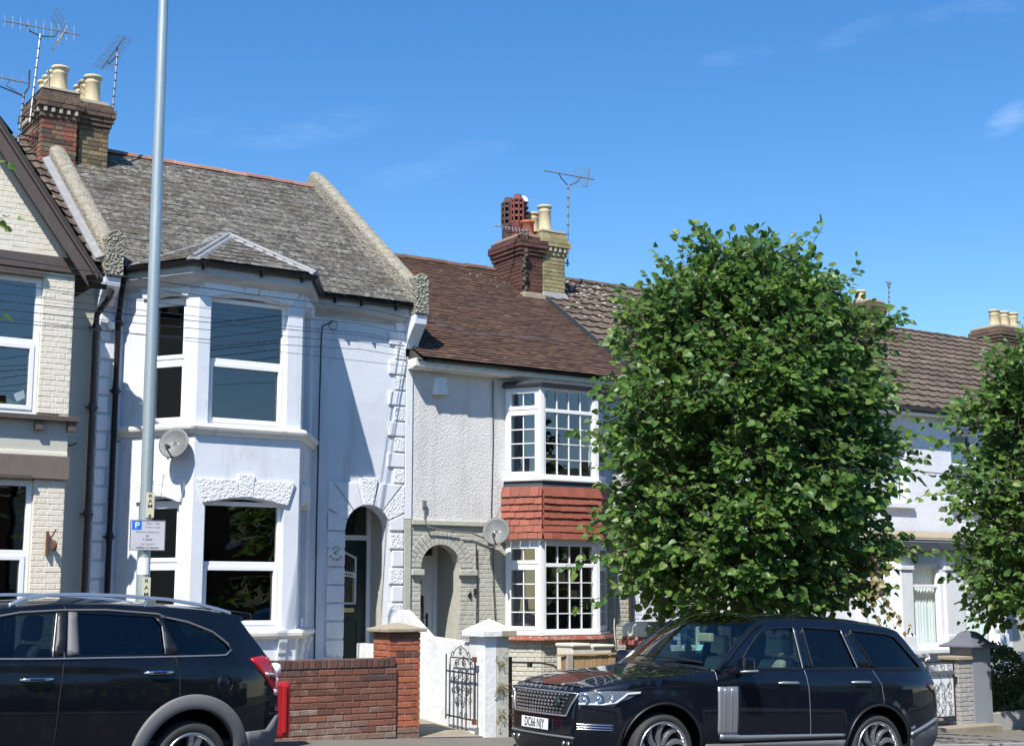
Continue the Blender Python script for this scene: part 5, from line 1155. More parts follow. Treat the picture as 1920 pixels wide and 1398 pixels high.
M['signblue'] = mat('blue_parking_square', (.01,.16,.62), .4); M['faded'] = mat('faded_print', (.36,.36,.40), .5); M['print'] = mat('grey_print', (.15,.15,.17), .5)
M['stick'] = mat('aged_yellow_sticker', (.56,.54,.38), .5); M['blk'] = mat('black_print', (.015,.015,.015), .5)
fs = Fr((5.145,14.62,0),(.97,-.22,0),(-.22,-.97,0))
t = thing('parking_sign', 'faded grey parking sign with a blue P square, clamped to the lamp post', 'sign', (5.14, 14.6, 2.26))
o = ob('sign_plate', MB().fbox(fs, -.185, .175, -.004, .004, 2.262, 2.575), M['signgrey'], t, bevel=.003)
b = MB(); b.panel([(-.185,2.262),(.175,2.262),(.175,2.575),(-.185,2.575)], [[(-.177,2.27),(.167,2.27),(.167,2.567),(-.177,2.567)]], fs, .003, .0065); ob('sign_border', b, M['print'], t)
ob('parking_square', MB().fbox(fs, -.165, -.068, .004, .0055, 2.475, 2.562), M['signblue'], t)
text('lettering', 'P', .085, M['boxwhite'], t, upright(fs, -.115, .0062, 2.518), sx=1.1)
for s__, z, sz, mm in (('Mon - Sat', 2.545, .030, 'faded'), ('8 am - 6 pm', 2.505, .026, 'faded'), ('Permit holders A', 2.455, .030, 'faded'), ('or', 2.415, .030, 'print'), ('1 hour', 2.378, .032, 'print'), ('No return', 2.332, .030, 'faded'), ('within 2 hours', 2.293, .034, 'print')):
    text('lettering', s__, sz, M[mm], t, upright(fs, .045 if z > 2.49 else -.005, .0056, z), sx=1.15)
b = MB(); b.lathe([(.072,2.50),(.072,2.53)], (5.145,14.7,0), n=18, close=False); b.lathe([(.072,2.30),(.072,2.33)], (5.145,14.7,0), n=18, close=False); ob('clamp', b, M['alum'], t)
def sticker(a, z0, z1, s__, lab, m, sx=1.3, sz=.05):
    o = ob('column_label', MB().fbox(fs, a-.042, a+.042, -.018, -.010, z0, z1), m, None, bevel=.002, label=lab, cat='label')
    n_ = len(s__)
    for i, c_ in enumerate(s__):
        if c_ != ' ': text('lettering', c_, sz, M['blk'], o, upright(fs, a, -.0085, z1-.035-(z1-z0-.05)*i/(n_-1)), sx=sx)
sticker(.012, 2.60, 2.86, 'RAM 8', 'yellowed plate reading RAM 8 above the parking sign', M['stick'])
sticker(.005, 1.66, 1.985, 'RAM 8', 'yellowed plate on the lamp post below the white band', M['stick'])
b = MB(); b.lathe([(.0665,2.015),(.0665,2.19)], (5.1425,14.7,0), n=20, close=False); o = ob('white_band', b, M['boxwhite'], None, label='white wrap round the lamp post below the parking sign', cat='band', recalc=True)
# red plastic barrier by the wall, behind the left car
t = thing('road_barrier', 'red ribbed plastic barrier end between the left car and the brick wall', 'barrier', (6.9, 15.35, .15))
b = MB(); b.box(6.25,7.09,15.22,15.50,.22,.84); ob('body', b, M['red'], t, bevel=.04)
for k in range(6): b = MB(); b.box(6.33+k*.13,6.38+k*.13,15.195,15.23,.28,.80); ob('rib', b, M['red'], t, bevel=.01)
b = MB(); b.box(7.085,7.105,15.27,15.45,.26,.80); ob('rib', b, M['red'], t, bevel=.01)
t = thing('barrier_cap', 'white rounded cap standing on top of the red barrier', 'lamp', (6.98, 15.35, .84))  # plain white lid on the barrier, not a lamp
b = MB(); b.lathe([(.04,.84),(.045,.88),(.03,.90),(.06,.93),(.075,.98),(.06,1.03),(.03,1.045),(.001,1.05)], (6.94,15.35,0), n=16); ob('cap', b, M['boxwhite'], t)

# ------------------------------------------------------------------ dishes, alarm box, aerials, wires
def dish(c, n, r, fix, lab):
    t = thing('satellite_dish', lab, 'satellite dish', c); c = V(c); n = V(n).normalized()
    a = n.cross(V((0,0,1))).normalized(); u = a.cross(n)
    b = MB(); k1, k2 = 6, 28; vs = []
    for i in range(k1+1):
        rr = i/k1; vs += [c + a*(cos(2*pi*k/k2)*rr*r) + u*(sin(2*pi*k/k2)*rr*r*1.08) + n*(.17*r*rr*rr*1.3) for k in range(k2)]
    vs += [c + a*(cos(2*pi*k/k2)*r*1.0) + u*(sin(2*pi*k/k2)*r*1.08) + n*(.17*r*1.3-.012) for k in range(k2)]
    b.add(vs, [(i*k2+k, i*k2+(k+1)%k2, (i+1)*k2+(k+1)%k2, (i+1)*k2+k) for i in range(k1+1) for k in range(k2)], True)
    o = ob('reflector', b, M['dishgrey'], t, recalc=False); sd = o.modifiers.new('s','SOLIDIFY'); sd.thickness = .004
    foc = c + n*r*1.15 - u*r*.72
    b = MB(); b.tube([c - u*r*.98 + n*.02, foc - u*.03], .011, 6); ob('feed_arm', b, M['iron'], t)
    b = MB(); b.tube([foc + n*.03, foc - n*.06 + u*.02], .026, 10); b.tube([foc - u*.045, foc + u*.02], .018, 8); ob('feed_horn', b, M['iron'], t)
    b = MB(); b.tube([c - n*.01, c - n*.10 - u*.03, V(fix)], .018, 8); b.lathe([(.05,-.02),(.05,.0)], V(fix), V((0,1,0)), 8); ob('bracket', b, M['alum'], t)
    for s_ in (-.06,.03): b = MB(); b.lathe([(.008,0),(.008,.012)], c + a*s_ + n*.004, n, 6); ob('bolt', b, M['alum'], t)
nd = V((-.62,-.70,.34))
dish((6.83,18.50,3.80), nd, .205, (6.86,18.80,3.70), 'grey satellite dish on the corner of the pale blue bay')
dish((12.40,19.18,2.79), nd, .215, (12.46,19.46,2.62), 'grey satellite dish on the sage brick wall beside the tiled bay')
t = thing('alarm_box', 'white alarm box on the roughcast wall under the brown tiled eaves', 'alarm box', (11.5, 19.45, 4.95))
b = MB(); b.hexa([(11.38,19.37,4.93),(11.62,19.37,4.95),(11.62,19.5,4.95),(11.38,19.5,4.93)], [(11.40,19.40,5.21),(11.60,19.40,5.21),(11.60,19.5,5.21),(11.40,19.5,5.21)]); ob('cover', b, M['boxwhite'], t, bevel=.012)
t = thing('security_light', 'small white lamp high on the left quoins of the pale blue house', 'light', (6.17, 19.45, 5.47))
b = MB(); b.box(6.14,6.24,19.38,19.5,5.44,5.55); ob('lamp', b, M['boxwhite'], t, bevel=.02)
t = thing('iron_bracket', 'rusty iron wall bracket and wheel on the cream brick pier', 'bracket', (5.18, 18.3, 2.45))
b = MB(); b.box(5.155,5.18,18.34,18.40,2.30,2.60); ob('plate', b, M['rust'], t)
b = MB(); b.lathe([(.055,-.02),(.07,-.01),(.07,.01),(.055,.02)], (5.23,18.30,2.42), V((1,.2,.1)), 14); ob('wheel', b, M['rust'], t)
b = MB(); b.tube([(5.18,18.36,2.52),(5.20,18.26,2.54),(5.24,18.26,2.62)], .010, 6); ob('hook', b, M['rust'], t)
t = thing('potted_lily', 'leafy plant with a pale flower inside the upper window of the cream house', 'plant', (4.75, 18.7, 4.06))
b = MB(); b.lathe([(.06,4.04),(.08,4.20)], (4.72,18.75,0), n=12); ob('pot', b, M['boxwhite'], t)
b = MB(); r = random.Random(3)
for k in range(14):
    th = r.uniform(0,2*pi); L = r.uniform(.12,.24); c = V((4.72,18.75,4.18)); d = V((cos(th),sin(th)*.6,r.uniform(.2,.8))).normalized(); s = d.cross(V((0,0,1))).normalized()*.04
    b.add([c, c+d*L*.5+s, c+d*L+V((0,0,-.05)), c+d*L*.5-s], [(0,1,2,3)])
ob('leaves', b, M['leaf'], t, kind='stuff')
b = MB(); b.add([(4.74,18.68,4.34),(4.86,18.66,4.40),(4.88,18.66,4.30),(4.78,18.67,4.24)], [(0,1,2,3)]); ob('flower', b, M['boxwhite'], t)
def aerial(lab, base, top, boom0, boom1, n, el, eldir, refl=None, brk=None, r=.016, rm=.018):
    t = thing('tv_aerial', lab, 'tv aerial', base)
    b = MB(); b.tube([base, top], rm, 8); ob('mast', b, M['alum'], t)
    b = MB(); bb = MB()
    for k in range(9):
        p = V(base).lerp(V(top), (k+.5)/9); bb.lathe([(rm+.003,-.012),(rm+.003,.012)], p, V(top)-V(base), 8)
    ob('mast_band', bb, M['iron'], t, kind='stuff')
    b0, b1 = V(boom0), V(boom1); b.tube([b0, b1], r*.75, 6); ob('boom', b, M['alum'], t)
    e = V(eldir).normalized(); b = MB()
    for k in range(n):
        p = b0.lerp(b1, (k+.2)/n); h_ = el*(.8+.3*k/n)
        b.tube([p-e*h_/2, p+e*h_/2], .0055, 4)
    ob('element', b, M['alum'], t, kind='stuff')
    mid = b0.lerp(b1, .5); tp = V(top)
    b = MB(); b.tube([b0.lerp(b1,.3), b0.lerp(b1,.34)+V((0,0,-.09)), tp+V((0,0,-.03)), b0.lerp(b1,.66)+V((0,0,-.11)), b0.lerp(b1,.72)], .010, 6); ob('cradle', b, M['iron'], t)
    if refl:
        b = MB(); d = (b1-b0).normalized(); q = b0.lerp(b1, refl[0]); w = refl[1]; o_ = d.cross(e).normalized()
        for sg in (1,-1):
            e1 = q; e2 = q - d*w*.55 + e*sg*w
            for k in range(6): p = e1.lerp(e2, k/5); b.tube([p - o_*w*.7, p + o_*w*.7], .005, 4)
            for s2 in (-.65,0,.65): b.tube([e1+o_*w*s2, e2+o_*w*s2], .005, 4)
        ob('reflector', b, M['alum'], t)
    for p in (brk or []): b = MB(); b.tube(p, .014, 6); ob('wall_bracket', b, M['iron'], t)
    return t
aerial('long tv aerial on the tallest mast above the sooty red chimney', (5.66,22.2,9.10), (5.815,22.45,10.66), (5.24,22.48,10.77), (6.43,22.40,10.77), 10, .26, (0,.15,1), (.80,.30), [[(5.66,22.25,9.3),(5.85,22.3,9.3)],[(5.70,22.25,9.5),(5.85,22.3,9.5)]])
aerial('tv aerial pointing away behind the yellow brick chimney pot', (6.99,22.35,9.35), (7.06,22.42,10.60), (7.20,22.49,10.95), (7.35,24.2,10.95), 15, .34, (1,0,0), None, [[(6.92,22.35,9.45),(7.0,22.35,9.40)],[(6.92,22.35,9.6),(7.0,22.35,9.62)]])
aerial('low tv aerial on a bent mast at the far left edge', (5.50,22.25,8.60), (5.56,22.25,9.55), (4.6,22.35,9.80), (5.66,22.3,9.76), 7, .16, (0,.1,1), None, [[(5.50,22.25,8.9),(5.85,22.3,8.9)],[(5.52,22.25,9.2),(5.85,22.3,9.2)],[(5.56,22.25,9.55),(5.64,22.3,9.70),(5.64,22.3,9.98)]])
aerial('tv aerial with a grid reflector on a silver mast behind the mossy yellow chimney', (16.06,22.3,8.14), (16.09,22.3,9.80), (15.53,22.34,10.0), (16.70,22.26,9.985), 12, .20, (0,1,.25), (.86,.26), [[(15.80,22.3,8.2),(16.1,22.3,8.2)],[(15.80,22.3,8.55),(16.1,22.3,8.62)]])
aerial('short tv aerial fixed to the dark brick chimney', (14.86,21.95,8.30), (14.88,21.95,8.62), (14.17,22.0,8.62), (14.92,21.95,8.60), 10, .09, (0,.3,1), (.98,.09), [[(14.86,21.95,8.3),(14.86,22.02,8.3)]])
aerial('thin tv aerial beside the chimney seen just right of the nearer tree', (25.82,22.9,8.15), (25.85,22.9,9.15), (25.74,22.9,9.12), (25.96,22.9,9.10), 3, .12, (0,.2,1), None, [[(25.5,22.9,8.3),(25.83,22.9,8.25)]])
wr = [((3.60,15,5.26),(10.93,19.4,6.09),.011),((3.60,15,5.15),(10.74,19.4,6.0),.007),((3.62,15,4.89),(10.84,19.4,5.72),.007),((3.62,15,4.81),(10.79,19.4,5.69),.009),((3.62,15,4.72),(10.82,19.4,5.59),.008),((3.63,15,4.59),(10.8,19.4,5.48),.008),((3.63,15,4.64),(13.26,19.35,5.24),.006),((3.61,15,4.99),(10.7,19.4,5.86),.007)]
wl_ = ['topmost overhead wire, reaching the right corner of the slate roof','second overhead wire below the pale blue eaves','overhead wire crossing the top of the tall bay window','overhead wire just above the bay window middle','thin overhead wire through the middle of the upper bay window','lowest overhead wire to the right hand quoins','long thin overhead wire continuing to the white roughcast house','faint overhead wire between the two topmost ones']
tp = thing('telegraph_pole', 'telegraph pole outside the left edge of the picture', 'pole', (-2.2, 12, zg(-2)))
b = MB(); b.tube([(-2.2,12,0),(-2.2,12,6.4)], [.14,.11], 12); ob('pole', b, M['bark'], tp)
for (a, b_, r_), lb in zip(wr, wl_):
    a, b_ = V(a), V(b_); d = a - b_; e = b_ + d*(1 + 5.8/7.3); b = MB(); ps = []
    for k in range(13):
        f = k/12; p = e.lerp(b_, f); ps.append(p + V((0,0,-.10*(1-(2*f-1)**2)+.08)) if 0 < k < 12 else p)
    b.tube(ps, r_*.55, 5); ob('overhead_wire', b, M['wire'], None, label=lb, cat='wire', group='overhead wires')
b = MB(); b.tube([(10.95,19.2,6.05),(12.3,19.6,6.02),(14.9,20.4,6.28)], .007, 5); ob('overhead_wire', b, M['alum'], None, label='pale wire lying across the brown tiled roof', cat='wire', group='overhead wires')

# ------------------------------------------------------------------ trees and shrubs
def leaf_mesh(nm, m, var):
    k = ('leaf', nm, m.name, var)
    if k not in _cache:
        r = random.Random(var); c = r.uniform(.05,.22); w = r.uniform(.43,.52)
        pr = [(0,0),(.30*w/.5,-.10),(w,.16),(w*.98,.45),(w*.62,.78),(0,1.08)]
        vs = [(0,0,0),(0,.5,-.05),(0,1.08,-c*.6)]; b = MB()
        R_ = [(.22,-.10,.02),(w,.14,c),(w*.97,.46,c),(w*.6,.80,c*.4)]; L_ = [(-x,y,z+r.uniform(-.03,.03)) for x,y,z in R_]
        b.add(vs+R_+L_, [(0,3,4,1),(1,4,5),(1,5,6,2),(0,1,8,7),(1,9,8),(1,2,10,9)])
        me = b.mesh(nm, False); me.materials.append(m); me.polygons.foreach_set('use_smooth', [True]*len(me.polygons)); _cache[k] = me
    return _cache[k]
def leaf_items(twigs, size, m, r, dens=.075, droop=.5, nm='leaf'):
    it = []
    for p, q in twigs:
        d = q-p; L = d.length; n = max(3, int(L/dens)); d.normalize(); sd = d.cross(V((0,0,1)));
        if sd.length < .1: sd = V((1,0,0))
        sd.normalize()
        for k in range(n):
            c = p + d*(L*(k+.6)/n) + V((r.uniform(-.03,.03), r.uniform(-.03,.03), r.uniform(-.03,.03)))
            out = (sd*(1 if k % 2 else -1)*r.uniform(.6,1) + d*r.uniform(.2,.9) + V((0,0,-r.uniform(.0,droop)))).normalized()
            if k == n-1: out = (d + V((0,0,-droop*.5))).normalized()
            nn = (V((r.gauss(-.25,.7), r.gauss(-.75,.6), .75))).normalized(); nn = (nn - out*nn.dot(out)).normalized(); x = out.cross(nn)
            s = size*r.uniform(.65,1.2)
            m4 = Matrix((x, out, nn)).transposed().to_4x4()
            it.append((leaf_mesh(nm, m, r.randrange(5)), Matrix.Translation(c + out*.02) @ m4 @ Matrix.Scale(s, 4)))
    return it
def tree(nm, lab, base, cen, prof, zlo, zhi, seed, ntw, size, limit=300, trunk_r=.16, extra=None, gaps=(), limb_z=1.8, ind=True):
    r = random.Random(seed); t = thing(nm, lab, 'tree', base, group='lime trees along the pavement')
    base = V(base); c0 = V((cen[0], cen[1], 0))
    b = MB(); top = V((cen[0], cen[1], limb_z+base.z)); b.tube([base + V((0,0,-.2)), base + V((.02,0,.4)), base.lerp(top,.6) + V((.04,.02,0)), top], [trunk_r*1.5, trunk_r*1.1, trunk_r, trunk_r*1.05], 12); ob('trunk', b, M['bark'], t)
    limbs = []
    for k in range(9):
        th = 2*pi*k/9 + r.uniform(-.3,.3); z1 = r.uniform(.55,.95)*(zhi-zlo)+zlo; rr = prof(z1)*r.uniform(.35,.65); e = V((cen[0]+cos(th)*rr, cen[1]+sin(th)*rr, z1))
        mid = top.lerp(e,.45) + V((cos(th)*.15, sin(th)*.15, .1)); b = MB(); b.tube([top-V((0,0,.15)), mid, e], [trunk_r*.5, trunk_r*.3, .02], 7); ob('branch', b, M['bark'], t); limbs.append((top, mid, e))
    tw = []; bt = MB()
    def put(p, out, L):
        d = (out + V((r.uniform(-.7,.7), r.uniform(-.7,.7), r.uniform(-.35,.55)))).normalized(); q = p + d*L; tw.append((p, q)); bt.tube([p-d*.15, q], [.006,.003], 3, False, False)
    nl = int(ntw/44); k = 0
    while k < nl:                                   # leafy lumps set round the crown
        f = (k+.5)/nl; z = zlo + (zhi-zlo)*((f*1.0) % 1); th = k*2.39996 + r.uniform(-.3,.3); rr = prof(z)*r.uniform(.66,.93)
        c = V((cen[0]+cos(th)*rr, cen[1]+sin(th)*rr, z + r.uniform(-.15,.15))); out = V((cos(th), sin(th), .25 + max(0, z-zhi+1.4)*1.2)).normalized(); S_ = r.uniform(.28,.58); k += 1
        for _ in range(int(46*(S_/.42)**2)):
            g = V((r.gauss(0,1), r.gauss(0,1), r.gauss(0,1))).normalized()*S_*r.uniform(.35,1); g.z = g.z*.55 - .12*(g.x*g.x+g.y*g.y)/S_; put(c + g, (g.normalized() + out*.8).normalized(), r.uniform(.15,.38))
    for _ in range(int(ntw*.34)):                   # thinner inner leaves
        z = r.uniform(zlo+.2, zhi-.3); th = r.uniform(0, 2*pi); rr = prof(z)*sqrt(r.uniform(.02,.5)); put(V((cen[0]+cos(th)*rr, cen[1]+sin(th)*rr, z)), V((cos(th), sin(th), .2)), r.uniform(.2,.45))
    for _ in range(70):                             # long shoots breaking the outline
        z = r.uniform(zlo+.3, zhi+.1); th = r.uniform(0, 2*pi); rr = prof(z)*.85; o = V((cos(th), sin(th), .15 + (1.6 if z > zhi-1.3 else .1))).normalized(); p = V((cen[0]+cos(th)*rr, cen[1]+sin(th)*rr, z))
        for j in range(4): tw.append((p + o*.16*j, p + o*.16*(j+1) + V((r.uniform(-.05,.05), r.uniform(-.05,.05), -.03)))
        )
        bt.tube([p, p+o*.66], [.007,.003], 3, False, False)
    for e in extra or []:
        p, q = V(e[0]), V(e[1]); bt.tube([p, q], [.012,.004], 4, False, False); m_ = int((q-p).length/.16)
        for k in range(m_):
            c = p.lerp(q, (k+.5)/m_); d = V((r.uniform(-.4,.4), r.uniform(-.4,.4), r.uniform(-.3,.2))) + (q-p).normalized()*.6; tw.append((c, c+d.normalized()*r.uniform(.15,.3)))
    ob('twigs', bt, M['bark'], t, kind='stuff')
    it = leaf_items(tw, size, M['leaf'], r, droop=.8)
    scatter('leaf', it, t, limit, plural='foliage')
    return t, tw
pf = [(1.3,.7),(1.6,1.15),(1.9,1.65),(2.3,1.98),(3.0,2.05),(4.1,1.98),(5.0,1.92),(5.5,1.68),(5.9,1.28),(6.2,.85),(6.5,.4)]
def prof1(z): return prof0(z)*.955
def prof0(z):
    if z <= pf[0][0]: return pf[0][1]
    for (a, ra), (c, rc) in zip(pf, pf[1:]):
        if z <= c: return ra + (rc-ra)*(z-a)/(c-a)
    return .2
ex = [((13.2,14.4,4.4),(16.2,13.2,3.9)),((14.0,14.0,3.6),(16.7,12.6,3.35)),((14.2,14.0,2.6),(16.4,13.0,2.3)),((12.6,14.9,2.6),(11.4,15.9,2.2)),((12.8,14.9,2.1),(11.7,16.0,1.7)),((12.8,14.8,3.9),(11.6,15.9,4.0)),
      ((13.9,14.6,5.5),(14.6,14.1,6.95)),((13.6,14.7,5.5),(13.4,14.9,6.7)),((13.4,14.9,5.7),(12.6,15.4,6.55)),((14.2,14.4,5.3),(15.1,13.9,6.4)),((14.6,14.2,5.0),(15.5,13.6,5.7)),((13.8,14.9,5.7),(14.0,14.9,6.9))]
t1, _ = tree('lime_tree', 'round leafy lime tree in the middle, rising behind the dark blue car roof', (13.76,14.86,zg(13.9)), (13.76,14.86), prof1, 1.6, 6.4, 11, 5700, .103, extra=ex)
r = random.Random(8); it = leaf_items([(V((14.0+r.uniform(-.25,.5), 12.85+r.uniform(-.1,.3), 1.95+r.uniform(-.3,.55))), V((14.0+r.uniform(-.2,.6), 12.8, 1.75+r.uniform(-.5,.3)))) for _ in range(11)], .075, M['leafdead'], r, droop=1.4, nm='withered_leaf')
scatter('withered_leaf', it, t1, 300, plural='withered_leaves')
pf2 = [(z-.25, rr*1.02) for z, rr in pf]
def prof2(z): return prof1(z+.35)*.95
ex2 = [((20.6,14.8,4.6),(18.4,15.9,4.7)),((20.4,14.9,3.6),(18.5,15.9,3.4)),((20.8,14.8,1.8),(19.9,14.9,1.0))]
t2, _ = tree('lime_tree', 'second lime tree, cut off by the right edge of the picture', (21.15,14.8,zg(20.7)), (21.15,14.8), prof2, 1.55, 5.95, 23, 4300, .103, extra=ex2)
r = random.Random(9); tw = []
for _ in range(90):
    p = V((20.75+r.uniform(-1.1,.3), 14.5+r.uniform(-.5,.2), r.uniform(-.35,.45))); tw.append((p, p+V((r.uniform(-.3,.2), r.uniform(-.2,.2), r.uniform(.05,.3)))))
scatter('leaf', leaf_items(tw, .10, M['leaf'], r), t2, 0, plural='basal_shoots')
# tree outside the left edge whose twig tips reach into the picture
t3, _ = tree('lime_tree', 'small tree outside the left edge with leaf tips poking into the picture', (1.6,14.6,zg(1.6)), (1.6,14.6), lambda z: 1.0 if 2.5 < z < 5.5 else .6, 2.4, 6.0, 31, 160, .10, limit=60, trunk_r=.09,
    extra=[((2.4,14.2,5.1),(3.36,14.0,5.40)),((2.4,14.2,4.3),(3.32,14.0,4.46)),((2.3,14.2,5.6),(3.2,14.0,5.90))])
def shrub(lab, c, rad, seed, n, m, flat=1, nm='shrub'):
    r = random.Random(seed); t = thing(nm, lab, 'shrub', (c[0],c[1],c[2]-rad[2])); tw = []
    b = MB(); b.tube([(c[0],c[1],c[2]-rad[2]-.2),(c[0],c[1],c[2])], .05, 7); ob('stem', b, M['bark'], t)
    for _ in range(n):
        d = V((r.gauss(0,1), r.gauss(0,1), r.gauss(0,1))).normalized(); k = r.uniform(.8,1)
        p = V(c) + V((d.x*rad[0]*k, d.y*rad[1]*k, d.z*rad[2]*k)); tw.append((p, p + d*.06))
    scatter('leaf', leaf_items(tw, .045, m, r, dens=.02), t, 0, plural='foliage'); return t
shrub('clipped yellow-green ball shrub behind the railing beside the tall grey pier', (21.35,16.9,.42), (.55,.5,.48), 3, 1500, M['hedge'])
shrub('dark green hedge under the clipped ball shrub', (21.6,16.6,-.1), (1.0,.35,.42), 5, 1500, M['leaf'])
shrub('dark shrub at the lower right edge in front of the pillared bay', (23.6,17.2,.0), (1.1,.7,.75), 7, 1500, M['leaf'])
# ------------------------------------------------------------------ cars
M['paint'] = mat('dark_navy_car_paint', (.0022,.0038,.0095), .45, spec=.12, coat=1, coord='obj', layers=[((.016,.015,.013),4,.5,.8,.35)], bump=[('n',2.5,.12,.01)])
M['paint2'] = mat('blue_black_car_paint', (.0028,.0034,.0068), .45, spec=.12, coat=.9, coord='obj', layers=[((.022,.020,.017),4,.5,.8,.4)], bump=[('n',2.5,.12,.01)])
M['trimblack'] = mat('black_trim', (.012,.012,.013), .4)
M['clad'] = mat('grey_plastic_cladding', (.135,.135,.138), .6, coord='obj', layers=[((.10,.10,.10),3,.5,.8,.5)])
M['tyre'] = mat('tyre_rubber', (.028,.027,.026), .75, coord='obj', bump=[('n',50,.3,.003)])
M['alloy'] = mat('machined_alloy', (.55,.55,.56), .28, metal=.9)
M['alloydark'] = mat('dark_alloy', (.05,.05,.055), .4, metal=.6)
M['chrome'] = mat('chrome', (.75,.75,.77), .12, metal=1)
M['satin'] = mat('satin_grey_metal', (.38,.40,.42), .38, metal=.7, coord='obj')
M['seat'] = mat('cream_leather', (.55,.53,.42), .6); M['seatdark'] = mat('dark_seat_cloth', (.03,.03,.035), .8)
M['wglass'] = glass('tinted_screen_glass', (.52,.62,.56), 1.55); M['sglass'] = glass('front_side_glass', (.42,.52,.52), 1.6); M['pglass'] = glass('privacy_glass', (.05,.07,.075), 1.55)
M['lens'] = glass('lamp_lens', (.8,.85,.9), 1.5)
M['taillens'] = mat('red_tail_lens', (.42,.008,.012), .12, coat=1); M['tailwhite'] = mat('clear_tail_lens', (.55,.50,.50), .15, coat=1)
M['taildark'] = mat('smoked_red_lens', (.05,.004,.008), .1, coat=1); M['plate'] = mat('white_number_plate', (.80,.80,.78), .35); M['tag'] = mat('pale_turquoise_tag', (.35,.75,.78), .5)
def inside(p, poly):
    c = False; x, y = p; n = len(poly)
    for i in range(n):
        (x0,y0),(x1,y1) = poly[i], poly[(i+1) % n]
        if (y0 > y) != (y1 > y) and x < (x1-x0)*(y-y0)/(y1-y0)+x0: c = not c
    return c
def dist_poly(p, poly):
    d = 9; P = V(p)
    for i in range(len(poly)):
        a, b = V(poly[i]), V(poly[(i+1) % len(poly)]); t = max(0, min(1, (P-a).dot(b-a)/max(1e-9, (b-a).length_squared))); d = min(d, (P-(a+(b-a)*t)).length)
    return d
def dens(poly, step):
    o = []
    for i in range(len(poly)):
        a, b = V(poly[i]), V(poly[(i+1) % len(poly)]); n = max(1, int((b-a).length/step)); o += [tuple(a+(b-a)*k/n) for k in range(n)]
    return o
def spl(poly, close=True, k=4):     # round a coarse outline with Catmull-Rom
    n = len(poly); o = []
    for i in range(n if close else n-1):
        g = lambda j: V(poly[j % n]) if close else V(poly[max(0, min(n-1, j))])
        p0, p1, p2, p3 = g(i-1), g(i), g(i+1), g(i+2)
        for t in [q/k for q in range(k)]: o.append(tuple(.5*((2*p1)+(p2-p0)*t+(2*p0-5*p1+4*p2-p3)*t*t+(3*p1-p0-3*p2+p3)*t**3)))
    if not close: o.append(tuple(poly[-1]))
    return o
def surf(outer, holes, fn, step=.06, flip=False, sm=True):
    """triangulated patch of the surface fn(u, z) inside outer and outside the holes"""
    outer = dens(outer, step); holes = [dens(h_, step) for h_ in holes]; vs = list(outer); ed = [(i, (i+1) % len(outer)) for i in range(len(outer))]
    for h_ in holes: k = len(vs); vs += h_; ed += [(k+i, k+(i+1) % len(h_)) for i in range(len(h_))]
    u0, u1 = min(p[0] for p in outer), max(p[0] for p in outer); z0, z1 = min(p[1] for p in outer), max(p[1] for p in outer)
    u = math.ceil(u0/step)*step
    while u < u1:
        z = math.ceil(z0/step)*step
        while z < z1:
            p = (u, z)
            if inside(p, outer) and not any(inside(p, h_) for h_ in holes) and dist_poly(p, outer) > step*.4 and all(dist_poly(p, h_) > step*.4 for h_ in holes): vs.append(p)
            z += step
        u += step
    r = geometry.delaunay_2d_cdt([V(p) for p in vs], ed, [], 0, 1e-5)
    ov, of = r[0], r[2]; f = []
    for t in of:
        c = (sum(ov[i][0] for i in t)/3, sum(ov[i][1] for i in t)/3)
        if inside(c, outer) and not any(inside(c, h_) for h_ in holes):
            a, b, d = (V(ov[i]) for i in t)
            area = (b.x-a.x)*(d.y-a.y)-(b.y-a.y)*(d.x-a.x)
            if abs(area) < 1e-9: continue
            f.append(tuple(t) if (area > 0) != flip else tuple(reversed(t)))
    return MB().add([fn(p[0], p[1]) for p in ov], f, sm)
def both(mb_fn, W):     # near-side and mirrored far-side copies
    b = mb_fn(); k = len(b.v); c = MB(); c.v = b.v + [(x, W-y, z) for x, y, z in b.v]; c.f = b.f + [tuple(k+i for i in reversed(f)) for f in b.f]; c.sm = b.sm*2; return c
def lerp_tab(tab, x):
    if x <= tab[0][0]: return tab[0][1]
    for (a, ra), (c, rc) in zip(tab, tab[1:]):
        if x <= c: return ra + (rc-ra)*(x-a)/(c-a)
    return tab[-1][1]
def archpts(c, zc, r, zb): 
    a0 = math.asin((zb-zc)/r); n = 18; return [(c + r*cos(t), zc + r*sin(t)) for t in [a0 + (pi-2*a0)*k/n for k in range(n+1)]]   # rear edge -> over -> front edge
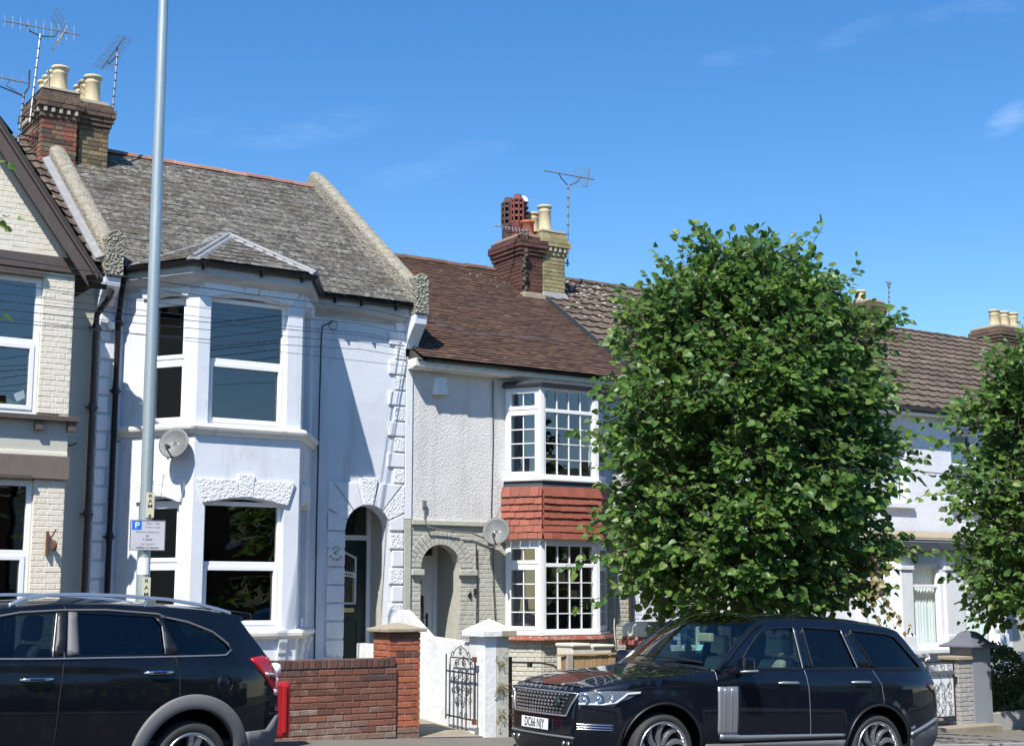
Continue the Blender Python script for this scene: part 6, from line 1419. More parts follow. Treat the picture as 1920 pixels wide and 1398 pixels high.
def wheel(t, u, v, z, R0, rr, wd, spoke, n, W, steer=0, name='wheel'):
    b = MB(); s = wd/2
    prof = [(rr-.005,-s+.03),(rr+.01,-s+.008),((R0+rr)/2,-s-.004),(R0-.03,-s+.008),(R0-.012,-s+.03),(R0,-s*.5),(R0,s*.5),(R0-.03,s-.01),(rr,s-.02)]
    M4 = Matrix.Translation((u, v, z)) @ Matrix.Rotation(steer, 4, 'Z')
    b.lathe(prof, (0,0,0), V((0,1,0)), 48, close=False)
    w = ob(name, b, M['tyre'], t, local=True, mw=M4)
    b = MB(); b.lathe([(rr+.004,-s+.012),(rr+.008,-s+.002),(rr-.012,-s-.002),(rr-.022,-s+.02),(rr-.03,-s+.09),(rr-.03,s-.05)], (0,0,0), V((0,1,0)), 48, close=False); ob('rim', b, M['alloy'], w, local=True)
    b = MB(); b.lathe([(.001,s-.10),(rr-.03,s-.10),(rr-.03,s-.08)], (0,0,0), V((0,1,0)), 32, close=False); b.lathe([(.001,-.0),(.16,-.0),(.17,.02)], (0,0,0), V((0,1,0)), 24, close=False); ob('brake_disc', b, M['alloydark'], w, local=True)
    b = MB(); b.lathe([(.001,-s-.0),(.035,-s+.0),(.055,-s+.012),(.07,-s+.03),(.08,.0)], (0,0,0), V((0,1,0)), 20, close=False); ob('hub', b, M['alloydark'] if n > 5 else M['alloy'], w, local=True)
    me = spoke(rr, s).mesh('spoke'); me.materials.append(M['alloy'])
    me2 = None
    for k in range(n): o = bpy.data.objects.new('spoke', me); C.objects.link(o); o.parent = w; o.matrix_basis = Matrix.Rotation(2*pi*k/n + .15, 4, 'Y')
    return w
def spoke_multi(rr, s):
    b = MB()
    for sg, off, tw in ((1, .0, .20), (-1, .0, .26)):
        vs = []
        for i in range(8):
            f = i/7; r_ = .05 + (rr-.065)*f; th = off + (.10 if sg > 0 else -.10) + tw*f*f*2.2 + (.0 if sg > 0 else .02); wd = .017 + .010*f - (.006 if sg < 0 else 0)
            y = -s + .022 - .012*f*(1-f)*2 + (.014 if sg < 0 else 0) + .02*(1-f)
            for dw, dy in ((-wd, .012), (-wd*.75, 0), (wd*.75, 0), (wd, .012)): vs.append(((r_)*sin(th)+dw*cos(th), y+dy, r_*cos(th)-dw*sin(th)))
        b.add(vs, [(i*4+k, i*4+k+1, (i+1)*4+k+1, (i+1)*4+k) for i in range(7) for k in range(3)])
        b.add([(x, y+.03, z) for x, y, z in vs], [(i*4, i*4+3, (i+1)*4+3, (i+1)*4) for i in range(7)])
    return b
def spoke_five(rr, s):
    b = MB()
    for sg in (-1, 1):
        vs = []
        for i in range(6):
            f = i/5; r_ = .05+(rr-.06)*f; th = sg*(.20-.02*f); wd = .028+.006*f; y = -s+.012+.03*(1-f)
            for dw, dy in ((-wd,.03),(-wd*.7,0),(wd*.7,0),(wd,.03)): vs.append((r_*sin(th)+dw*cos(th), y+dy, r_*cos(th)-dw*sin(th)))
        b.add(vs, [(i*4+k, i*4+k+1, (i+1)*4+k+1, (i+1)*4+k) for i in range(5) for k in range(3)])
    return b
class Car:
    pass
def build_car(c):
    t, W, S = c.t, c.W, c.side
    P = c.paint
    O = lambda nm, b, m, par=None, **k: ob(nm, b, m, par or t, local=True, **k)
    body = MB(); sd = both(lambda: surf(c.outline, c.windows, lambda u, z: (u, S(u, z), z), .055), W); body.v, body.f, body.sm = sd.v, sd.f, sd.sm
    # top: bonnet, roof; front and rear faces
    ns = 18
    def strip(rows):
        vs = [p for r_ in rows for p in r_]; m = len(rows[0])
        body.add(vs, [(i*m+k, (i+1)*m+k, (i+1)*m+k+1, i*m+k+1) for i in range(len(rows)-1) for k in range(m-1)], True)
    def cross(u, z, crown, bulge=0, pw=3):
        y0 = S(u, z); return [(u + bulge*(1-abs(s)**2.2), y0 + (W-2*y0)*(s+1)/2, z + crown*(1-abs(s)**pw)) for s in [2*k/ns-1 for k in range(ns+1)]]
    strip([cross(u, z, cr, bu) for u, z, cr, bu in c.hood]); strip([cross(u, z, cr, bu) for u, z, cr, bu in c.roof]); strip([cross(u, z, cr, bu, 2) for u, z, cr, bu in c.front]); strip([cross(u, z, cr, bu, 2) for u, z, cr, bu in c.rear])
    o = O('body', body, P, recalc=2); 
    if c.ws:
        rows = [cross(u, z, cr, bu) for u, z, cr, bu in c.ws]; b = MB(); m = ns+1; vs = [p for r_ in rows for p in r_]; b.add(vs, [(i*m+k, (i+1)*m+k, (i+1)*m+k+1, i*m+k+1) for i in range(len(rows)-1) for k in range(m-1)], True); O('windscreen', b, M['wglass'], recalc=False)
        # A pillars
        for sgn in (0, 1):
            b = MB(); pts = [(r_[0] if not sgn else r_[-1]) for r_ in rows]; b.tube([V(p) for p in pts], .032, 6); O('screen_pillar', b, P)
    if c.rw:
        rows = [cross(u, z, cr, bu, 2) for u, z, cr, bu in c.rw]; b = MB(); m = ns+1; vs = [p for r_ in rows for p in r_]; b.add(vs, [(i*m+k, (i+1)*m+k, (i+1)*m+k+1, i*m+k+1) for i in range(len(rows)-1) for k in range(m-1)], True); O('rear_window', b, M['pglass'], recalc=False)
    for wnd, gm in zip(c.windows, c.wmats):
        for side in (0, 1):
            b = surf(wnd, [], lambda u, z: (u, (S(u, z)+.012) if not side else W-S(u, z)-.012, z), .12, flip=side == 1); O('side_window', b, gm, recalc=False)
    # belly and inner wheel wells
    b = MB(); u0, u1 = c.u0+.15, c.u1-.15
    b.box(u0, u1, .12, W-.12, .24, .32); b.box(c.cab[0], c.cab[1], .16, W-.16, .32, .55)
    for wu in c.wheels: b.lathe([(c.ar+.05, .05), (c.ar+.05, .42), (.01,.42)], (wu, 0, c.az), V((0,1,0)), 28, close=False); b.lathe([(c.ar+.05, W-.42), (c.ar+.05, W-.05)], (wu, 0, c.az), V((0,1,0)), 28, close=False)
    O('underbody', b, M['trimblack'])
    b = MB(); b.box(c.cab[0]-.1, c.cab[1], .12, W-.12, .5, .56); b.box(c.cab[0]-.35, c.cab[0]+.12, .2, W-.2, .75, c.belt-.06); O('cabin_floor', b, M['trimblack'], bevel=.03)
    for su, sy, m in c.seats:
        s_ = MB().box(su, su+.5, sy, sy+.52, .62, .82); so_ = O('seat', s_, m, bevel=.06, seg=3)
        b = MB(); b.hexa([(su+.42,sy+.02,.75),(su+.56,sy+.02,.75),(su+.56,sy+.50,.75),(su+.42,sy+.50,.75)], [(su+.60,sy+.06,1.34),(su+.70,sy+.06,1.34),(su+.70,sy+.46,1.34),(su+.60,sy+.46,1.34)]); O('seat_back', b, m, so_, bevel=.05, seg=3)
        b = MB(); b.hexa([(su+.60,sy+.13,1.37),(su+.71,sy+.13,1.37),(su+.71,sy+.39,1.37),(su+.60,sy+.39,1.37)], [(su+.62,sy+.14,1.58),(su+.72,sy+.14,1.58),(su+.72,sy+.38,1.58),(su+.62,sy+.38,1.58)]); O('headrest', b, m, so_, bevel=.035, seg=3)
    sw = MB(); sw.lathe([(.17,0),(.185,.015),(.185,-.015),(.17,0)], (c.cab[0]+.25, W*.70 if True else 0, c.belt-.12), V((.85,0,.5)), 20, close=False); O('steering_wheel', sw, M['trimblack'])
    c.O = O
    def patch(nm, poly, m, off=.006, par=None, sides=(0,1), step=.05, bev=0, **k):
        for side in sides:
            b = surf(poly, [], lambda u, z: (u, (S(u, z)-off) if not side else W-S(u, z)+off, z), step, flip=side == 1); o = O(nm, b, m, par, recalc=False, **k)
            sdm = o.modifiers.new('s', 'SOLIDIFY'); sdm.thickness = off*1.6 if off > 0 else .01; sdm.offset = -1
    def line(nm, pts, m, r=.004, off=0.0, sides=(0,1), par=None, n=5):
        pts = dens(pts + pts[::-1], .05)[:None]; half = pts[:len(pts)//2+1]
        for side in sides:
            b = MB(); b.tube([(u, (S(u, z)-off) if not side else W-S(u, z)+off, z) for u, z in half], r, n); O(nm, b, m, par)
    c.patch, c.line, c.cross = patch, line, cross
    return c
def sstep(a, b, x): x = max(0, min(1, (x-a)/(b-a))); return x*x*(3-2*x)

# ---- dark blue luxury estate-type 4x4, nose to the left
c = Car(); c.W = 1.98; c.paint = M['paint']
c.t = thing('parked_car', 'dark blue luxury four by four parked nose left under the round tree', 'car', (9.6, 11.705, -.164))
c.t.rotation_euler = (0, math.atan(.042), -.072)
def S(u, z):
    y = .018*((z-.82)/.35)**2 if z < 1.06 else .0085
    if z > 1.075: y += .045*sstep(1.075, 1.24, z)
    if z > 1.2: y += (z-1.2)*.34
    if z < .55: y += .05*(.55-z)/.25
    y += .010*math.exp(-((z-(1.045+.026*u))/.012)**2)
    if u < .1: y += .30*(max(0, .1-u)/.97)**2.7
    if u > 3.0: y += .16*((u-3.0)/1.0)**2.6
    y += .004*(u-1.6)**2
    for wu in (0, 2.92):
        d = sqrt((u-wu)**2 + (z-.40)**2); y -= .014*math.exp(-((d-.50)/.05)**2) if z < .95 else 0
    return y
c.side = S; c.u0, c.u1, c.az, c.ar, c.wheels, c.belt = -.87, 4.0, .40, .47, (0, 2.92), 1.22
c.cab = (.75, 3.6)
top = spl([(-.74,1.0),(-.6,1.035),(-.2,1.095),(.3,1.15),(.68,1.20)], False, 4)
ws = [(.68,1.20),(.84,1.335),(1.0,1.475),(1.15,1.59),(1.28,1.675),(1.40,1.73)]
rf_ = [(1.40,1.73),(1.6,1.762),(1.95,1.78),(2.5,1.775),(3.0,1.752),(3.30,1.725),(3.44,1.695)]
re_ = [(3.44,1.695),(3.53,1.61),(3.70,1.43),(3.86,1.265),(3.93,1.13),(3.965,.95),(3.975,.76),(4.01,.70),(4.0,.52),(3.93,.40),(3.85,.32)]
fr_ = [(-.80,.30),(-.855,.40),(-.87,.55),(-.868,.70),(-.855,.85),(-.82,.955),(-.74,1.0)]
A1, A2_ = archpts(2.92,.40,.47,.30), archpts(0,.40,.47,.30)
c.outline = fr_ + top[1:-1] + ws + rf_[1:] + re_[1:] + [(3.6,.30)] + A1 + [(2.2,.29),(.7,.29)] + A2_
c.windows = [[(.97,1.245),(1.16,1.45),(1.33,1.60),(1.44,1.665),(1.84,1.695),(1.87,1.258)], [(1.985,1.70),(2.53,1.69),(2.665,1.272),(2.02,1.262)], [(2.68,1.69),(3.22,1.662),(3.36,1.63),(3.72,1.29),(2.94,1.277)]]
c.wmats = [M['sglass'], M['pglass'], M['pglass']]
c.hood = [(u, z, .012+.045*sstep(-.74,-.2,u), -.16*(max(0,u+.74)/1.42)**1.5-.06*(1-(u+.74)/1.42)) for u, z in top]
c.ws = [(u, z, .05+.01*k, -.17+.012*k) for k, (u, z) in enumerate(ws)]
c.roof = [(u, z, .075-.012*max(0,(u-3.0)), -.105*(1-sstep(1.4,2.0,u))+.07*sstep(3.0,3.44,u)) for u, z in rf_]
c.front = [(u, z, 0, -.06) for u, z in fr_]
c.rear = [(u, z, .06*max(0,1-k/2), .07-.01*k*.5) for k, (u, z) in list(enumerate(re_))[:1]] + [(u, z, 0, .055) for u, z in re_[3:]]
c.rw = [(3.44,1.695,.058,.07),(3.53,1.61,.03,.065),(3.70,1.43,.01,.06),(3.86,1.265,0,.055)]
c.seats = [(1.15,.22,M['seat']),(1.15,1.22,M['seat']),(2.15,.20,M['seat']),(2.15,.73,M['seat']),(2.15,1.25,M['seat'])]
build_car(c); O, patch, line = c.O, c.patch, c.line; car = c.t
for wu in (0, 2.92):
    for v, s_ in ((.155, 0), (1.98-.155, pi)):
        wheel(car, wu, v, .39, .39, .297, .27, spoke_multi, 10, 1.98, steer=s_ + (-.0 if wu else 0))
# arch lips, sill, silver strip, side vent
for wu in (0, 2.92):
    a = [(wu+.475*cos(t_), .40+.475*sin(t_)) for t_ in [-.2+(pi+.4)*k/28 for k in range(29)]]
    line('arch_lip', a, M['trimblack'], .016, .004)
patch('sill', [(.50,.30),(2.44,.30),(2.42,.50),(.54,.46)], M['clad'], .012)
patch('sill_strip', [(.70,.505),(.93,.495),(2.40,.535),(2.40,.565),(1.4,.555),(.97,.55),(.93,.56),(.70,.56)], M['satin'], .018)
patch('side_vent', [(.67,.56),(.925,.555),(.925,1.058),(.665,1.05)], M['satin'], .014)
for uu in (.752,.838): line('vent_groove', [(uu,.565),(uu-.004,1.05)], M['chrome'], .0045, .018)
patch('bumper', [(3.44,.33),(3.90,.38),(3.975,.50),(3.985,.695),(3.95,.70),(3.43,.545)], M['clad'], .012, label='dark grey rear bumper')
patch('bumper_strip', [(3.42,.53),(3.94,.69),(3.955,.735),(3.93,.735),(3.43,.575)], M['satin'], .018)
line('belt_trim', [(.80,1.222),(1.4,1.238),(2.4,1.256),(3.4,1.27),(3.74,1.27)], M['trimblack'], .008, .002)
for w_, pp in ((c.windows[0], 1), (c.windows[1], 1), (c.windows[2], 1)): line('window_trim', w_ + [w_[0]], M['trimblack'], .010, .0)
patch('door_pillar', [(1.875,1.27),(1.99,1.272),(1.965,1.69),(1.865,1.69)], M['paint'], .004); patch('door_pillar', [(2.69,1.29),(2.91,1.285),(2.70,1.66),(2.59,1.66)], M['paint'], .004)
for uu, vv in (((1.86,1.262),(1.845,1.69)), ((2.66,1.28),(2.535,1.685))): line('window_chrome', [uu, vv], M['satin'], .006, .010)
line('shut_line', [(.66,1.20),(.665,1.06)], M['alubright'], .003, .001, sides=(0,)); line('shut_line', [(.96,1.20),(.95,.58)], M['trimblack'], .004, .0)
line('shut_line', [(1.88,1.25),(1.90,1.05),(1.925,.56)], M['satin'], .0035, .001); line('shut_line', [(2.88,1.27),(2.97,1.10),(2.99,.95),(2.98,.88)], M['satin'], .003, .001)
line('shut_line', [(-.58,.975),(-.2,1.03),(.3,1.052),(.665,1.06)], M['trimblack'], .004, .0)
for u0_, z_ in ((1.48,1.098),(2.53,1.118)):
    for side in (0,1):
        b = MB(); y = S(u0_+.14, z_); f = (lambda q: q) if not side else (lambda q: 1.98-q)
        b.tube([(u0_, f(y-.006), z_), (u0_+.03, f(y-.032), z_+.004), (u0_+.24, f(y-.032), z_+.006), (u0_+.28, f(y-.006), z_+.004)], [.010,.016,.016,.010], 8); O('door_handle', b, M['satin'])
# mirrors
for side in (0,1):
    f = (lambda q: q) if not side else (lambda q: 1.98-q)
    b = MB(); b.hexa([(.80,f(-.24),1.185),(.98,f(-.24),1.19),(1.06,f(.03),1.19),(.88,f(.03),1.18)], [(.83,f(-.22),1.375),(.99,f(-.21),1.37),(1.05,f(.0),1.35),(.91,f(.0),1.35)]); mo = O('door_mirror', b, M['paint'], bevel=.035, seg=3)
    b = MB(); b.hexa([(.90,f(.0),1.21),(1.0,f(.0),1.21),(1.02,f(.09),1.22),(.92,f(.09),1.22)], [(.90,f(.0),1.26),(1.0,f(.0),1.26),(1.02,f(.09),1.26),(.92,f(.09),1.26)]); O('mirror_arm', b, M['trimblack'], mo)
    b = MB(); b.tube([(.80,f(-.20),1.215),(.82,f(-.248),1.22),(.99,f(-.248),1.228)], .013, 6); O('mirror_strip', b, M['satin'], mo)
# front: grille, lamps, plate, lettering
def FP(v, z, off=0.0):     # point on the front face
    u = lerp_tab([(z_, u_) for u_, z_ in fr_], z); y0 = S(u, z); s = (v-y0)/(1.98-2*y0)*2-1; return V((u - .06*(1-min(1,abs(s))**2.2) - off, v, z))
def fpatch(nm, poly, m, off=.006, par=None, **k):
    b = surf([(p[0], p[1]) for p in poly], [], lambda v, z: FP(v, z, off), .08, flip=False); o = O(nm, b, m, par, recalc=True, **k); return o
gpoly = [(.47,.715),(1.51,.715),(1.64,.945),(.34,.945)]
gr = fpatch('grille', gpoly, M['trimblack'], .010)
b = MB(); gp = gpoly + [gpoly[0]]; b.tube([FP(v, z, .016) for v, z in dens(gp, .1)] , .011, 6); O('grille_frame', b, M['satin'], gr)
for row in range(3):
    zc = .905 - row*.072
    b = MB()
    for dz in (.018, -.018):
        hw = .60 - (.945-zc)*.5; b.tube([FP(.99-hw+.05+k*(2*hw-.1)/10, zc+dz, .02) for k in range(11)], .0045, 5)
    for k in range(16):
        v = .99-hw+.07+k*(2*hw-.14)/15
        for dz in (.018,-.018):
            p = FP(v, zc+dz, .022); b.add([p+V((-.012,-.020,.010)), p+V((-.012,.014,.012)), p+V((-.003,.020,-.012)), p+V((-.003,-.012,-.012)), p+V((.015,0,0))], [(0,1,2,3),(0,4,1),(1,4,2),(2,4,3),(3,4,0)])
    O('grille_bar', b, M['chrome'], gr)
b = MB(); b.lathe([(.001,0),(.055,0),(.055,.01)], FP(.62,.835,.035), V((1,0,0)), 16); em = O('badge', b, M['doorgreen'], gr)
O('plate_holder', MB().box(0,0.02,0,0.02,0,0.02), M['trimblack']) if False else None
pl_ = MB(); p0 = FP(1.02,.612,.022); pl_.box(p0.x-.006, p0.x+.004, .75, 1.29, .555, .668); np_ = O('number_plate', pl_, M['plate'], bevel=.004)
fm = Matrix(((0,0,-1,0),(-1,0,0,0),(0,1,0,0),(0,0,0,1)))
text('lettering', 'DC66 NJY', .125, M['blk'], np_, Matrix.Translation((p0.x-.0075,1.02,.6115)) @ fm, local=True, sx=.74, thick=.0006)
hood_l = 'RANGE ROVER'
for i, ch_ in enumerate(hood_l):
    v = 1.46 - i*.098
    if ch_ == ' ': continue
    k = .5; p = c.cross(-.78,.985,.01,-.06)[0]; q = FP(v,.985,.040)
    text('lettering', ch_, .052, M['chrome'], car, Matrix.Translation(q) @ fm @ Matrix.Rotation(-.45, 4, 'X'), local=True, sx=1.3, thick=.002)
lp = [(-.862,.835),(-.852,.962),(-.60,.985),(-.27,.992),(-.33,.955),(-.50,.875),(-.56,.838)]
for side in (0,1):
    f = (lambda y: y) if not side else (lambda y: 1.98-y)
    hb = surf(lp, [], lambda u, z: (u, f(S(u, z)-.004), z), .05, flip=side == 1); hl_ = O('headlight', hb, M['satin'], recalc=False)
    for (u_, z_, r_) in ((-.70,.912,.058), (-.815,.895,.055), (-.58,.905,.035)):
        y = S(u_, z_); nn = V((-.75,-.65 if not side else .65,0)).normalized(); b = MB(); b.lathe([(r_,0),(r_*1.05,.014),(r_*.85,.010),(r_*.7,-.005),(.001,.02)], V((u_, f(y-.004), z_)) , nn, 20, close=False); O('projector_lamp', b, M['chrome'], hl_)
    b = MB(); b.tube([(u_, f(S(u_,z_)-.014), z_) for u_, z_ in ((-.86,.845),(-.66,.848),(-.54,.872),(-.47,.925),(-.43,.962),(-.30,.975))], .011, 6); O('light_strip', b, M['boxwhite'], hl_)
    b = surf(lp, [], lambda u, z: (u, f(S(u, z)-.028), z), .05, flip=side == 1); O('lens', b, M['lens'], hl_, recalc=False)
    # bumper intake bars and lower dark band
    bb = surf([(-.862,.575),(-.862,.665),(-.55,.665),(-.55,.575)], [], lambda u, z: (u, f(S(u, z)-.003), z), .05, flip=side == 1); it_ = O('intake', bb, M['trimblack'], recalc=False)
    for z_ in (.598,.622,.646):
        b = MB(); b.tube([(u_, f(S(u_,z_)-.012), z_) for u_ in [-.868+.30*k/8 for k in range(9)]], .007, 6); O('intake_bar', b, M['chrome'], it_)
fpatch('lower_grille', [(.40,.33),(1.58,.33),(1.62,.50),(.36,.50)], M['trimblack'], .006)
b = MB(); b.tube([FP(.36+k*1.26/10,.505,.01) for k in range(11)], .012, 6); O('bumper_strip', b, M['satin'])
for v in (.48,1.50):
    b = MB(); p = FP(v,.44,.01)
    for q in (-.05,.05): b.lathe([(.026,0),(.030,.012),(.001,.016)], p+V((0,q,0)), V((-1,0,0)), 12); 
    O('fog_light', b, M['chrome'])
patch('tail_light', [(3.74,1.125),(3.925,1.125),(3.955,.95),(3.965,.84),(3.93,.84),(3.90,1.0),(3.80,1.05),(3.74,1.085)], M['taildark'], .006)
patch('bumper_marker', [(3.40,.60),(3.48,.66),(3.50,.625)], M['chrome'], .008)
# screen furniture
b = MB(); rr = c.cross(.74,1.25,.05,-.17); b.tube([V(rr[4])+V((-.02,0,.02)), V(rr[9])+V((-.04,0,.03)), V(rr[13])+V((-.03,0,.03))], .010, 5); b.tube([V(rr[2])+V((-.01,0,.01)), V(rr[5])+V((-.03,0,.02))], .012, 5); O('wiper', b, M['trimblack'])
rr = c.cross(.90,1.39,.055,-.155)
b = MB(); p = V(rr[4]); q = V(rr[5]); b.add([p+V((.012,0,-.03)), q+V((.012,-.03,-.03)), q+V((.055,-.03,.035)), p+V((.055,0,.035))], [(0,1,2,3)]); O('permit_tag', b, M['tag'])
b = MB(); b.box(1.20,1.26,.86,1.10,1.50,1.60); O('interior_mirror', b, M['seat'], bevel=.015)
b = MB(); rr = c.cross(.68,1.20,.05,-.16); b.tube([V(p)+V((.02,0,.0)) for p in rr[1:-1]], .022, 6); O('scuttle', b, M['trimblack'])

# ---- blue-black family 4x4, tail to the right
c = Car(); c.W = 1.85; c.paint = M['paint2']
c.t = thing('parked_car', 'blue-black family four by four with silver roof rails, tail towards the lamp post', 'car', (4.762, 12.224, .003))
c.t.rotation_euler = (0, math.atan(.039), .093)
def S2(u, z):
    y = .03*((z-.80)/.35)**2 if z < 1.0 else .0098
    if z > 1.0: y += .02*sstep(1.0, 1.25, z)
    if z > 1.22: y += .02*sstep(1.22,1.27,z) + (z-1.22)*.36
    if z < .5: y += .05*(.5-z)/.25
    zc = 1.13 + .045*u
    y += .012*sstep(zc-.012, zc+.012, z) - .012*sstep(zc+.012, zc+.16, z)*.5
    if u > -.1: y += .22*((u+.1)/1.05)**2.6
    if u < -2.5: y += .30*(min(1.2, (-2.5-u))/1.17)**2.6
    y += .004*(u+1.3)**2
    return y
c.side = S2; c.u0, c.u1, c.az, c.ar, c.wheels, c.belt = -3.67, .94, .36, .475, (0, -2.707), 1.2
c.cab = (-2.5, .5)
fr_ = [(-3.60,.30),(-3.66,.45),(-3.67,.65),(-3.65,.85),(-3.58,.93),(-3.50,.97)]
top = spl([(-3.50,.97),(-3.3,1.01),(-3.0,1.06),(-2.78,1.09)], False, 4)
ws = [(-2.78,1.09),(-2.6,1.20),(-2.4,1.33),(-2.2,1.45),(-2.05,1.53),(-1.92,1.575)]
rf_ = [(-1.92,1.575),(-1.6,1.635),(-1.2,1.672),(-.8,1.685),(-.3,1.68),(.1,1.665),(.40,1.645),(.60,1.625)]
re_ = [(.60,1.625),(.52,1.585),(.62,1.47),(.74,1.34),(.83,1.25),(.89,1.13),(.92,.98),(.925,.82),(.955,.77),(.955,.62),(.91,.42),(.84,.32)]
A1, A2_ = archpts(0,.36,.475,.30), archpts(-2.707,.36,.475,.30)
c.outline = fr_ + top[1:-1] + ws + rf_[1:] + re_[1:] + [(.62,.30)] + A1 + [(-.8,.29),(-2.0,.29)] + A2_
c.windows = [[(-2.42,1.235),(-2.15,1.395),(-1.9,1.505),(-1.6,1.575),(-1.235,1.605),(-1.29,1.25)], [(-1.055,1.61),(-.37,1.60),(-.305,1.52),(-.295,1.29),(-1.055,1.262)],
    spl([(-.135,1.292),(-.275,1.575),(-.12,1.562),(.03,1.53),(.20,1.46),(.33,1.375),(.355,1.335),(.29,1.298)], True, 3)]
c.wmats = [M['sglass'], M['pglass'], M['pglass']]
c.hood = [(u, z, .03+.05*sstep(-3.5,-3.1,u), -.12) for u, z in top]; c.ws = [(u, z, .06, -.14+.008*k) for k, (u, z) in enumerate(ws)]
c.roof = [(u, z, .055, -.10*(1-sstep(-1.9,-1.4,u))+.05*sstep(.1,.6,u)) for u, z in rf_]; c.front = [(u, z, 0, -.08) for u, z in fr_]
c.rear = [(.60,1.625,.055,.05),(.59,1.60,.05,.04),(.52,1.585,.04,.05)] + []
c.rw = [(.52,1.585,.04,.06),(.62,1.47,.02,.06),(.74,1.34,.01,.06),(.83,1.25,0,.06)]
c.seats = [(-2.0,.20,M['seatdark']),(-2.0,1.12,M['seatdark']),(-1.1,.20,M['seatdark']),(-1.1,.70,M['seatdark']),(-1.1,1.15,M['seatdark'])]
build_car(c); O, patch, line = c.O, c.patch, c.line; car = c.t; W = 1.85
b = MB(); ns = 18; rows = [c.cross(u, z, 0, .055, 2) for u, z in re_[4:]]; m = 19; b.add([p for r_ in rows for p in r_], [(i*m+k, (i+1)*m+k, (i+1)*m+k+1, i*m+k+1) for i in range(len(rows)-1) for k in range(m-1)], True); O('tailgate', b, M['paint2'])
for wu in (0, -2.707):
    for v, s_ in ((.135, 0), (W-.135, pi)): wheel(car, wu, v, .36, .36, .255, .235, spoke_five, 5, W, steer=s_)
for wu in (0, -2.707):
    out = [(wu+(.585)*cos(t_), .36+.585*sin(t_)) for t_ in [-.05+(pi+.1)*k/24 for k in range(25)]]; inn = [(wu+.462*cos(t_), .36+.462*sin(t_)) for t_ in [pi+.05-(pi+.1)*k/40 for k in range(41)]]
    for side in (0, 1):
        b = MB(); vs = []; prf = [(.462,-.06),(.462,.018),(.474,.028),(.520,.031),(.570,.028),(.586,.018),(.588,-.006)]
        for q in range(41):
            t_ = -.06+(pi+.12)*q/40
            for rr_, of_ in prf: u_, z_ = wu+rr_*cos(t_), .36+rr_*sin(t_); y_ = S2(u_, z_)-of_; vs.append((u_, y_ if not side else W-y_, z_))
        np_ = len(prf); b.add(vs, [(i*np_+k, i*np_+k+1, (i+1)*np_+k+1, (i+1)*np_+k) for i in range(40) for k in range(np_-1)], True); O('arch_cladding', b, M['clad'])
patch('bumper', [(.53,.33),(.84,.33),(.91,.42),(.952,.60),(.952,.755),(.915,.74),(.80,.625),(.54,.612)], M['clad'], .016, label='grey plastic rear bumper')
patch('sill', [(-2.2,.30),(-.50,.30),(-.53,.47),(-2.2,.47)], M['clad'], .014)
line('sill_strip', [(-2.15,.485),(-.60,.495)], M['satin'], .009, .012)
line('belt_trim', [(-2.5,1.215),(-1.3,1.232),(-.28,1.262),(.24,1.280),(.31,1.285),(.375,1.332)], M['satin'], .0085, .006)
line('window_trim', [(-.30,1.605),(-.05,1.565),(.19,1.485),(.34,1.385),(.37,1.335)], M['clad'], .010, .004)
line('window_trim', [(-2.3,1.33),(-1.9,1.53),(-1.55,1.60),(-1.2,1.63),(-.8,1.645),(-.33,1.625),(-.25,1.60)], M['clad'], .010, .004)
patch('door_pillar', [(-1.28,1.262),(-1.19,1.265),(-1.15,1.62),(-1.235,1.612)], M['trimblack'], .006); patch('door_pillar', [(-1.17,1.265),(-1.065,1.268),(-1.065,1.618),(-1.14,1.62)], M['clad'], .006); patch('door_pillar', [(-.285,1.285),(-.145,1.292),(-.285,1.565),(-.355,1.60),(-.295,1.52)], M['trimblack'], .006)
line('window_chrome', [(-1.245,1.60),(-1.30,1.25)], M['satin'], .008, .010); line('window_chrome', [(-.30,1.52),(-.288,1.29)], M['satin'], .007, .010)
line('shut_line', [(-1.17,1.66),(-1.20,1.24),(-1.235,.9),(-1.245,.50)], M['trimblack'], .006, .0); line('shut_line', [(-.20,1.27),(-.165,1.12),(-.155,.95),(-.17,.90)], M['trimblack'], .006, .0)
patch('fuel_flap', [(.285+.078*cos(q), 1.035+.078*sin(q)) for q in [2*pi*k/20 for k in range(20)]], M['paint2'], .0015); line('fuel_ring', [(.285+.08*cos(q), 1.035+.08*sin(q)) for q in [2*pi*k/20 for k in range(21)]], M['trimblack'], .002, .001, sides=(0,))
for u0_, z_ in ((-1.565,1.066),(-.49,1.128)):
    for side in (0,1):
        f = (lambda q: q) if not side else (lambda q: W-q); y = S2(u0_+.13, z_)
        b = MB(); b.tube([(u0_, f(y-.004), z_-.004), (u0_+.03, f(y-.036), z_), (u0_+.22, f(y-.036), z_+.006), (u0_+.265, f(y-.006), z_+.008)], [.011,.017,.017,.013], 8); hd = O('door_handle', b, M['chrome'])
        b = MB(); b.tube([(u0_+.06, f(y-.05), z_+.001), (u0_+.18, f(y-.05), z_+.004)], .009, 6); O('handle_inlay', b, M['trimblack'], hd)
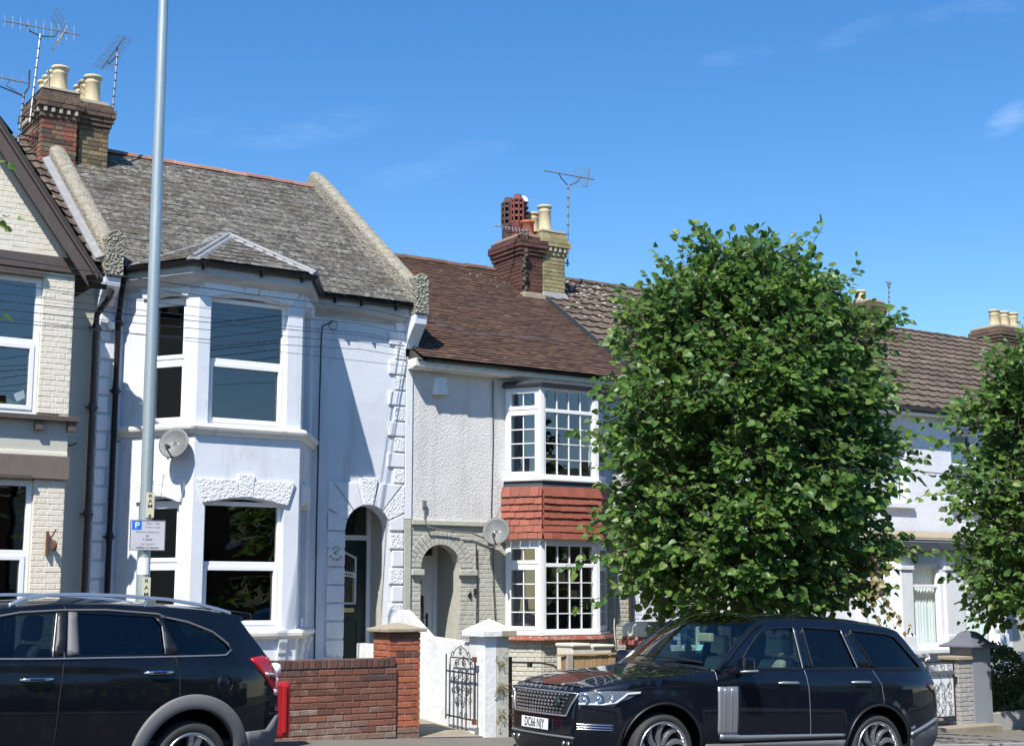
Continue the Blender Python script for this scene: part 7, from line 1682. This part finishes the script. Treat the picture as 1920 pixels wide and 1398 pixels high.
# roof rails
for side in (0,1):
    f = (lambda q: q) if not side else (lambda q: W-q)
    y = .285; b = MB(); pts = [(-1.62,1.655),(-1.50,1.715),(-1.30,1.752),(-1.0,1.768),(-.6,1.770),(-.2,1.755),(.10,1.722),(.30,1.685),(.42,1.655)]
    vs = []
    for u, z in pts: vs += [(u, f(y-.022), z-.014), (u, f(y+.022), z-.014), (u, f(y+.016), z+.016), (u, f(y-.016), z+.016)]
    b.add(vs, [(i*4+k, i*4+(k+1)%4, (i+1)*4+(k+1)%4, (i+1)*4+k) for i in range(len(pts)-1) for k in range(4)] + [(0,1,2,3),(35,34,33,32)])
    for u, z in ((-1.52,1.70),(-.38,1.75),(.26,1.68)): b.hexa([(u-.05,f(y-.02),z-.07),(u+.05,f(y-.02),z-.07),(u+.05,f(y+.02),z-.07),(u-.05,f(y+.02),z-.07)], [(u-.03,f(y-.02),z+.005),(u+.06,f(y-.02),z+.005),(u+.06,f(y+.02),z+.005),(u-.03,f(y+.02),z+.005)])
    O('roof_rail', b, M['metalsilver'], bevel=.006)
# tail lamps
patch('tail_light', [(.585,1.262),(.74,1.285),(.815,1.268),(.885,1.145),(.918,1.01),(.922,.955),(.87,.96),(.76,1.08),(.65,1.185)], M['taillens'], .014, step=.04)
patch('tail_light_band', [(.745,1.135),(.875,1.125),(.89,1.10),(.76,1.105)], M['tailwhite'], .022, step=.04); patch('tail_light_tip', [(.865,.985),(.915,.98),(.918,.935),(.895,.925)], M['tailwhite'], .022, step=.04)
b = MB(); b.hexa([(.30,.30,1.655),(.68,.34,1.600),(.68,W-.34,1.600),(.30,W-.30,1.655)], [(.30,.28,1.69),(.66,.32,1.662),(.66,W-.32,1.662),(.30,W-.28,1.69)]); O('spoiler', b, M['paint2'], bevel=.02, seg=3)
b = MB(); b.tube([(.78,.18,.70),(.83,.15,.84),(.86,.12,.92)], .003, 4); 
for side in (0,1):
    f = (lambda q: q) if not side else (lambda q: W-q)
    b = MB(); b.hexa([(-2.40,f(-.18),1.18),(-2.24,f(-.18),1.18),(-2.22,f(.02),1.18),(-2.36,f(.02),1.18)], [(-2.38,f(-.17),1.32),(-2.24,f(-.16),1.32),(-2.22,f(.0),1.30),(-2.34,f(.0),1.30)]); O('door_mirror', b, M['paint2'], bevel=.035, seg=3)
patch('headlight', [(-3.62,.80),(-3.55,.93),(-3.2,.98),(-3.25,.88)], M['chrome'], .006)
# ------------------------------------------------------------------ the other side of the street (seen only in glass and paint)
h = None
for i in range(7):
    x0 = -8 + i*7.0
    h = thing('opposite_house', ('red brick' if i % 2 == 0 else 'cream') + ' house across the road, ' + ['first','second','third','fourth','fifth','sixth','seventh'][i] + ' from the left, seen only reflected', 'house', (x0+3.4, -14, 0), group='houses across the road')
    b = MB(); Fo = Fr((0,-13,0),(-1,0,0),(0,1,0))
    b.panel([(-x0-6.8,-.5),(-x0,-.5),(-x0,5.6),(-x0-6.8,5.6)], [[(-x0-2.6,.9),(-x0-.9,.9),(-x0-.9,2.6),(-x0-2.6,2.6)],[(-x0-5.6,.2),(-x0-4.6,.2),(-x0-4.6,2.4),(-x0-5.6,2.4)],[(-x0-2.6,3.5),(-x0-.9,3.5),(-x0-.9,5.0),(-x0-2.6,5.0)],[(-x0-5.8,3.5),(-x0-4.4,3.5),(-x0-4.4,5.0),(-x0-5.8,5.0)]], Fo, -.3, 0)
    b.box(x0, x0+.2, -21, -13.3, -.5, 5.6); b.box(x0+6.6, x0+6.8, -21, -13.3, -.5, 5.6); b.box(x0, x0+6.8, -21.2, -21, -.5, 5.6)
    ob('wall', b, [M['brickwall'], M['cream_flat']][i % 2], h)
    b = MB(); b.prism([(x0,-12.7,5.2),(x0,-17,8.2),(x0,-21.3,5.2)], (6.8,0,0)); ob('roof', b, M['slate'], h)
    b = MB(); b.box(x0-.4, x0+.4, -17.6, -16.4, 7.2, 9.0); ob('chimney', b, M['brickwall'], h)
    for (a0,a1,z0,z1) in ((-x0-2.6,-x0-.9,.9,2.6),(-x0-2.6,-x0-.9,3.5,5.0),(-x0-5.8,-x0-4.4,3.5,5.0)): win(h, Fo, a0, a1, z0, z1, -.08, zs=((z0+z1)/2,))
def big_tree(lab, x, y, rr, zc, seed, n):
    r = random.Random(seed); t = thing('street_tree', lab, 'tree', (x,y,zg(x)), group='trees across the road'); b = MB(); b.tube([(x,y,0),(x,y,zc-rr*.4)], [.2,.14], 10); ob('trunk', b, M['bark'], t); tw = []
    for _ in range(n):
        d = V((r.gauss(0,1), r.gauss(0,1), r.gauss(0,1))).normalized()*r.uniform(.5,1); p = V((x,y,zc)) + V((d.x*rr, d.y*rr, d.z*rr*1.1)); tw.append((p, p+d*.4))
    scatter('leaf', leaf_items(tw, .22, M['leaf'], r, dens=.16), t, 0, plural='foliage')
for i, (x, y, rr, zc) in enumerate([(7.5,-3.0,2.0,3.7),(13,-3.4,2.1,3.6),(19.5,-3.0,2.3,4.2),(27,-3.2,2.3,4.2),(-6,-3.2,2.0,4.0)]): big_tree(['second','third','fourth','rightmost','leftmost'][i] + ' round tree across the road, seen only in reflections', x, y, rr, zc, 50+i, 500)

t = thing('hedge', 'long dark hedge across the road, seen only in reflections', 'hedge', (10, -2.8, 0)); r = random.Random(77); tw = []
for _ in range(1500):
    p = V((r.uniform(-14,34), -2.8+r.uniform(-.5,.5), r.uniform(.1,1.9))); tw.append((p, p+V((r.uniform(-.2,.2), r.uniform(0,.3), .15))))
scatter('leaf', leaf_items(tw, .2, M['leaf'], r, dens=.1), t, 0, plural='foliage')
b = MB(); b.box(-14, 34, -3.2, -2.5, -.8, 1.6); ob('hedge_core', b, M['bark'], t)
